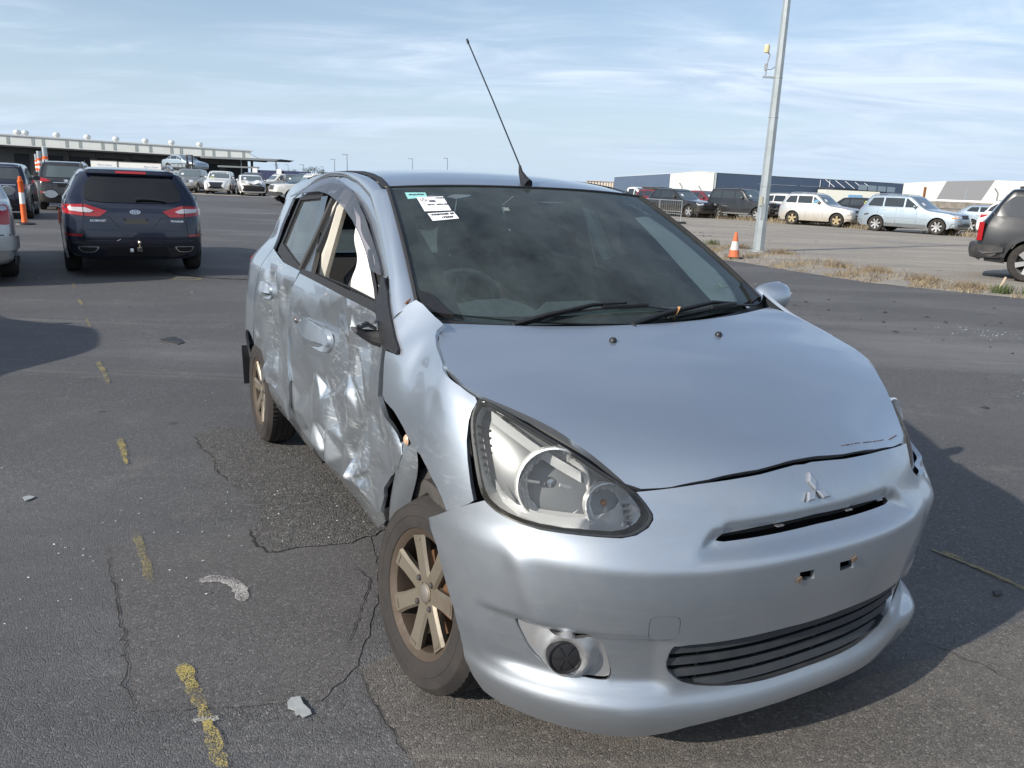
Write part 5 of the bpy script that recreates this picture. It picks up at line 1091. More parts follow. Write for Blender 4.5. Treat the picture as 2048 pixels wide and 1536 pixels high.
surf_panel('window_glass', rg, wl(-1), GLASS_S, rdoor, h=.04, flange=0, lift=-.014)
bt = [tuple(p) for p in TR['belt']]; btt = [tuple(p) for p in TR['belt_top']]
surf_panel('belt_moulding', [(u, z-.006) for u, z in bt]+[(u, z+.004) for u, z in btt[::-1]], wl(-1), SEAL, door, h=.02, flange=.02, lift=.004)
mb = MB()
for u in np.linspace(1.80, 2.30, 15): mb.tube([W((u, 1.052), -.004), W((u+.006, 1.064), -.035)], .0035, 4)
mb.tube([W((2.75, 1.066), -.03), W((2.2, 1.072), -.035), W((1.78, 1.066), -.03)], .006, 6); part('belt_inner_strip', BLK, mb, door)
op = [tuple(p) for p in TR['door_open']]
bar = [W((2.06, 1.205), -.012), W((1.95, 1.152), -.008), W((1.85, 1.105), -.006), W((1.77, 1.062), -.004)]
MB().tube(bar, (.012, .009), 6).tube([b+np.array([-.022, .006, 0]) for b in bar], .005, 5).build('window_channel', SEAL, door)
# inner jamb of the broken window
jr = [W((2.79, 1.055), -.006), W((2.765, 1.20), -.006), W((2.76, 1.36), -.006)]
MB().tube(jr, (.018, .010), 6).build('window_channel', SEAL, door)
MB().tube([j+np.array([.07, .012, 0]) for j in jr], (.016, .012), 6).tube([j+np.array([.038, .008, 0]) for j in jr], (.009, .014), 6).build('window_channel', BLK, door)
mt = surf_panel('mirror_sail', TR['mirror_tri'], wl(-1), BLK, door, h=.02, flange=.02, lift=.010)
# what is left of the torn-off mirror: a hollow arm with wires
base = W((1.66, .99), .004); tip = base+np.array([.0, -.075, .012])
mb = MB().tube([base+np.array([.02, .02, -.022]), base+np.array([0, -.012, -.016]), base+np.array([-.01, -.045, -.004]), tip], [(.030, .028), (.024, .026), (.014, .026), (.007, .020)], 10)
part('mirror_arm', mat('mirror_plastic', (.03, .03, .032), .5, dirt=((.1, .09, .08), .4, 30)), mb, mt)
mb = MB()
for k in range(5): mb.tube([base+np.array([-.02+.008*k, -.008, .012]), base+np.array([-.015+.006*k, -.032, .024+.006*(k % 2)]), base+np.array([-.01+.005*k, -.062, .018])], .0045, 6)
part('wire_stub', BLKG, mb, mt); part('mirror_motor', SATIN, MB().box(base+np.array([.0, -.055, .026]), (.012, .005, .012), Matrix.Rotation(.5, 3, 'X')).lathe([(0, .0), (.010, .003), (.011, .013), (.0, .015)], 10, base+np.array([-.005, -.012, .024])), mt)
# torn pillar seam
mb = MB()
for (s, t, k) in ((-.99, .03, 1), (-.985, .05, .7), (-.98, .02, .8)): P = ws(s, t)+np.array([-.05*k, -.03, .0]); mb.tube([P, P+np.array([.03, .006, .018])], .004*k, 5)
part('torn_edge', RUST, mb)
# side repeater
P = W((1.385, .735), .004); part('side_repeater', mat('repeater_lens', (.62, .40, .26), .2, coat=.6), MB().lathe([(0, .008), (.012, .006), (.018, 0)], 14, axis='z')).matrix_local = Matrix.Translation(Vector(W((1.372, .735), -.022))) @ Matrix.Rotation(R(90), 4, 'X') @ Matrix.Scale(.9, 4)
# crushed inner metal behind the fender edge
inner_pts = [[W((1.34, .76), -.03), W((1.40, .735), -.03), W((1.42, .70), -.02)], [W((1.30, .70), -.035), W((1.37, .69), -.02), W((1.415, .66), -.015)], [W((1.34, .62), -.05), W((1.39, .60), -.02), W((1.47, .58), -.03)], [W((1.40, .52), -.05), W((1.46, .51), -.01), W((1.54, .50), -.04)], [W((1.46, .40), -.06), W((1.54, .39), -.02), W((1.62, .38), -.05)], [W((1.55, .25), -.07), W((1.62, .25), -.04), W((1.68, .25), -.06)]]
v = [p for r in inner_pts for p in r]; f = [(i*3+k, i*3+k+1, i*3+k+4, i*3+k+3) for i in range(5) for k in range(2)]
o = pydata('inner_fender', v, f, SILVER_D, HERO, 80); sm = o.modifiers.new('s', 'SUBSURF'); sm.levels = sm.render_levels = 3
# --- left mirror
mb = MB(); c = np.array([-.47, .93, 1.03]); v = []; n = 16; rings = 9
for i in range(rings):
    t = -1+2*i/(rings-1); r = max(.06, (1-abs(t)**3)**.5)
    for k in range(n): a = 2*math.pi*k/n; v.append(c+np.array([math.cos(a)*.055*r*(1.15 if math.cos(a) > 0 else .4), t*.105, math.sin(a)*.068*r+.012*t]))
f = [(i*n+k, i*n+(k+1) % n, (i+1)*n+(k+1) % n, (i+1)*n+k) for i in range(rings-1) for k in range(n)]+[tuple(range(n)), tuple(range((rings-1)*n, rings*n))]
mir = part('mirror', SILVER, mb.add(v, f)); part('mirror_arm', BLK, MB().tube([(-.42, .77, .98), (-.45, .86, .985)], (.02, .03), 8), mir)
# --- left windows
surf_panel('window_glass', [(1.68, 1.06), (2.76, 1.06), (2.74, 1.37), (2.45, 1.34), (2.15, 1.25)], wl(1), GLASS_S, HERO, h=.08, flange=0)
surf_panel('window_glass', [(2.86, 1.06), (3.42, 1.10), (3.5, 1.33), (3.2, 1.37), (2.82, 1.38)], wl(1), GLASS_S, HERO, h=.08, flange=0)
surf_panel('b_pillar', [(2.76, 1.05), (2.87, 1.05), (2.83, 1.39), (2.73, 1.39)], wl(1), BLKG, HERO, h=.05)
surf_panel('door_frame', [(1.70, 1.07), (1.75, 1.135), (1.896, 1.217), (2.07, 1.30), (2.278, 1.381), (2.525, 1.429), (2.82, 1.455), (3.08, 1.4578), (3.27, 1.42), (3.56, 1.33), (3.5, 1.325), (3.2, 1.365), (2.8, 1.375), (2.45, 1.335), (2.15, 1.245)], wl(1), SILVER, HERO, h=.04)

# --- tail
tl = [(.30, -2.99), (.5, -3.0), (.75, -2.985), (.98, -2.965), (1.10, -2.93), (1.36, -2.72)]
def tailx(y, z): return float(np.interp(z, [a for a, b in tl], [b for a, b in tl]))+.10*(abs(y)/.6)**2.5*0
def tailmap(y, z): return np.array([tailx(y, z)-.03+.05*(abs(y)/.55)**3, y, z])
surf_panel('rear_bumper', [(-.56, .28), (.56, .28), (.57, .6), (-.57, .6)], tailmap, SILVER_B, HERO, h=.06, centre=(-1, 0, .6))
tg = surf_panel('tailgate', [(-.57, .61), (.57, .61), (.56, .98), (.50, 1.36), (-.50, 1.36), (-.56, .98)], tailmap, SILVER, HERO, holes=[[(-.48, 1.0), (.48, 1.0), (.42, 1.32), (-.42, 1.32)]], h=.06, centre=(-1, 0, .6))
surf_panel('window_glass', [(-.49, .99), (.49, .99), (.43, 1.33), (-.43, 1.33)], tailmap, GLASS_S, tg, h=.1, flange=0, lift=-.004)
for s in (-1, 1):
    surf_panel('tail_light', [(X2U(-2.80), .84), (X2U(-2.78), .99), (X2U(-2.84), 1.04), (X2U(-2.95), 1.0), (X2U(-2.95), .82)], wl(s), RED, HERO, h=.03, lift=.010, flange=.02)
# --- dark inner structure; the shade seen through gaps is put into its colour
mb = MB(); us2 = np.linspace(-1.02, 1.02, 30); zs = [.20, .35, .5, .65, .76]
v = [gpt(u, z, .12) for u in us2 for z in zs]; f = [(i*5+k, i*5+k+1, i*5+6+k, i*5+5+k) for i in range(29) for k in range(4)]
pydata('engine_bay_blocker', v, f, DARK, HERO)
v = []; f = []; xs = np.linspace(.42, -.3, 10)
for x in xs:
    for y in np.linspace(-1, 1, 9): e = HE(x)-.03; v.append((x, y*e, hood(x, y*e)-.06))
f = [(i*9+k, i*9+k+1, i*9+10+k, i*9+9+k) for i in range(9) for k in range(8)]; pydata('bonnet_blocker', v, f, DARK, HERO)
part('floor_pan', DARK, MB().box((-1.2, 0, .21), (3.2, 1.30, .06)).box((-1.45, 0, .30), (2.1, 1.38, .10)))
for xa in (0, -2.45):
    for s in (-1, 1):
        part('arch_liner', mat('arch_liner', (.018, .017, .016), .9, noise=(30, .4)), MB().lathe([(.345, -.12), (.36, -.10), (.36, .07), (.345, .09)], 24, (xa, s*.64, .285), 'y', (R(38), R(190))).box((xa, s*.50, .40), (.66, .04, .5)))
# jamb steel behind the front door's lower front edge
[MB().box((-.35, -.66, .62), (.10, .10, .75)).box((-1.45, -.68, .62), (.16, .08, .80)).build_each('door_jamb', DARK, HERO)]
for k in range(14):
    pass
mb = MB().tube([W((1.62, .92), -.03), W((1.625, .80), -.03), W((1.55, .74), -.035), W((1.44, .70), -.03), W((1.43, .62), -.035)], .012, 6)
part('door_seal', SEAL, mb)
mb = MB().tube([(.06, -.70, .55), (-.06, -.73, .62), (-.16, -.74, .56)], (.05, .03), 8).tube([(.14, -.66, .66), (.0, -.68, .66)], (.03, .03), 8); part('liner_ridge', mat('liner_grey', (.05, .048, .045), .8, dirt=((.12, .10, .08), .5, 20)), mb)

# --- interior
dash = MB(); v = []; f = []; prof = [(-.20, 1.02), (-.32, 1.025), (-.46, 1.015), (-.58, .985), (-.64, .93), (-.66, .80), (-.62, .62)]
ysd = np.linspace(-.66, .66, 23)
for y in ysd:
    hump = .055*math.exp(-((y+.36)/.15)**4)
    for k, (x, z) in enumerate(prof): v.append((x-.02*(abs(y)/.66)**2-.08*(abs(y)/.66)**2*(k < 2), y, z+hump*(1 if 2 <= k <= 3 else .3 if k in (1, 4) else 0)))
n = len(prof); f = [(i*n+k, i*n+k+1, (i+1)*n+k+1, (i+1)*n+k) for i in range(22) for k in range(n-1)]
DASH = mat('dashboard_plastic', (.30, .32, .30), .7, noise=(50, .15), bump=(300, .2))
dd = part('dashboard', DASH, dash.add(v, f), None, 60)
part('centre_pod', DASH, MB().box((-.50, .02, 1.01), (.20, .30, .05), None, .7), dd)
sw = MB(); ring = [(math.cos(a)*.185, math.sin(a)*.185, 0) for a in np.linspace(0, 2*math.pi, 33)[:-1]]
sw.tube([Vector(p) for p in ring]+[Vector(ring[0])], .016, 8, False).box((0, 0, -.015), (.14, .11, .05), None, .8).box((.10, 0, -.01), (.16, .03, .02)).box((-.10, 0, -.01), (.16, .03, .02))
swo = part('steering_wheel', mat('wheel_grey', (.14, .14, .14), .6), sw); swo.matrix_local = Matrix.Translation((-.80, -.36, .97)) @ Matrix.Rotation(R(-62), 4, 'Y')
def seat(y):
    mb = MB()
    v = []; n = 14
    prof2 = [(-1.22, .45, .22), (-1.30, .62, .25), (-1.38, .85, .25), (-1.44, 1.03, .215), (-1.46, 1.10, .14)]
    for x, z, w in prof2:
        for k in range(n): a = 2*math.pi*k/n; c_, s_ = math.cos(a), math.sin(a); v.append((x+.06*np.sign(c_)*abs(c_)**.6, y+w*np.sign(s_)*abs(s_)**.5, z))
    mb.add(v, [(i*n+k, i*n+(k+1) % n, (i+1)*n+(k+1) % n, (i+1)*n+k) for i in range(len(prof2)-1) for k in range(n)]+[tuple(range((len(prof2)-1)*n, len(prof2)*n))])
    o = part('seat', SEAT, mb, None, 60)
    part('seat_cushion', SEAT, MB().box((-1.03, y, .47), (.52, .48, .16), None, .9), o)
    hr_ = MB(); v = []
    for z, w, d in ((1.12, .06, .03), (1.14, .12, .045), (1.20, .135, .05), (1.27, .125, .045), (1.30, .07, .03)):
        for k in range(n): a = 2*math.pi*k/n; c_, s_ = math.cos(a), math.sin(a); v.append((-1.47+d*np.sign(c_)*abs(c_)**.6, y+w*np.sign(s_)*abs(s_)**.6, z))
    hr_.add(v, [(i*n+k, i*n+(k+1) % n, (i+1)*n+(k+1) % n, (i+1)*n+k) for i in range(4) for k in range(n)]+[tuple(range(n)), tuple(range(4*n, 5*n))]); hr_.tube([(-1.46, y-.05, 1.05), (-1.46, y-.05, 1.16)], .006, 6).tube([(-1.46, y+.05, 1.05), (-1.46, y+.05, 1.16)], .006, 6)
    part('headrest', SEAT, hr_, o, 60); return o
seat(-.37); seat(.37)
part('rear_bench', SEAT, MB().box((-2.25, 0, .78), (.16, 1.1, .5), Matrix.Rotation(R(-12), 3, 'Y')).box((-2.0, 0, .48), (.5, 1.15, .14)))
part('floor_carpet', TRIM_IN, MB().box((-1.3, 0, .38), (2.2, 1.3, .03)).box((-.62, 0, .62), (.04, 1.3, .5)).box((-2.65, 0, .75), (.5, 1.1, .04)))
# headlining, pillar trims, door cards
v = [(x, y*(RE(x)-.02), roof(x, y*(RE(x)-.02))-.03) for x in rx for y in np.linspace(-1, 1, 7)]; f = [(i*7+k, i*7+k+1, i*7+8+k, i*7+7+k) for i in range(len(rx)-1) for k in range(6)]
pydata('headlining', v, f, BEIGE, HERO)
for s in (-1, 1):
    tt_ = np.linspace(.02, .80 if s > 0 else .97, 12); wd_ = [float(np.interp(t, [0, .12, .3, .6, .97], [.24, .25, .25, .23, .20])) for t in tt_]
    sc_ = [float(np.interp(t, [0, .15, .34, .6, .85, 1], [.86, .87, .885, .92, .95, .96])) for t in tt_]
    a = [ws(s*(c_+.02), t)-np.array([.5, 0, .86])*.012 for t, c_ in zip(tt_, sc_)]; b = [ws(s*(c_-(w_ if s > 0 else .06)), t)-np.array([.5, 0, .86])*.030 for t, w_, c_ in zip(tt_, wd_, sc_)]
    strip('pillar_strip', a, b, mat('pale_light_band', (.74, .74, .68), .8) if s > 0 else TRIM_IN, HERO, n=3, bulge=.012, out=(0, -s, 0))  # left strip painted pale, putting the light band behind the glass into colour
    part('b_pillar_trim', BEIGE, MB().tube([(-1.42, s*.70, .55), (-1.44, s*.685, 1.05), (-1.45, s*.60, 1.32), (-1.46, s*.53, 1.42)], (.055, .03), 8))
    if s > 0: [MB().box((x_, .712, z_), (l_, .085, .05)).build('door_top_trim', TRIM_IN, HERO) for x_, z_, l_ in ((-.98, 1.045, 1.2), (-2.0, 1.065, .8))]
    part('door_card', TRIM_IN, MB().box((-.92, s*.735, .74), (.98, .03, .56)).box((-1.95, s*.735, .76), (.85, .03, .56)))
part('mirror_inside', BLK, MB().box((-.86, 0, 1.315), (.03, .23, .065), Matrix.Rotation(R(10), 3, 'Y')).tube([(-.80, 0, 1.37), (-.85, 0, 1.33)], .012, 6))
part('sensor_pad', BLK, MB().prism([(-.045, .80), (.045, .80), (.045, .86), (-.045, .86)], lambda s, t: ws(s+.05, t)-np.array([.5, 0, .86])*.006, lambda s, t: ws(s+.05, t)-np.array([.5, 0, .86])*.02))
v = []; f = []; ab = [(-.60, 1.12), (-.66, 1.25), (-.80, 1.33), (-.92, 1.36)]
AB = [tuple(p) for p in TR['airbag']]
def abmap(x, z): return np.array([x, -.575-.10*(1.30-z)*.35+.008*math.sin(x*26+z*9)+.007*math.sin(z*38-x*7), z])
surf_panel('curtain_airbag', [(-.96, .98), (-1.06, 1.12), (-1.16, 1.22), (-1.26, 1.31), (-1.36, 1.335), (-1.32, 1.20), (-1.31, 1.08), (-1.34, .98)], abmap, CLOTH, HERO, h=.018, flange=0, centre=(-.8, 0, 1.2))
# loose belt webbing beside the pillar
# --- aerial
P = Vector((-.926, 0, roof(-.926, 0)))
mb = MB().tube([P+Vector((.03, 0, -.004)), P+Vector((-.004, 0, .016)), P+Vector((-.035, 0, .05)), P+Vector((-.045, 0, .075))], [(.030, .018), (.024, .016), (.010, .009), (.005, .005)], 10)
ae = part('aerial', BLK, mb); tip = Vector((-1.497, 0, 2.052)); b_ = P+Vector((-.045, 0, .075))
part('aerial_rod', BLKG, MB().tube([b_, b_.lerp(tip, .5)+Vector((0, 0, .004)), tip], .0032, 6), ae); part('aerial_tip', BLK, MB().tube([tip-Vector((-.006, 0, .008)), tip, tip+Vector((-.012, 0, .013))], [.0045, .006, .004], 8), ae)
BARREL = mat('brown_rim_barrel', (.085, .063, .046), .6, .3, dirt=((.05, .036, .026), .7, 9))
# --- wheels
def wheel(name, loc, s, steer=0, camber=0, n_sp=7, r=.285, w=.165, rim=.178, m_rim=ALLOY, phase=0, parent=None):
    "outer face looks along -y; s=+1 turns it round"
    root = empty(name, loc); root.parent = parent
    root.rotation_euler = (camber, 0, steer+(math.pi if s > 0 else 0))
    hw = w/2; mb = MB()
    side = [(rim+.004, -hw*.86), (rim+.012, -hw*1.0), (rim+.035, -hw*1.05), (r-.062, -hw*1.05), (r-.060, -hw*1.07), (r-.056, -hw*1.07), (r-.054, -hw*1.05), (r-.030, -hw*1.02), (r-.028, -hw*1.035), (r-.024, -hw*1.02), (r-.018, -hw*.96), (r-.006, -hw*.80)]
    tread = []
    for y0 in (-.72, -.36, .0, .36):
        a, b = y0*hw, (y0+.30)*hw; tread += [(r, a), (r, b), (r-.007, b+.002), (r-.007, b+.05*hw)]
    tread += [(r, .72*hw)]
    prof = side+tread+[(q, -y) for q, y in side[::-1]]
    mb.lathe(prof, 144, (0, 0, 0), 'y'); k_ = len(prof); v_ = mb.v
    for a_ in range(144):           # shoulder sipes: every other slice of the two outer rings is cut in
        if a_ % 2 == 0: continue
        for q_ in (len(side)-1, len(side), len(side)+1, k_-len(side), k_-len(side)-1):
            x_, y_, z_ = v_[a_*k_+q_]; f_ = 1-.0035/r; v_[a_*k_+q_] = (x_*f_, y_, z_*f_)
    mb.build('tyre', TYRE, root, 22)
    mb = MB(); mb.lathe([(rim-.05, hw*.6), (rim-.012, hw*.7), (rim-.016, -hw*.5), (rim-.012, -hw*.80), (rim-.001, -hw*.90), (rim+.010, -hw*.96), (rim+.012, -hw*.90), (rim+.006, -hw*.84)], 56, (0, 0, 0), 'y')
    mb.build('rim', BARREL if m_rim is ALLOY else m_rim, root, 40)
    for k in range(n_sp):
        a = 2*math.pi*k/n_sp+phase; Rm = Matrix.Rotation(-a, 3, 'Y'); v = []; sec = [(.030, .032, -hw*.70, .03), (.065, .0265, -hw*.74, .028), (.12, .0265, -hw*.80, .022), (rim-.010, .032, -hw*.86, .020)]
        for rr, ww, yy, dd_ in sec:
            for q in ((-ww, yy+.004), (-ww*.72, yy-.004), (ww*.72, yy-.004), (ww, yy+.004), (ww*.8, yy+dd_), (-ww*.8, yy+dd_)): v.append(Rm @ Vector((rr, q[1], q[0])))
        f = [(i*6+j, i*6+(j+1) % 6, i*6+6+(j+1) % 6, i*6+6+j) for i in range(3) for j in range(6)]+[tuple(range(6)), tuple(range(18, 24))]
        mb = MB().add(v, f); mb.box(Rm @ Vector((rim-.022, -hw*.86-.0035, 0)), (.007, .003, .028), Rm); mb.build('spoke', m_rim, root, 30)
    mb = MB().lathe([(0, -hw*.80), (.026, -hw*.80), (.030, -hw*.76), (.030, -hw*.70), (.062, -hw*.66), (.066, -hw*.5)], 28, (0, 0, 0), 'y'); hub = mb.build('hub', m_rim, root, 40)
    MB().lathe([(0, -hw*.82), (.022, -hw*.815), (.025, -hw*.79)], 24, (0, 0, 0), 'y').build('hub_cap', mat('cap_metal', (.30, .28, .25), .4, .6), root)
    for k in range(4):
        a = math.pi/2*k+.5+phase; c = Vector((math.cos(a)*.050, 0, math.sin(a)*.050))
        MB().lathe([(0, -.016), (.008, -.014), (.0095, -.008), (.0095, .02)], 6, c+Vector((0, -hw*.68, 0)), 'y').lathe([(.010, -.002), (.0145, -.004), (.0155, .006)], 12, c+Vector((0, -hw*.66, 0)), 'y').build('lug_nut', mat('lug_steel', (.16, .15, .145), .45, .8), root)
    MB().lathe([(.02, 0), (.125, 0), (.125, .02), (.02, .02)], 32, (0, 0, 0), 'y').box((.085, -.01, .03), (.06, .06, .12)).build('brake_disc', BRAKE, root)
    return root
wheel('wheel', (-.022, -.712, .285), -1, R(7), R(-7), phase=R(112), parent=HERO)
wheel('wheel', (-2.45, -.708, .285), -1, 0, R(-1), phase=R(74), parent=HERO)
wheel('wheel', (0, .715, .285), 1, R(4), 0, parent=HERO); wheel('wheel', (-2.45, .708, .285), 1, 0, 0, parent=HERO)
# mud flap behind the rear wheel
part('mud_flap', SEAL, MB().prism([(-.815, .48), (-.70, .48), (-.70, .25), (-.81, .25)], lambda y, z: np.array([-2.80, y, z]), lambda y, z: np.array([-2.785, y-.0, z])))
# ---------------------------------------------------------------- the other cars of the yard
def car_paint(name, col, metal=.0, rough=.25, dirt=.25, dirtcol=(.30, .26, .20)):
    if name in MATS: return MATS[name]
    m, t = new_mat(name); p = t.p; o = t.obj()
    sp = t.new('ShaderNodeSeparateXYZ'); t.l.new(o, sp.inputs[0])
    low = t.math('SUBTRACT', 1.0, t.math('MULTIPLY', sp.outputs[2], 1.15), True)      # road dirt thrown up from the wheels
    d = t.math('MULTIPLY', t.math('ADD', t.math('MULTIPLY', low, 1.1), t.ramp(t.noise(3, 7, .7), [(.45, 0.0), (.8, .5)])), dirt, True)
    t.put(t.mix(d, (*col, 1), (*dirtcol, 1)), p.inputs['Base Color']); p.inputs['Metallic'].default_value = metal
    t.put(t.math('ADD', t.math('MULTIPLY', d, .6), rough, True), p.inputs['Roughness']); p.inputs['Coat Weight'].default_value = .8; p.inputs['Coat Roughness'].default_value = .06
    return m
DGLASS = mat('car_window_glass', (.020, .025, .027), .06, spec=.9, coat=.4)
PALEGLASS = mat('car_windscreen_glass', (.085, .11, .115), .08, spec=.9, coat=.5)
CHR = mat('worn_chrome', (.62, .63, .64), .2, .9)
LAMP = mat('headlamp_glass', (.62, .64, .64), .12, .3, coat=.8)
TAILR = mat('tail_lamp_red', (.34, .010, .012), .15, coat=.7)
TAILW = mat('tail_lamp_clear', (.60, .56, .55), .12, .2, coat=.7)
ORANGE_L = mat('indicator_orange', (.60, .20, .04), .2, coat=.5)
DTRIM = mat('bumper_plastic', (.025, .026, .028), .55, dirt=((.12, .105, .09), .5, 6))
DTYRE = mat('parked_tyre', (.020, .019, .018), .85, dirt=((.09, .075, .06), .6, 7))
RIMS = {'silver': mat('alloy_silver', (.52, .52, .51), .32, .75, dirt=((.2, .17, .14), .4, 9)), 'tan': mat('muddy_rim', (.36, .29, .17), .7, .2), 'dark': mat('dark_rim', (.06, .06, .062), .4, .6)}
WHEEL_CACHE = {}
def wheel_meshes(r, w, spokes, style, split=False):
    key = (r, w, spokes, style, split)
    if key in WHEEL_CACHE: return WHEEL_CACHE[key]
    rim = r*.66; hw = w/2
    a = MB().lathe([(rim, -hw*.9), (rim+.03, -hw*1.03), (r-.03, -hw), (r-.008, -hw*.8), (r, -hw*.5), (r, hw*.5), (r-.01, hw*.8), (r-.05, hw), (rim, hw*.9)], 32, (0, 0, 0), 'y').build('tyre', DTYRE)
    b = MB().lathe([(rim*.8, hw*.5), (rim*.93, -hw*.55), (rim, -hw*.86), (rim+.012, -hw*.95), (rim+.012, -hw*.85)], 32, (0, 0, 0), 'y')
    for k in range(spokes):
        for da in ((-.14, .14) if split else (0,)):
            t = 2*math.pi*(k+.25)/spokes+da; Rm = Matrix.Rotation(-t, 3, 'Y'); wd = rim*(.11 if split else .8/spokes*1.5); v = []
            for rr, ww, yy in ((rim*.12, wd*.8, -hw*.72), (rim*.97, wd, -hw*.84)):
                for q in ((-ww, 0), (ww, 0), (ww*.8, .03), (-ww*.8, .03)): v.append(Rm @ Vector((rr, yy+q[1], q[0])))
            b.add(v, [(0, 1, 5, 4), (1, 2, 6, 5), (2, 3, 7, 6), (3, 0, 4, 7), (0, 3, 2, 1), (4, 5, 6, 7)])
    b.lathe([(0, -hw*.78), (rim*.17, -hw*.78), (rim*.2, -hw*.6)], 14, (0, 0, 0), 'y'); b = b.build('rim', RIMS[style])
    c = MB().lathe([(0, 0), (rim*.9, 0), (rim*.9, .02)], 20, (0, 0, 0), 'y').build('hub', DARK)
    out = [o.data for o in (a, b, c)]
    for o in (a, b, c): bpy.data.objects.remove(o)
    WHEEL_CACHE[key] = out; return out
class Car:
    def __init__(s, name, label, loc, heading, L=4.5, W=1.8, H=1.6, wb=2.7, nose=.82, cowl=1.02, xc=.75, xh=.05, xr=-1.5, tail=1.0, xt=None, deck=None, clr=.24, wr=.33, col=None, rs=.07, group=None, cat='car', spokes=5, rim='silver', split=False, belt=None, front_r=.16, boxy=0, fo=None, rim_track=None, z=0, roofw=.74, dark_low=.0):
        s.__dict__.update(locals()); s.root = empty(name, (loc[0], loc[1], z), R(heading), label=label, cat=cat, group=group)
        h = L/2; s.fx = (fo if fo is not None else (L-wb)*.46); s.xf = h-s.fx; s.xb = s.xf-wb; s.belt = belt or cowl+.02
        P = [(h-.10, clr), (h-.02, clr+.08), (h, clr+.28), (h-.03, nose-.18), (h-.09, nose-.05), (h-.22, nose)]
        m = .5; P += [(xc+(h-.22-xc)*.45, nose+(cowl-nose)*.62), (xc, cowl), (xh, H-.05), (xh-.28, H-.008), ((xh+xr)/2-.1, H), (xr, H-.03)]
        if deck: P += [(deck[0]+.02, deck[1]), (deck[0]-.15, deck[1]+.01), (-h+.12, deck[1]-.03), (-h+.03, deck[1]-.14)]
        else: P += [(xr-.10, H-.07), ((xt if xt is not None else -h+.08), tail+.02), (-h+.05, tail-.06)]
        P += [(-h, .62), (-h, clr+.22), (-h+.06, clr+.04), (-h+.14, clr)]
        s.P = P; s.body()
    def Y(s, x, z):
        h = s.L/2; a = abs(x)/h; w = s.W/2*(1-.10*a**5-.05*a**14)
        if z < s.belt: return w-.035*abs((z-.62)/.42)**2.0*(1 if z > .62 else .8)
        k = (z-s.belt)/(s.H-s.belt); rw = s.W/2*(s.roofw+.06*(1-a)); b = w-.035*((s.belt-.62)/.42)**2
        return b+(rw-b)*(k**1.15)
    def body(s):
        P = rounded(s.P, 2, closed=False); P = np.array(resample(P, .09, False)); n = len(P)
        T = np.gradient(P, axis=0); T /= np.linalg.norm(T, axis=1)[:, None]; N = np.stack([-T[:, 1], T[:, 0]], 1)     # inward (profile runs over the top from the front)
        c = np.array([0, s.H*.45]); sg = np.sign(((c-P)*N).sum(1)); N *= sg[:, None]
        r = np.array([s.front_r if abs(p[0]) > s.L/2-.28 and p[1] < s.cowl else s.rs for p in P])
        r = np.convolve(np.pad(r, 2, 'edge'), np.ones(5)/5, 'valid')
        I = P+N*r[:, None]; fr = np.array([-1, -.97, -.9, -.72, -.4, 0, .4, .72, .9, .97, 1.0]); v = []; f = []; K = len(fr)
        for i in range(n):
            ys = s.Y(I[i][0], I[i][1])
            for a in fr:
                k = abs(a)**3; k = (1-math.sqrt(max(0, 1-k*k)))if abs(a) < 1 else 1
                q = P[i]+(I[i]-P[i])*k; v.append((q[0], ys*a, q[1]))
        for i in range(n-1):
            for k in range(K-1): f.append((i*K+k, i*K+k+1, (i+1)*K+k+1, (i+1)*K+k))
        # sides: the inset outline, closed along the sill with wheel arches
        ra = s.wr+.06; sill = []
        def arc(xc): 
            a0 = math.asin(max(-1, min(1, (s.clr-s.wr)/ra))); return [(xc+ra*math.cos(t), s.wr+ra*math.sin(t)) for t in np.linspace(math.pi-a0, a0, 13)]
        sill += [(I[-1][0]+.03, s.clr+.02)] if I[-1][0]+.06 < s.xb-ra else []
        sill += arc(s.xb)+[(s.xb+ra+.05, s.clr), ((s.xb+s.xf)/2, s.clr-.01), (s.xf-ra-.05, s.clr)]+arc(s.xf)
        outl = [tuple(p) for p in I]+[p for p in sill]
        outl = [p for p in outl]
        V, F = fill2d(outl, (), .16)
        keep = np.ones(len(F), bool)
        for sd in (-1, 1):
            b = len(v); v += [(x, sd*s.Y(x, z), z) for x, z in V]
            f += [tuple(int(b+i) for i in (t if sd < 0 else t[::-1])) for t in F]
        me = bpy.data.meshes.new('body'); me.from_pydata([tuple(map(float, q)) for q in v], [], f)
        bm = bmesh.new(); bm.from_mesh(me); bmesh.ops.remove_doubles(bm, verts=bm.verts, dist=.004); bmesh.ops.recalc_face_normals(bm, faces=bm.faces); bm.to_mesh(me)
        s.bvh = BVHTree.FromBMesh(bm); bm.free(); smooth(me, 42); s.o = link_mesh('body', me, s.col, s.root)
        ub = MB().box((0, 0, s.clr+.12), (s.L*.86, s.W*.72, .22)); 
        for xa in (s.xf, s.xb): ub.lathe([(ra-.01, -s.W*.46), (ra+.0, -s.W*.30)], 18, (xa, 0, s.wr), 'y', (R(-10), R(190))).lathe([(ra+.0, s.W*.30), (ra-.01, s.W*.46)], 18, (xa, 0, s.wr), 'y', (R(-10), R(190)))
        ub.build('underbody', DARK, s.root, None)
    def cast(s, p, ax, sgn):
        d = Vector((0, 0, 0)); d[ax] = -sgn; o = Vector(p); o[ax] = sgn*4
        hit = s.bvh.ray_cast(o, d)
        if hit[0] is None:
            q = Vector(p); q[ax] = sgn*(s.L/2-.05 if ax == 0 else s.W/2-.03); nr = s.bvh.find_nearest(q); return nr[0], (nr[1] if nr[1].dot(d) < 0 else -nr[1])
        n = hit[1]; return hit[0], (n if n.dot(d) < 0 else -n)
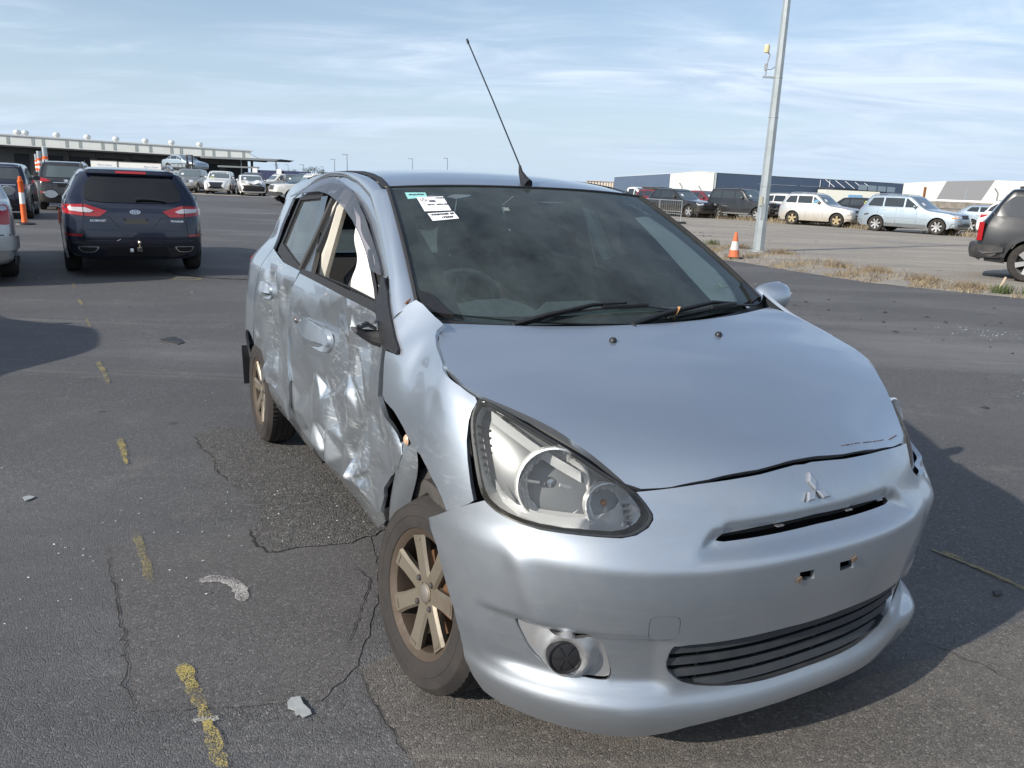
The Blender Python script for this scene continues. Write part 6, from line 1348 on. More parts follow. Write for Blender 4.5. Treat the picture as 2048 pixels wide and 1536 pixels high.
    def decal(s, name, poly, ax, sgn, m, lift=.008, h=.12, rnd=1, holes=(), parent=None, flange=True):
        "outline in the plane across axis ax (0: y,z  1: x,z), laid on the body with thickness"
        poly = rcorner(poly, .035*rnd) if rnd else poly
        V, F = fill2d(poly, holes, h); pts = []; low = []
        for a, b in V:
            q, n = s.cast((0, a, b) if ax == 0 else (a, 0, b), ax, sgn); nn = n.copy(); nn[ax] += .6*sgn; nn.normalize(); pts.append(q+nn*lift); low.append(q-nn*.004)
        faces = [tuple(int(i) for i in t) for t in F]; cnt = {}
        for t in faces:
            for i in range(3): e = (t[i], t[(i+1) % 3]); cnt[e] = 1
        k = len(pts); faces += [(b, a, a+k, b+k) for a, b in cnt if (b, a) not in cnt]
        return pydata(name, pts+low, faces, m, parent or s.root, 40)
    def sides(s): return (-1, 1)
    def windows(s, pillars=(0.0, -.95), front=None, rear=None, top=.13, m=None, x_rear=None, frame=None, only=None):
        b = s.belt+.035; xa = s.xc-.02-(b-s.cowl)/(s.H-.05-s.cowl)*(s.xc-s.xh)-.13; xt_ = s.xh-.10-top*.4
        xe = s.xr+.08 if x_rear is None else x_rear[1]; xeb = (s.xr-.12 if x_rear is None else x_rear[0]); zt = s.H-top
        edge = [xa]+list(pillars)+[None]
        xs = [xa]+list(pillars)
        for sd in ((-1, 1) if only is None else only):
            for i in range(len(xs)):
                x0 = xs[i]-.035 if i else xs[i]; last = i == len(xs)-1; x1 = (xs[i+1]+.035) if not last else None
                top0 = min(x0, xt_) if i == 0 else x0-.02
                poly = [(x0, b)]
                if i == 0: poly += [(top0, zt-.02)]
                else: poly += [(x0-.01, zt)]
                if not last: poly += [(x1-.005, zt), (x1, b)]
                else: poly += [(xe, zt-.02), (xeb, b+.06), (xeb+.04, b+.01)]
                s.decal('window', poly, 1, sd, m or DGLASS, .006, .2, 1)
    def glass(s, wind=True, rear=True, rz=None, mw=None, mr=None):
        w0 = s.Y(s.xc, s.cowl+.05)*.88; w1 = s.Y(s.xh, s.H-.1)*.90
        if wind: s.decal('windscreen', [(-w0, s.cowl+.045), (w0, s.cowl+.045), (w1, s.H-.085), (-w1, s.H-.085)], 0, 1, mw or PALEGLASS, .006, .16)
        if rear:
            z0, z1 = rz or ((s.deck[1]+.06, s.H-.12) if s.deck else (s.tail+.04, s.H-.15)); a, b = s.Y(s.xr, z0)*.84, s.Y(s.xr, z1)*.84
            s.decal('rear_window', [(-a, z0), (a, z0), (b, z1), (-b, z1)], 0, -1, mr or DGLASS, .006, .16)
    def wheels(s, tyre_w=.22, which=None):
        a, b, c = wheel_meshes(s.wr, tyre_w, s.spokes, s.rim, s.split)
        for x in (s.xf, s.xb):
            for sd in (-1, 1):
                if which and (x == s.xf, sd) not in which: continue
                e = empty('wheel', (x, sd*(s.W/2-tyre_w/2-.015), s.wr), math.pi if sd > 0 else 0); e.parent = s.root
                for me, n in ((a, 'tyre'), (b, 'rim'), (c, 'hub')): o = bpy.data.objects.new(n, me); COL.objects.link(o); o.parent = e
    def mirrors(s, m=None, arm=DTRIM):
        for sd in (-1, 1):
            y = s.Y(s.xc-.35, s.belt)+.10; x = s.xc-.42
            o = MB().lathe([(0, .05), (.05, .045), (.085, .02), (.09, -.02), (.08, -.035), (0, -.035)], 12, (0, 0, 0), 'x').build('mirror', m or s.col, s.root, 50); o.location = (x, sd*y, s.belt+.08); o.scale = (1, 1.15, .85)
            MB().tube([(.02, -sd*.16, -.05), (.0, -sd*.05, -.03)], .02, 6).build('mirror_arm', arm, o)
    def seams(s, xs=(.55, -.42, -1.3), zb=None, zt=None):
        for sd in (-1, 1):
            for x in xs: s.decal('door_seam', [(x-.005, (zb or s.clr+.10)), (x+.005, (zb or s.clr+.10)), (x+.005-.02, zt or s.belt), (x-.005-.02, zt or s.belt)], 1, sd, DARK, .0015, .2, 0)
    def handles(s, xs=(-.25, -1.1), z=None, m=None):
        for sd in (-1, 1):
            for x in xs: s.decal('door_handle', [(x, (z or s.belt-.12)-.016), (x+.17, (z or s.belt-.12)-.016), (x+.17, (z or s.belt-.12)+.016), (x, (z or s.belt-.12)+.016)], 1, sd, m or s.col, .028, .1, 1)
    def low_trim(s, m=DTRIM, z=.42, front=True, rear=True, side=True):
        h = s.L/2
        for sd in (-1, 1):
            if side: s.decal('sill_trim', [(s.xb+s.wr+.09, s.clr), (s.xf-s.wr-.09, s.clr), (s.xf-s.wr-.09, s.clr+.13), (s.xb+s.wr+.09, s.clr+.13)], 1, sd, m, .008, .2, 0)
        w = s.W/2-.06
        if front: s.decal('bumper_trim', [(-w, s.clr+.02), (w, s.clr+.02), (w, z), (-w, z)], 0, 1, m, .008, .16)
        if rear: s.decal('bumper_trim', [(-w, s.clr+.02), (w, s.clr+.02), (w, z), (-w, z)], 0, -1, m, .008, .16)
    def arches(s, m=DTRIM, w=.055):
        for sd in (-1, 1):
            for xc in (s.xf, s.xb):
                r0, r1 = s.wr+.062, s.wr+.062+w; a = np.linspace(R(172), R(8), 16)
                s.decal('arch_trim', [(xc+r1*math.cos(t), s.wr+r1*math.sin(t)) for t in a]+[(xc+r0*math.cos(t), s.wr+r0*math.sin(t)) for t in a[::-1]], 1, sd, m, .014, .1, 0)
    def lamps(s, front=None, rear=None, m=None):
        for sd in (-1, 1):
            if front: s.decal('headlight', [(sd*y, z) for y, z in front], 0, 1, m or LAMP, .008, .07)
            if rear: s.decal('tail_light', [(sd*y, z) for y, z in rear], 0, -1, TAILR, .010, .06)
    def box_front(s, name, y0, y1, z0, z1, m, lift=.008, rnd=1): return s.decal(name, [(y0, z0), (y1, z0), (y1, z1), (y0, z1)], 0, 1, m, lift, .08, rnd)
    def box_rear(s, name, y0, y1, z0, z1, m, lift=.008, rnd=1): return s.decal(name, [(y0, z0), (y1, z0), (y1, z1), (y0, z1)], 0, -1, m, lift, .08, rnd)
    def rails(s, m=CHR, x0=None, x1=None):
        for sd in (-1, 1):
            x0_, x1_ = x0 or s.xh-.25, x1 or s.xr+.05; pts = []
            for t in np.linspace(0, 1, 9):
                x = x0_+(x1_-x0_)*t; pts.append((x, sd*(s.Y(x, s.H-.08)-.07), s.H-.02+.055*math.sin(math.pi*t)**.35))
            MB().tube(pts, .020, 6).build('roof_rail', m, s.root)
    def slats(s, name, y0, y1, zs, m, x_ax=0, sgn=1, t=.012):
        for z in zs: s.decal(name, [(y0, z-t), (y1, z-t), (y1, z+t), (y0, z+t)], 0, sgn, m, .016, .12, 0)
    def sticker(s, m=None):
        s.decal('windscreen_label', [(-.52, s.cowl+.17), (-.36, s.cowl+.17), (-.36, s.cowl+.28), (-.52, s.cowl+.28)], 0, 1, WHITE, .012, .1, 0)
    def basic(s, **k):
        s.windows(**k); s.glass(); s.wheels(); s.mirrors(); s.seams(); s.handles()
P_NAVY = car_paint('navy_paint', (.004, .008, .024), .35, .2, .05); P_BLACK = car_paint('black_paint', (.008, .008, .009), .2, .2, .22); P_BLK2 = car_paint('dusty_black_paint', (.011, .012, .014), .2, .32, .20, (.12, .115, .105))
P_WHITE = car_paint('white_paint', (.72, .72, .70), 0, .3, .25); P_CREAM = car_paint('cream_white_paint', (.66, .65, .60), 0, .35, .4); P_SIL = car_paint('silver_car_paint', (.50, .52, .53), .7, .34, .28); P_SILD = car_paint('dusty_silver_paint', (.46, .475, .475), .6, .4, .8, (.40, .33, .23)); P_BLUEGREY = car_paint('ice_blue_paint', (.36, .43, .48), .65, .32, .25)
P_RED = car_paint('dark_red_paint', (.16, .010, .016), .2, .28, .2); P_GREY = car_paint('pewter_paint', (.30, .30, .295), .6, .36, .4); P_BLUE = car_paint('bright_blue_paint', (.010, .045, .28), .2, .25, .1); P_DGREY = car_paint('dark_grey_paint', (.055, .058, .062), .5, .3, .2); P_DBLUE = car_paint('charcoal_blue_paint', (.022, .026, .036), .4, .26, .15)
YEL = mat('yellow_window_marker', (.62, .62, .05), .7); LBLUE = mat('blue_window_marker', (.20, .48, .70), .7)

# --- navy wagon seen from behind
G_L = 'cars left in the open yard on the left'
c = Car('estate_car', 'navy blue wagon with red tail lamps and a tow ball, seen from behind', (-6.42, 12.98), 119, L=4.87, W=1.85, H=1.49, wb=2.85, nose=.80, cowl=1.0, xc=.95, xh=.20, xr=-1.92, tail=1.02, xt=-2.30, clr=.24, wr=.335, col=P_NAVY, group=G_L, belt=1.0, front_r=.22, roofw=.60, rs=.14)
c.windows((.02, -.98, -1.62), top=.12, x_rear=(-2.02, -1.78), m=mat('pale_reflecting_glass', (.10, .12, .125), .05, spec=1.0, coat=1)); c.glass(rear=False); c.wheels(); c.seams((.62, -.42, -1.35)); c.handles()
c.decal('rear_window', [(-.62, 1.045), (-.40, 1.015), (.40, 1.015), (.62, 1.045), (.575, 1.25), (.50, 1.36), (-.50, 1.36), (-.575, 1.25)], 0, -1, mat('tinted_tailgate_glass', (.011, .011, .012), .10, spec=.45), .008, .06, 2)
c.decal('spoiler', [(-.56, 1.375), (.56, 1.375), (.52, 1.425), (-.52, 1.425)], 0, -1, P_NAVY, .05, .08, 1)
c.decal('brake_light', [(-.19, 1.378), (.19, 1.378), (.19, 1.405), (-.19, 1.405)], 0, -1, TAILR, .056, .08, 0)
for sd in (-1, 1):
    lamp = c.decal('tail_light', [(sd*y, z) for y, z in ((.86, .975), (.60, .985), (.34, .905), (.44, .830), (.62, .835), (.87, .865))], 0, -1, TAILR, .014, .04, .4)
    c.decal('clear_lens', [(sd*y, z) for y, z in ((.80, .945), (.60, .945), (.50, .905), (.55, .882), (.64, .885), (.78, .90))], 0, -1, TAILW, .020, .04, .3, parent=lamp)
    c.decal('lamp_split', [(sd*.628, .83), (sd*.622, .83), (sd*.622, .985), (sd*.628, .985)], 0, -1, DARK, .022, .05, 0, parent=lamp)
    c.decal('reflector', [(sd*.86, .575), (sd*.66, .568), (sd*.66, .592), (sd*.86, .605)], 0, -1, TAILR, .010, .05, 0)
    ex = c.decal('exhaust_tip', [(sd*.74, .435), (sd*.46, .435), (sd*.52, .355), (sd*.68, .355)], 0, -1, CHR, .014, .05, 1)
    c.decal('exhaust_hole', [(sd*.722, .426), (sd*.485, .426), (sd*.532, .364), (sd*.672, .364)], 0, -1, DARK, .018, .05, 1, parent=ex)
    c.decal('boot_seam', [(sd*.668, .52), (sd*.662, .52), (sd*.632, .83), (sd*.638, .83)], 0, -1, DARK, .002, .05, 0)
    c.decal('boot_seam', [(sd*y, z) for y, z in ((.34, .835), (.335, .838), (.215, .70), (.22, .695))], 0, -1, DARK, .002, .05, 0)
c.decal('boot_seam', [(-.66, .515), (.66, .515), (.66, .522), (-.66, .522)], 0, -1, DARK, .002, .05, 0)
c.decal('boot_ledge', [(-.22, .690), (.22, .690), (.22, .702), (-.22, .702)], 0, -1, P_NAVY, .012, .05, 0)
c.decal('crease', [(-.62, .66), (.62, .66), (.62, .678), (-.62, .678)], 0, -1, P_NAVY, .012, .06, 0)
c.decal('bumper_step', [(-.78, .475), (.78, .475), (.76, .51), (-.76, .51)], 0, -1, P_NAVY, .03, .08, 1)
c.decal('diffuser', [(-.42, .30), (.42, .30), (.36, .42), (-.36, .42)], 0, -1, DARK, .006, .08, 0)  # near black, with the underside's shade put into the diffuser colour
c.decal('scrape', [(.20, .535), (.205, .535), (.27, .50), (.265, .50)], 0, -1, WHITE, .006, .03, 0)
pl = c.decal('plate_backing', [(-.16, .735), (.14, .735), (.13, .805), (-.13, .805)], 0, -1, mat('plate_backing_grey', (.055, .052, .046), .6), .006, .05, 0)
for y in (-.14, .14): c.decal('plate_bolt', [(y-.012, .785), (y+.012, .785), (y+.012, .809), (y-.012, .809)], 0, -1, DARK, .010, .04, 1, parent=pl)
bd = c.decal('badge', [(.067*math.cos(t), .895+.029*math.sin(t)) for t in np.linspace(0, 2*math.pi, 20)[:-1]], 0, -1, CHR, .010, .03, 0)
c.decal('badge_field', [(.056*math.cos(t), .895+.022*math.sin(t)) for t in np.linspace(0, 2*math.pi, 20)[:-1]], 0, -1, mat('badge_blue', (.03, .06, .16), .2, coat=.5), .013, .03, 0, parent=bd)
def rear_text(car, s, y, z, size, m, parent=None, bold=.0):
    q, n = car.cast((0, y, z), 0, -1); X = Vector((0, -1, 0)); Zv = n.normalized(); X = (X-Zv*X.dot(Zv)).normalized(); Yv = Zv.cross(X)
    mx = Matrix((X, Yv, Zv)).transposed().to_4x4(); mx.translation = q+Zv*.010; o = text_mesh('lettering', s, size, m, parent or car.root, mx, extrude=.002, bold=bold); return o
rear_text(c, 'Ford', 0, .895, .042, CHR, None, .0012).location += Vector((-.006, 0, 0))
rear_text(c, 'ECOBOOST', .46, .775, .036, CHR, None, .001); rear_text(c, 'TITANIUM', -.52, .775, .036, CHR, None, .001)
# wiper, rails, tow bar
def on_rear(car, pts, lift): 
    r = []
    for y, z in pts: q, n = car.cast((0, y, z), 0, -1); r.append(q+n*lift)
    return r
wp = MB().tube(on_rear(c, [(-.02, 1.045), (-.10, 1.055), (-.25, 1.05), (-.40, 1.03)], .024), [.026, .022, .018, .010], 8).build('wiper', BLK, c.root)
c.rails(CHR, .1, -1.95)
tb = MB().lathe([(0, .05), (.018, .046), (.025, .025), (.018, .006), (.012, 0), (.012, -.03), (.03, -.035), (.03, -.05)], 14).build('tow_ball', mat('tow_ball_steel', (.45, .40, .30), .25, .9), c.root); tb.location = (-2.53, -.02, .47)
MB().box((-2.47, -.02, .40), (.16, .06, .05)).tube([(-2.53, -.02, .37), (-2.53, -.02, .43)], .02, 8).build('tow_bar', DTRIM, c.root)
MB().lathe([(0, .02), (.022, .018), (.026, 0), (.026, -.03)], 10, (-2.50, .08, .395)).build('tow_socket', CHR, c.root)
# peeled orange and grey trim on its left flank and the hanging mirror
c.decal('scraped_panel', [(-.2, .32), (-1.35, .30), (-1.45, .85), (-.3, .88)], 1, 1, mat('scraped_primer', (.20, .18, .17), .5, dirt=((.06, .05, .05), .7, 8)), .012, .1, 1)
MB().tube([c.cast((x, 0, z), 1, 1)[0]+Vector((0, .02, 0)) for x, z in ((-1.30, .88), (-1.38, .72), (-1.42, .58), (-1.40, .48))], .011, 6).build('trim_strip', mat('torn_orange_trim', (.62, .12, .04), .5), c.root)
for sd, dz in ((1, 0), (-1, 0)):
    o = MB().lathe([(0, .07), (.06, .06), (.10, .02), (.105, -.03), (.095, -.04)], 16, (0, 0, 0), 'x').build('mirror', P_NAVY, c.root, 50); o.location = (.55, sd*1.05, 1.03); o.scale = (.9, 1.0, .68)
    k = MB().lathe([(0, -.037), (.092, -.037)], 16, (0, 0, 0), 'x').build('mirror_glass', CHR, o); MB().tube([(.0, -sd*.20, -.05), (0, -sd*.06, -.03)], .025, 6).build('mirror_arm', DTRIM, o)

# --- black SUV further off, navy hatch with its tailgate up, silver sedan at the left edge
c = Car('suv', 'black SUV with red tail lamps parked beyond the navy wagon', (-16.75, 29.6), 119, L=4.41, W=1.82, H=1.68, wb=2.64, nose=.95, cowl=1.1, xc=.75, xh=.1, xr=-1.55, tail=1.08, xt=-2.02, clr=.25, wr=.35, col=P_BLACK, group=G_L, roofw=.7)
c.basic(pillars=(-.05, -.98), top=.13); c.decal('rear_window', [(-.60, 1.13), (.60, 1.13), (.52, 1.50), (-.52, 1.50)], 0, -1, mat('green_tinted_glass', (.05, .075, .07), .05, spec=1, coat=1), .012, .1); c.lamps(rear=((.86, 1.12), (.62, 1.08), (.45, 1.0), (.60, .97), (.87, .98))); c.rails(DTRIM)
c.box_rear('plate_recess', -.28, .28, .80, .92, DARK); c.box_rear('boot_trim', -.40, .40, .945, .965, CHR); c.box_rear('reflector', .55, .80, .60, .64, TAILR); c.box_rear('reflector', -.80, -.55, .60, .64, TAILR); c.low_trim(z=.5)
c.decal('badge', [(.07*math.cos(t), 1.02+.04*math.sin(t)) for t in np.linspace(0, 2*math.pi, 14)[:-1]], 0, -1, CHR, .012, .05, 0)
c = Car('hatchback', 'navy hatchback behind the orange bollard, its rear window missing', (-15.35, 23.6), 118, L=4.1, W=1.75, H=1.53, wb=2.55, nose=.86, cowl=1.02, xc=.8, xh=.1, xr=-1.45, tail=1.05, xt=-1.9, clr=.22, wr=.32, col=P_NAVY, group=G_L)
c.basic(pillars=(-.1, -.95)); c.lamps(rear=((.84, .98), (.62, .98), (.62, .84), (.85, .82))); c.low_trim(); c.box_rear('boot_trim', -.55, .55, .93, .95, CHR)
c.decal('roof_panel', [(-.66, 1.42), (.66, 1.42), (.60, 1.50), (-.60, 1.50)], 0, -1, P_SIL, .01, .1)
c = Car('hatchback', 'white car beyond the navy hatchback, with an open boot at the left edge', (-22.2, 31.6), 118, L=4.3, W=1.78, H=1.55, wb=2.6, nose=.86, cowl=1.02, xc=.8, xh=.1, xr=-1.45, tail=1.05, xt=-2.0, clr=.22, wr=.32, col=P_SIL, group=G_L)
c.basic(pillars=(-.1, -.95)); c.box_rear('boot_opening', -.55, .55, .75, 1.42, DARK, .012)
lid = MB().prism([(-.62, 0), (.62, 0), (.56, .75), (-.56, .75)], lambda y, t: Vector((-1.55-t*.9, y, 1.58+t*.18)), lambda y, t: Vector((-1.55-t*.9, y, 1.63+t*.18))).build('tailgate', P_SIL, c.root)
c = Car('sedan', 'silver sedan cut off by the left edge, with a red tail lamp', (-8.26, 11.11), 126, L=4.85, W=1.82, H=1.45, wb=2.79, nose=.78, cowl=.98, xc=.9, xh=.2, xr=-1.0, deck=(-1.62, 1.06), clr=.23, wr=.32, col=P_SIL, group=G_L)
c.basic(pillars=(0.0, -.9), x_rear=(-1.35, -1.0)); c.lamps(rear=((.80, .98), (.55, .97), (.56, .76), (.80, .74))); c.low_trim(z=.36); c.box_rear('bumper_seam', -.8, .8, .615, .628, DARK, .003, 0)
c.box_rear('bumper_bar', -.86, .86, .44, .61, P_SIL, .05)
c.decal('mud_flap', [(-1.98, .10), (-1.86, .10), (-1.84, .34), (-2.0, .34)], 1, -1, DTRIM, .03, .1, 0)

# --- cars facing the camera in front of the left warehouse
G_F = 'cars lined up in front of the left warehouse'
c = Car('suv', 'grey off-roader facing the camera, left of the white SUV', (-25.7, 62.6), -82, L=4.8, W=1.85, H=1.78, wb=2.8, nose=1.0, cowl=1.15, xc=.7, xh=.15, xr=-1.9, tail=1.1, clr=.32, wr=.37, col=P_GREY, group=G_F, roofw=.78)
c.basic(pillars=(-.2, -1.1)); c.lamps(front=((.85, .95), (.50, .96), (.50, .78), (.84, .79))); c.box_front('grille', -.42, .42, .76, .94, DTRIM); c.box_front('grille_bar', -.30, .30, .82, .88, CHR, .02); c.box_front('bumper', -.9, .9, .50, .70, P_GREY, .06); c.low_trim(z=.48); c.sticker()
c = Car('suv', 'white SUV with a black grille and chrome bumper blades facing the camera', (-22.85, 61.2), -78, L=4.69, W=1.81, H=1.70, wb=2.67, nose=.98, cowl=1.12, xc=.75, xh=.1, xr=-1.7, tail=1.1, clr=.25, wr=.35, col=P_WHITE, group=G_F, roofw=.74)
c.basic(pillars=(-.1, -1.05)); c.lamps(front=((.88, .92), (.55, .90), (.50, .82), (.84, .80))); c.decal('grille', [(-.50, .86), (.50, .86), (.36, .62), (.62, .40), (-.62, .40), (-.36, .62)], 0, 1, BLKG, .012, .1, 0); c.box_front('grille_bar', -.50, .50, .86, .90, CHR, .02)
for sd in (-1, 1): c.decal('chrome_blade', [(sd*y, z) for y, z in ((.60, .78), (.68, .78), (.52, .44), (.20, .42), (.20, .38), (.56, .38))], 0, 1, CHR, .02, .1, 0)
c.low_trim(z=.36, rear=False); c.sticker(); c.decal('windscreen_writing', [(-.62, 1.19), (-.25, 1.19), (-.25, 1.24), (-.62, 1.24)], 0, 1, YEL, .012, .1, 0)
c = Car('sedan', 'white sedan with a crumpled bonnet and missing bumper, facing the camera', (-20.2, 60.2), -66, L=4.6, W=1.8, H=1.50, wb=2.7, nose=.80, cowl=1.0, xc=.85, xh=.15, xr=-1.05, deck=(-1.6, 1.05), clr=.22, wr=.33, col=P_WHITE, group=G_F)
c.basic(pillars=(-.05, -.95), x_rear=(-1.35, -1.0)); c.decal('crash_hole', [(-.84, .34), (.84, .34), (.80, .80), (.3, .72), (-.4, .76), (-.82, .74)], 0, 1, DARK, .012, .1, 0); c.sticker()
bo = MB(); v = []
for i, x in enumerate(np.linspace(.95, 2.28, 7)):
    for j, y in enumerate(np.linspace(-.78, .78, 7)): v.append((x, y*(1-.05*i), 1.02-.02*i+.16*math.exp(-((i-3.4)/1.3)**2)+.05*random.uniform(-1, 1)+(-.06 if j == 3 else 0)))
pydata('bonnet', v, [(i*7+j, i*7+j+1, i*7+j+8, i*7+j+7) for i in range(6) for j in range(6)], P_WHITE, c.root, 20)
MB().box((2.22, .05, .50), (.10, 1.15, .12), Matrix.Rotation(.05, 3, 'X')).build('bumper_beam', mat('bare_beam', (.55, .55, .55), .4, .5), c.root)
for a in range(6): MB().box((2.12+.05*random.random(), -.6+.24*a, .42+.25*random.random()), (.12, .16, .14), Matrix.Rotation(random.random(), 3, 'X')).build('broken_part', DTRIM, c.root)
c = Car('hatchback', 'bright blue car half hidden between the grey off-roader and the white SUV', (-26.4, 67.0), -80, L=4.2, W=1.75, H=1.52, wb=2.55, nose=.85, cowl=1.02, xc=.8, xh=.1, xr=-1.4, tail=1.0, clr=.22, wr=.32, col=P_BLUE, group=G_F); c.basic(pillars=(-.1, -.95)); c.lamps(front=((.8, .80), (.52, .80), (.5, .66), (.8, .66))); c.box_front('grille', -.35, .35, .5, .62, DTRIM)
for nm, lb, loc, hd, kw in (
    ('estate_car', 'silver wagon just above the roof of the navy wagon', (-30.2, 66.0), -84, dict(L=4.7, H=1.5, col=P_SIL)),
    ('suv', 'dark maroon SUV behind the white SUV in front of the warehouse', (-22.6, 68.0), -72, dict(L=4.7, H=1.72, cowl=1.1, nose=.95, wr=.35, col=car_paint('maroon_paint', (.055, .022, .026), .3, .3, .2))),
    ('suv', 'dark grey SUV behind the crumpled white sedan', (-18.9, 67.5), -70, dict(L=4.7, H=1.70, cowl=1.1, nose=.95, wr=.35, col=P_DGREY)),
    ('sedan', 'grey sedan at the far end of the yard, right of the crumpled sedan', (-17.8, 70.0), -60, dict(L=4.5, H=1.45, col=P_DGREY)),
    ('hatchback', 'white hatchback just left of the grey off-roader', (-29.2, 68.5), -80, dict(L=4.2, H=1.55, col=P_WHITE)),
    ('suv', 'silver people carrier behind the grey off-roader', (-31.5, 72.5), -80, dict(L=4.6, H=1.68, cowl=1.1, nose=.95, wr=.34, col=P_SIL))):
    c = Car(nm, lb, loc, hd, group=G_F, **kw); c.basic(pillars=(-.1, -1.0)); c.lamps(front=((.8, .80), (.52, .80), (.5, .66), (.8, .66))); c.box_front('grille', -.35, .35, .5, .62, DTRIM); c.sticker()
# lifted sedan on a forklift
c = Car('sedan', 'pale silver sedan lifted high on a forklift before the warehouse', (-31.0, 74.5), -28, L=4.6, W=1.78, H=1.45, wb=2.7, nose=.78, cowl=.98, xc=.85, xh=.15, xr=-1.05, deck=(-1.6, 1.02), clr=.20, wr=.32, col=P_BLUEGREY, z=1.62)
c.basic(pillars=(-.05, -.95), x_rear=(-1.35, -1.0)); c.lamps(front=((.8, .72), (.52, .72), (.5, .6), (.8, .6)), rear=((.8, .92), (.5, .92), (.5, .78), (.8, .78))); c.low_trim()
fk = empty('forklift', (-30.0, 72.6, 0), R(62), label='forklift with a black mast holding up the pale silver sedan', cat='forklift')
MB().box((-.9, 0, .9), (1.9, 1.2, .7)).box((-1.6, 0, 1.1), (.5, 1.15, 1.0)).build('chassis', mat('forklift_grey', (.06, .05, .045), .5), fk)
for y in (-.34, .34): MB().box((.25, y, 1.55), (.12, .10, 3.0)).build('mast', DTRIM, fk); MB().box((.95, y*1.05, 1.66), (1.4, .14, .05)).build('fork', DTRIM, fk)
for z in (1.2, 2.2, 3.0): MB().box((.25, 0, z), (.10, .75, .10)).build('mast_crossbar', DTRIM, fk)
MB().tube([(-1.5, .5, 1.5), (-1.4, .5, 2.2), (-.2, .5, 2.25), (.0, .5, 1.4)], .03, 6).tube([(-1.5, -.5, 1.5), (-1.4, -.5, 2.2), (-.2, -.5, 2.25), (.0, -.5, 1.4)], .03, 6).build('guard', DTRIM, fk)
for x in (-1.5, -.1):
    for y in (-.55, .55): MB().lathe([(0, -.1), (.28, -.1), (.3, -.06), (.3, .06), (.28, .1), (0, .1)], 18, (x, y, .3), 'y').build('wheel', DTYRE, fk)

# --- cars to the right of those: white four-wheel drive, dark SUV, white pick-up
c = Car('four_wheel_drive', 'boxy white four wheel drive with muddy tan wheels', (-11.2, 43.6), -150, L=4.6, W=1.8, H=1.70, wb=2.54, nose=1.08, cowl=1.10, xc=.62, xh=.32, xr=-2.1, tail=1.1, xt=-2.24, clr=.40, wr=.40, col=P_CREAM, rim='tan', group=G_F, roofw=.86, rs=.05)
c.basic(pillars=(-.28, -1.15), top=.16, x_rear=(-2.05, -2.0)); c.lamps(front=((.78, 1.0), (.52, 1.0), (.52, .80), (.78, .80))); c.box_front('grille', -.48, .48, .78, 1.0, DTRIM); c.box_front('bumper', -.86, .86, .52, .68, DTRIM, .08); c.arches(P_CREAM, .07)
c = Car('suv', 'dark charcoal SUV tucked behind the boxy white four wheel drive', (-13.4, 50.0), -122, L=4.6, W=1.82, H=1.68, wb=2.65, nose=.98, cowl=1.1, xc=.75, xh=.1, xr=-1.7, tail=1.1, clr=.26, wr=.36, col=P_DBLUE, group=G_F)
c.basic(pillars=(-.1, -1.05)); c.lamps(front=((.84, .92), (.52, .92), (.5, .78), (.84, .78))); c.box_front('grille', -.42, .42, .68, .88, DTRIM); c.rails(CHR)
c = Car('utility_truck', 'cream white pick-up with its front wheel showing, beyond the dark SUV', (-21.8, 73.0), -140, L=5.0, W=1.78, H=1.72, wb=3.0, nose=1.0, cowl=1.12, xc=.9, xh=.4, xr=-.35, deck=(-.62, 1.05), clr=.4, wr=.38, col=P_CREAM, group=G_F, rim='tan')
c.basic(pillars=(-.0,), x_rear=(-.30, -.30)); c.lamps(front=((.8, .95), (.5, .95), (.5, .78), (.8, .78)))
bk = empty('bucket', (-13.4, 45.4, 0), 0, label='small blue and white bucket on the asphalt beside the dark SUV', cat='bucket'); MB().lathe([(.0, .0), (.14, 0), (.155, .2)], 14).build('tub', mat('bucket_blue', (.03, .06, .25), .5), bk); MB().lathe([(.155, .2), (.17, .38), (.16, .38), (.0, .30)], 14).build('rim', WHITE, bk)

# --- the row on the right
G_R = 'cars parked nose to tail in the row on the right'
HR = -50
def spot(x, y, back): return (x, y)
def from_wheels(px_mid, hd, W_, d=0):
    "car centre from the point midway between its two near wheels on the ground"
    h = R(hd); return (px_mid[0]-math.sin(h)*W_/2, px_mid[1]+math.cos(h)*W_/2)
c = Car('suv', 'black SUV with chrome kidney grille behind the wire fence panel', from_wheels((9.45, 50.0), -54, 1.85), -54, L=4.67, W=1.87, H=1.70, wb=2.82, nose=.95, cowl=1.10, xc=.70, xh=.05, xr=-1.55, tail=1.08, xt=-2.12, clr=.27, wr=.37, col=P_BLACK, group=G_R, spokes=5)
c.basic(pillars=(-.12, -1.02), top=.14); c.lamps(front=((.86, .90), (.50, .90), (.44, .78), (.86, .76))); c.box_front('grille', -.22, -.03, .74, .90, CHR); c.box_front('grille', .03, .22, .74, .90, CHR); c.box_front('grille_mesh', -.20, -.05, .755, .885, DARK, .014); c.box_front('grille_mesh', .05, .20, .755, .885, DARK, .014); c.low_trim(z=.5); c.decal('side_step', [(-.95, .30), (.95, .30), (.95, .345), (-.95, .345)], 1, -1, CHR, .05, .3, 0); c.sticker()
c.decal('bumper_trim', [(-.8, .60), (.8, .60), (.8, .64), (-.8, .64)], 0, 1, DTRIM, .02, .1, 0)
c = Car('suv', 'dusty black SUV with a smashed front end and a chrome mirror', from_wheels((13.0, 48.1), -50, 1.85), -50, L=4.74, W=1.85, H=1.84, wb=2.85, nose=1.05, cowl=1.20, xc=.80, xh=.32, xr=-1.85, tail=1.12, xt=-2.22, clr=.33, wr=.385, col=P_BLK2, group=G_R, spokes=6, roofw=.82)
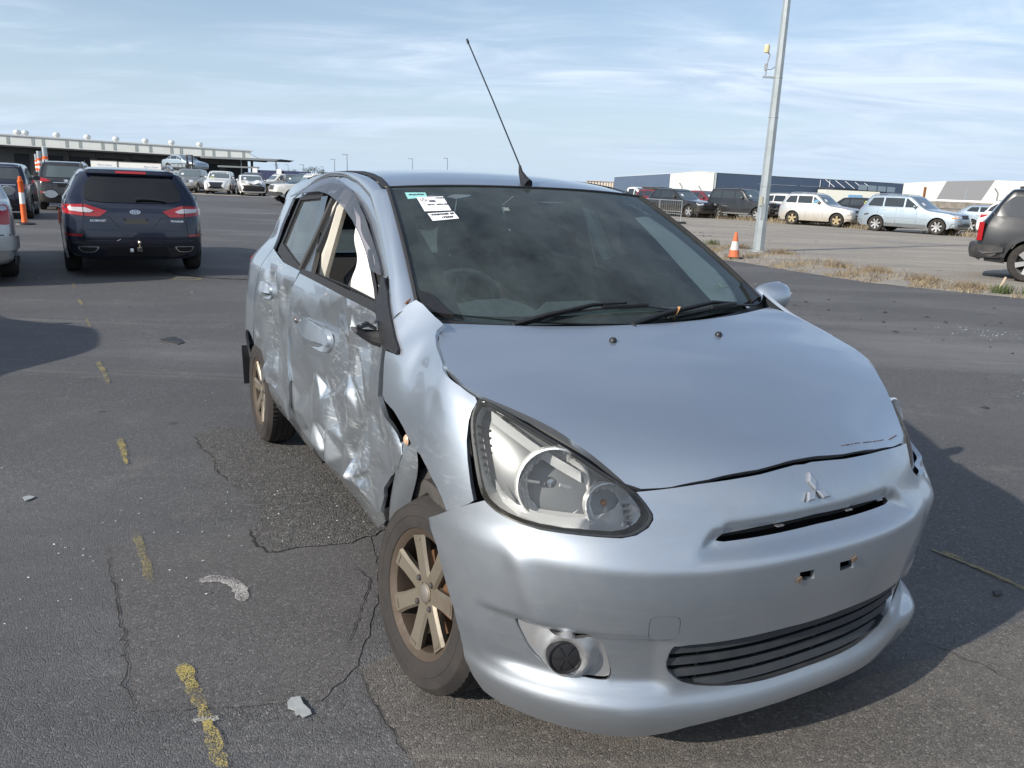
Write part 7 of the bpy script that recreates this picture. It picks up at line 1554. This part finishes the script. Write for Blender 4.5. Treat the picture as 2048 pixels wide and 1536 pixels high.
c.basic(pillars=(-.18, -1.12), top=.17); c.arches(P_BLK2, .09); c.low_trim(z=.5); c.rails(DTRIM); c.mirrors(CHR); c.decal('side_step', [(-1.0, .36), (.95, .36), (.95, .42), (-1.0, .42)], 1, -1, mat('step_alu', (.30, .31, .30), .4, .6), .08, .3, 0)
c.decal('crash_hole', [(-.88, .45), (.88, .45), (.85, 1.0), (-.85, 1.0)], 0, 1, DARK, .012, .12, 0); c.sticker()
for a in range(16):
    MB().box((2.35+.25*random.random(), random.uniform(-.8, .8), random.uniform(.45, 1.05)), (random.uniform(.1, .35), random.uniform(.1, .4), random.uniform(.05, .2)), Matrix.Rotation(random.uniform(-.7, .7), 3, 'X') @ Matrix.Rotation(random.uniform(-.5, .5), 3, 'Z')).build('broken_part', DTRIM, c.root)
c = Car('suv', 'white SUV seen beyond the lamp post, just left of the dusty silver SUV', (17.3, 50.3), -60, L=4.6, W=1.82, H=1.66, wb=2.65, nose=.98, cowl=1.10, xc=.8, xh=.15, xr=-1.6, tail=1.1, clr=.25, wr=.35, col=P_WHITE, group=G_R)
c.basic(pillars=(-.1, -1.05)); c.lamps(front=((.86, .9), (.55, .9), (.5, .76), (.86, .76))); c.box_front('grille', -.4, .4, .62, .85, DTRIM); c.sticker()
c = Car('suv', 'silver SUV with a mud splashed flank and roof rails, right of the lamp post', from_wheels((15.75, 42.9), -46, 1.75), -46, L=4.25, W=1.76, H=1.70, wb=2.49, nose=.98, cowl=1.12, xc=.68, xh=.10, xr=-1.55, tail=1.1, xt=-1.98, clr=.27, wr=.355, col=P_SILD, group=G_R, spokes=5, rim='tan')
c.basic(pillars=(-.12, -1.0), top=.15); c.rails(CHR); c.lamps(front=((.80, .92), (.50, .93), (.48, .78), (.80, .76)), rear=((.74, 1.10), (.64, 1.10), (.64, .84), (.74, .84))); c.box_front('grille', -.40, .40, .76, .88, DTRIM); c.box_front('bumper', -.84, .84, .44, .72, P_SILD, .05); c.box_front('bumper_grille', -.50, .50, .46, .52, DARK, .065, 0); c.box_front('bumper_grille', -.50, .50, .58, .64, DARK, .065, 0); c.arches(P_SILD, .07); c.low_trim(P_SILD, z=.40, rear=False); c.sticker()
for j in range(3): c.decal('window_writing', [(-.02-.04*j, 1.33-.07*j), (.28-.05*j, 1.33-.07*j), (.28-.05*j, 1.365-.07*j), (-.02-.04*j, 1.365-.07*j)], 1, -1, LBLUE, .012, .1, 0)
c = Car('sedan', 'black car with yellow writing on its side window, between two silver SUVs', (20.4, 46.3), -52, L=4.5, W=1.78, H=1.60, wb=2.65, nose=.92, cowl=1.08, xc=.8, xh=.15, xr=-1.45, tail=1.05, clr=.24, wr=.33, col=P_BLACK, group=G_R)
c.basic(pillars=(-.1, -1.0)); c.lamps(front=((.84, .85), (.54, .85), (.5, .72), (.84, .72))); c.sticker()
for j, (a, b) in enumerate(((.22, .62), (.18, .60))): c.decal('window_writing', [(a-.3, 1.36-.09*j), (b-.3, 1.36-.09*j), (b-.3, 1.40-.09*j), (a-.3, 1.40-.09*j)], 1, -1, YEL, .012, .1, 0)
c = Car('suv', 'ice blue estate SUV with grey lower cladding and orange lamp corners', from_wheels((18.35, 38.1), -49, 1.87), -49, L=4.80, W=1.90, H=1.76, wb=2.86, nose=1.0, cowl=1.14, xc=.85, xh=.18, xr=-1.75, tail=1.12, xt=-2.22, clr=.28, wr=.37, col=P_BLUEGREY, group=G_R, spokes=7, split=False)
c.basic(pillars=(-.10, -1.10), top=.15); c.rails(CHR); c.low_trim(mat('grey_cladding', (.11, .125, .13), .5, dirt=((.2, .18, .15), .4, 6)), z=.56); c.arches(P_BLUEGREY, .06); c.decal('sill_trim', [(-1.0, .30), (1.0, .30), (1.0, .44), (-1.0, .44)], 1, -1, MATS['grey_cladding'], .012, .3, 0)
c.lamps(front=((.86, .92), (.50, .92), (.46, .80), (.86, .76)), rear=((.74, 1.3), (.66, 1.3), (.66, .95), (.78, .95))); c.box_front('grille', -.36, .36, .76, .93, DTRIM); c.box_front('fog_light', -.66, -.40, .52, .58, CHR, .016); c.box_front('fog_light', .40, .66, .52, .58, CHR, .016)
for sd in (-1, 1): c.decal('indicator', [(sd*.88, .86), (sd*.80, .84), (sd*.80, .77), (sd*.89, .78)], 0, 1, ORANGE_L, .016, .06, 0)
c.decal('window_trim', [(-1.9, 1.155), (.55, 1.155), (.55, 1.175), (-1.9, 1.175)], 1, -1, CHR, .010, .3, 0); c.decal('dent', [(-2.0, .80), (-1.8, .86), (-1.72, .80), (-1.95, .74)], 1, -1, DTRIM, .006, .06, 0); c.sticker(); c.decal('side_moulding', [(-1.1, .70), (1.0, .70), (1.0, .735), (-1.1, .735)], 1, -1, P_BLUEGREY, .02, .3, 0)
c = Car('suv', 'white SUV with red wrap-round tail lamps and black and silver wheels', from_wheels((22.15, 34.35), -45, 1.81), -45, L=4.69, W=1.83, H=1.68, wb=2.67, nose=.98, cowl=1.12, xc=.75, xh=.1, xr=-1.62, tail=1.08, xt=-2.12, clr=.26, wr=.355, col=P_WHITE, group=G_R, spokes=8, split=True)
c.windows((-.1, -1.02), top=.15, x_rear=(-1.98, -1.6)); c.glass(); c.wheels(); c.mirrors(); c.seams((.6, -.42, -1.25)); c.handles(); c.rails(CHR); c.low_trim(z=.48)
for sd in (-1, 1):
    c.decal('tail_light', [(sd*.76, 1.03), (sd*.50, 1.02), (sd*.54, .93), (sd*.76, .90)], 0, -1, TAILR, .012, .06); c.decal('tail_light', [(-2.16, .88), (-2.15, 1.03), (-1.80, 1.05), (-1.95, .96)], 1, sd, TAILR, .012, .06)
for j in range(2): c.decal('window_writing', [(-1.35-.06*j, 1.22+.12*j), (-1.12-.06*j, 1.22+.12*j), (-1.12-.06*j, 1.30+.12*j), (-1.35-.06*j, 1.30+.12*j)], 1, -1, YEL, .012, .06, 1)
c = Car('suv', 'charcoal black SUV cut off by the right edge, nearest in its row', (11.62, 15.46), -32, L=4.74, W=1.85, H=1.82, wb=2.85, nose=1.05, cowl=1.20, xc=.80, xh=.32, xr=-1.80, tail=1.15, xt=-2.24, clr=.34, wr=.385, col=car_paint('soot_black_paint', (.008, .009, .011), .3, .3, .10, (.10, .10, .095)), group=G_R, spokes=6, roofw=.80, belt=1.20)
c.windows((-.18, -1.12), top=.17, x_rear=(-2.12, -1.82), m=mat('dusty_side_glass', (.045, .05, .055), .14, spec=.8)); c.glass(); c.wheels(.25); c.mirrors(); c.arches(P_BLK2, .09); c.handles(); c.seams(); c.rails(mat('dark_rail', (.05, .05, .052), .4, .5))
for sd in (-1, 1): MB().box((-2.275, sd*.825, .94), (.09, .11, .36)).build('tail_light', TAILR, c.root)
c.box_rear('bumper', -.90, .90, .44, .68, DTRIM, .09); c.decal('bumper_corner', [(-2.34, .42), (-2.34, .68), (-1.95, .66), (-1.93, .50), (-2.1, .42)], 1, -1, DTRIM, .05, .08, 1)
bar = MB().box((0, 0, 0), (.30, 1.25, .09)).build('warning_light_bar', mat('amber_plastic', (.72, .36, .02), .35, coat=.5)); bar.location = (24.6, 34.4, 1.83); bar.rotation_euler = (0, 0, R(-45)); tag(bar, 'long amber warning bar on the roof of the white SUV at the right edge', 'light bar')
# background rows on the right
for nm, lb, loc, hd, kw in (
    ('pickup', 'white pick-up at the left end of the right-hand row, by the windscreen edge', (9.2, 60.2), -52, dict(L=5.0, H=1.75, cowl=1.12, nose=1.0, wr=.37, clr=.35, col=P_WHITE, xr=-.9, deck=(-1.2, 1.05))),
    ('hatchback', 'dark red car behind the kidney grille SUV, under a black roof rack', (10.2, 57.8), -55, dict(L=4.4, H=1.62, cowl=1.08, nose=.95, col=P_RED)),
    ('suv', 'dark red SUV showing between the two black SUVs', (12.9, 54.8), -55, dict(L=4.5, H=1.66, cowl=1.1, nose=.95, wr=.35, col=P_RED)),
    ('hatchback', 'white hatchback behind the dusty silver SUV with a broken flank', (19.2, 51.4), -52, dict(L=4.2, H=1.55, col=P_WHITE)),
    ('sedan', 'pale blue grey sedan bonnet beyond the ice blue SUV', (25.6, 42.2), -50, dict(L=4.6, H=1.46, col=P_BLUEGREY)),
    ('utility_truck', 'dark grey cab chassis with a white ladder frame beyond the white SUV', (27.4, 42.0), -50, dict(L=5.0, H=1.74, cowl=1.12, nose=1.0, wr=.37, clr=.36, col=P_DGREY, xr=-.6, deck=(-.95, 1.0)))):
    c = Car(nm, lb, loc, hd, group=G_R, **kw); c.basic(pillars=((-.1, -1.0) if not kw.get('deck') else (-.1,)), **(dict(x_rear=(kw['xr']-.1, kw['xr']-.05)) if kw.get('deck') else {})); c.lamps(front=((.8, .84), (.52, .84), (.5, .70), (.8, .70))); c.box_front('grille', -.38, .38, .56, .76, DTRIM); c.sticker()
    if 'roof rack' in lb:
        MB().box((-.55, 0, 1.74), (1.9, 1.2, .06)).box((-.55, .55, 1.68), (1.7, .04, .12)).box((-.55, -.55, 1.68), (1.7, .04, .12)).build('roof_rack', DTRIM, c.root)
    if 'ladder' in lb:
        for y in (-.5, .5): MB().tube([(-.75, y, 1.0), (-.9, y, 1.95)], .04, 6).build('rack_post', WHITE, c.root)
        for z in (1.3, 1.6, 1.9): MB().tube([(-.8, -.5, z), (-.8, .5, z)], .03, 6).build('rack_bar', WHITE, c.root)

c = Car('sedan', 'dark sedan standing beyond the left edge, its shadow reaching onto the asphalt', (-6.65, 5.15), 120, L=4.6, W=1.8, H=1.45, wb=2.7, nose=.78, cowl=.98, xc=.85, xh=.15, xr=-1.05, deck=(-1.6, 1.02), clr=.20, wr=.32, col=P_DGREY, group=G_L)
c.basic(pillars=(-.05, -.95), x_rear=(-1.35, -1.0))
# ---------------------------------------------------------------- lamp post with sensor
pp = GP['pole']; lp = empty('lamp_post', (pp[0], pp[1], 0), label='tall tapered galvanised pole with a small sensor bracket, rising out of the frame', cat='lamp post')
PG = mat('pole_galvanised', (.33, .37, .385), .5, .35, noise=(2.5, .12), dirt=((.25, .26, .25), .3, 4)); rad = lambda z: .150-.0088*z
pole = MB().lathe([(rad(0)+.0, 0)]+[(rad(z), z) for z in (1.0, 2.3, 3.4, 5, 7, 9, 10)]+[(0, 10)], 8).build('pole', PG, lp, 20)
for z in (1.70, 3.42, 4.38): MB().lathe([(rad(z)+.003, z-.012), (rad(z)+.010, z-.012), (rad(z)+.010, z+.012), (rad(z)+.003, z+.012)], 8).build('strap', GALV, lp, 20)
MB().box((-.02, -rad(1.1)-.004+.012, 1.05), (.11, .012, .42)).build('hatch', PG, lp)
MB().box((-.105, -.10, 1.32), (.06, .08, .24)).build('junction_box', mat('junction_cream', (.42, .41, .33), .6), lp); 
MB().box((.12, .02, 1.34), (.05, .08, .20)).build('junction_box', mat('junction_green', (.16, .21, .17), .6), lp)
br = MB().box((-.24, 0, 4.38), (.30, .035, .05)).tube([(-.33, 0, 4.38), (-.31, 0, 4.72), (-.27, 0, 4.92), (-.33, 0, 4.97)], .018, 6).build('bracket', GALV, lp)
MB().lathe([(0, 0), (.062, 0), (.066, .02), (.066, .17), (.058, .19), (0, .19)], 14, (-.36, 0, 4.96)).build('sensor', mat('aged_cream', (.62, .52, .30), .5), lp)
MB().box((-.345, 0, 4.62), (.05, .07, .16)).build('camera_unit', mat('camera_grey', (.35, .35, .36), .4), lp); MB().tube([(-.32, 0, 4.57), (-.2, 0, 4.56), (-.10, 0, 4.64)], .008, 5).build('cable', BLK, lp)
MB().lathe([(0, 0), (.24, 0), (.24, .03), (.15, .04)], 10).build('base_plate', PG, lp)
# ---------------------------------------------------------------- cone and bollard
k = GP['cone']; cn = empty('traffic_cone', (k[0], k[1], 0), label='faded orange and white traffic cone on a black base beside the lamp post', cat='traffic cone'); CO = mat('faded_orange', (.62, .13, .04), .6, dirt=((.30, .14, .08), .5, 12)); CWH = mat('dirty_white_band', (.62, .60, .55), .5, dirt=((.25, .23, .2), .5, 14))
MB().box((0, 0, .02), (.34, .34, .04)).build('base', BLK, cn); MB().lathe([(.135, .04), (.12, .06), (.102, .20)], 20).build('lower_cone', CO, cn, 50); MB().lathe([(.104, .20), (.069, .40)], 20).build('reflective_band', CWH, cn, 50); MB().lathe([(.068, .40), (.032, .60), (.022, .61), (.018, .58)], 20).build('upper_cone', CO, cn, 50)
k = GP['bollard']; bo = empty('bollard', (k[0], k[1], 0), label='tall orange bollard with a white band on a flat black base at the far left', cat='bollard'); MB().lathe([(0, 0), (.26, 0), (.24, .04), (.10, .06), (0, .06)], 20).build('base', BLK, bo); MB().lathe([(.075, .05), (.066, .09), (.064, .52)], 16).build('lower_tube', ORANGE, bo); MB().lathe([(.0635, .52), (.061, .80)], 16).build('white_band', REFW, bo); MB().lathe([(.061, .80), (.062, 1.04), (.068, 1.05), (.066, 1.10), (.045, 1.12), (.044, 1.18), (.02, 1.20), (0, 1.20)], 16).build('upper_tube', ORANGE, bo)
# ---------------------------------------------------------------- wire fence panel in front of the kidney grille SUV
fp = empty('mesh_fence', (0, 0, 0), label='temporary wire mesh fence panel standing before the black kidney grille SUV', cat='fence panel'); a, b = Vector((6.40, 43.2, 0)), Vector((7.80, 38.4, 0)); top = 1.08
MB().tube([a+Vector((0, 0, .05)), a+Vector((0, 0, top)), b+Vector((0, 0, top)), b+Vector((0, 0, .05))], .022, 6).build('frame', GALV, fp); MB().tube([a+Vector((0, 0, .45)), b+Vector((0, 0, .45))], .016, 5).build('rail', GALV, fp)
m_ = a.lerp(b, .52); MB().tube([m_+Vector((0, 0, .05)), m_+Vector((0, 0, top))], .018, 6).build('upright', GALV, fp)
for i in range(1, 22): p = a.lerp(b, i/22); MB().tube([p+Vector((0, 0, .1)), p+Vector((0, 0, top))], .004, 4).build('wire', GALV, fp, None)
for p in (a, b): MB().box(p+Vector((0, 0, .05)), (.5, .22, .10)).build('foot', BLK, fp)
# ---------------------------------------------------------------- dry grass
GRASS = [mat('dry_grass', (.33, .265, .17), .9, noise=(1.5, .25)), mat('dry_grass_dark', (.20, .155, .10), .9, noise=(1.5, .3)), mat('green_weed', (.07, .10, .03), .9)]
def blades(name, pts, m, hmin, hmax, w, lean=.5):
    n = len(pts); h = rng.uniform(hmin, hmax, n); a = rng.uniform(0, 2*math.pi, n); l = rng.normal(0, lean, (n, 2))*h[:, None]; P = np.array(pts); dx = np.stack([np.cos(a), np.sin(a)], 1)*w/2
    v = np.zeros((n, 5, 3)); v[:, 0, :2] = P-dx; v[:, 1, :2] = P+dx; v[:, 2, :2] = P+dx*.7+l*.4; v[:, 3, :2] = P-dx*.7+l*.4; v[:, 2, 2] = v[:, 3, 2] = h*.6; v[:, 4, :2] = P+l; v[:, 4, 2] = h
    f = []
    for i in range(n): k = 5*i; f += [(k, k+1, k+2, k+3), (k+3, k+2, k+4)]
    o = pydata(name, v.reshape(-1, 3), f, m, None, None); return tag(o, kind='stuff')
E_, V_ = np.array(polyline(GP['edge'], 60)), np.array(polyline(GP['verge'], 60)); pts = [[], [], []]
for k in range(15000):
    i = int(rng.integers(0, 59)); t = rng.random(); s = rng.beta(1.1, 2.0); p = (E_[i]*(1-t)+E_[i+1]*t)*(1-s)+(V_[i]*(1-t)+V_[i+1]*t)*s
    cl_ = math.sin(i*1.3+t*1.3)+math.sin(i*.61+2)+.6*math.sin(p[0]*7+p[1]*3.1)
    if cl_ < rng.normal(.75, .7): continue
    pts[0 if rng.random() < .72 else 1].append(p+rng.normal(0, .06, 2))
for j, c in enumerate([(7.0, 17.2), (7.5, 16.4), (6.9, 20.6), (7.7, 14.9), (8.1, 13.9), (6.2, 22.2)]):
    for k in range(420): pts[1 if rng.random() < .6 else 0].append(np.array(c)+rng.normal(0, .16, 2))
for c in [(8.25, 13.3), (8.6, 13.0), (5.7, 23.2)]:
    for k in range(120): pts[2].append(np.array(c)+rng.normal(0, .09, 2))
blades('dry_grass', pts[0], GRASS[0], .02, .09, .012, 1.1); blades('dry_grass', pts[1], GRASS[1], .04, .19, .010, .8); blades('weeds', pts[2], GRASS[2], .06, .2, .016, .5)
row = []
for p, q, n in (((8.2, 52.2), (12.0, 48.6), 700), ((13, 47.6), (16.5, 43), 900), ((16.4, 43.2), (18.2, 40), 800), ((19.4, 38.0), (22.4, 33.8), 900), ((11.3, 50.0), (14.8, 46.6), 600)):
    for k in range(n): row.append(np.array(p)+(np.array(q)-np.array(p))*rng.random()+rng.normal(0, .22, 2)+np.array([.25, .35]))
blades('dry_grass', row, GRASS[0], .08, .38, .02, .35)
tag(MB().tube([(8.34, 13.55, .0), (8.40, 13.5, .26)], .018, 5).build('stake', mat('pale_stake', (.55, .45, .33), .8)), 'short pale wooden stake in the dry grass at the right', 'stake')
# ---------------------------------------------------------------- litter on the asphalt
def flake(name, pts, z, m, thick, **k):
    c = np.mean(pts, axis=0); o = MB().prism([(p[0]-c[0], p[1]-c[1]) for p in pts], lambda x, y: Vector((x, y, thick)), lambda x, y: Vector((x*1.02, y*1.02, 0))).build(name, m, None, 20); o.location = (c[0], c[1], z); o.rotation_euler = (R(random.uniform(-3, 3)), R(random.uniform(-3, 3)), 0); return tag(o, **k)
PLAST = mat('clear_broken_plastic', (.36, .38, .37), .25, dirt=((.2, .195, .185), .6, 30))
flake('plastic_shard', GP['piece'], .005, PLAST, .0025, label='jagged grey plastic shard on the asphalt in front of the front wheel', cat='plastic shard')
flake('plastic_shard', GP['piece2'], .005, PLAST, .003, label='small white plastic shard lying at the left edge of the asphalt', cat='plastic shard')
flake('trim_piece', GP['piece3'], .006, DTRIM, .010, label='flat dark piece of car trim on the asphalt behind the silver hatchback', cat='car trim')
flake('trim_piece', GP['piece4'], .006, DTRIM, .006, label='small black bit of trim in the shadow right of the silver hatchback', cat='car trim')
lf2 = flake('leaf', [(-1.92, 2.36), (-1.86, 2.38), (-1.84, 2.35), (-1.90, 2.33)], .01, MATS['dead_leaf'], .003, label='small curled dead leaf on the asphalt at the left', cat='leaf')
def bits(name, n, xr_, yr_, s0, s1, m, pull=None):
    v = []; f = []
    for k in range(n):
        x, y = rng.uniform(*xr_), rng.uniform(*yr_)
        if pull is not None and rng.random() < .5: x, y = np.array(pull[int(rng.integers(len(pull)))])+rng.normal(0, .25, 2)
        s_ = rng.uniform(s0, s1)*(1+.06*y); a = rng.uniform(0, 6.28); b = len(v); h_ = s_*rng.uniform(.15, .5)
        q = [(x+s_*math.cos(a+t)*r_, y+s_*math.sin(a+t)*r_) for t, r_ in ((0, 1), (1.7, .6), (3.2, .9), (4.6, .5))]; v += [(*p, .0045) for p in q]+[(x, y, .0045+h_)]; f += [(b, b+1, b+4), (b+1, b+2, b+4), (b+2, b+3, b+4), (b+3, b, b+4)]
    return tag(pydata(name, v, f, m, None, None), kind='stuff')
bits('glass_crumbs', 190, (-4, 3.2), (1.2, 9), .002, .006, mat('glass_crumb', (.70, .74, .72), .15, coat=.6), [(-1.35, 3.0), (-.9, 3.3), (-1.6, 2.6), (-3.9, 14)])
bits('glass_crumbs', 280, (-8, 9), (5, 24), .003, .008, MATS['glass_crumb'], [(4.5, 6), (5.5, 9), (-3.5, 13)])
bits('gravel', 420, (-4, 6), (1.2, 14), .003, .009, mat('loose_stone', (.10, .095, .09), .9))
bits('debris', 45, (3.5, 14), (22, 40), .006, .022, DTRIM, [(7, 30), (8, 33), (6.5, 28)])
bits('debris', 60, (2.5, 7), (4, 12), .008, .03, DTRIM)
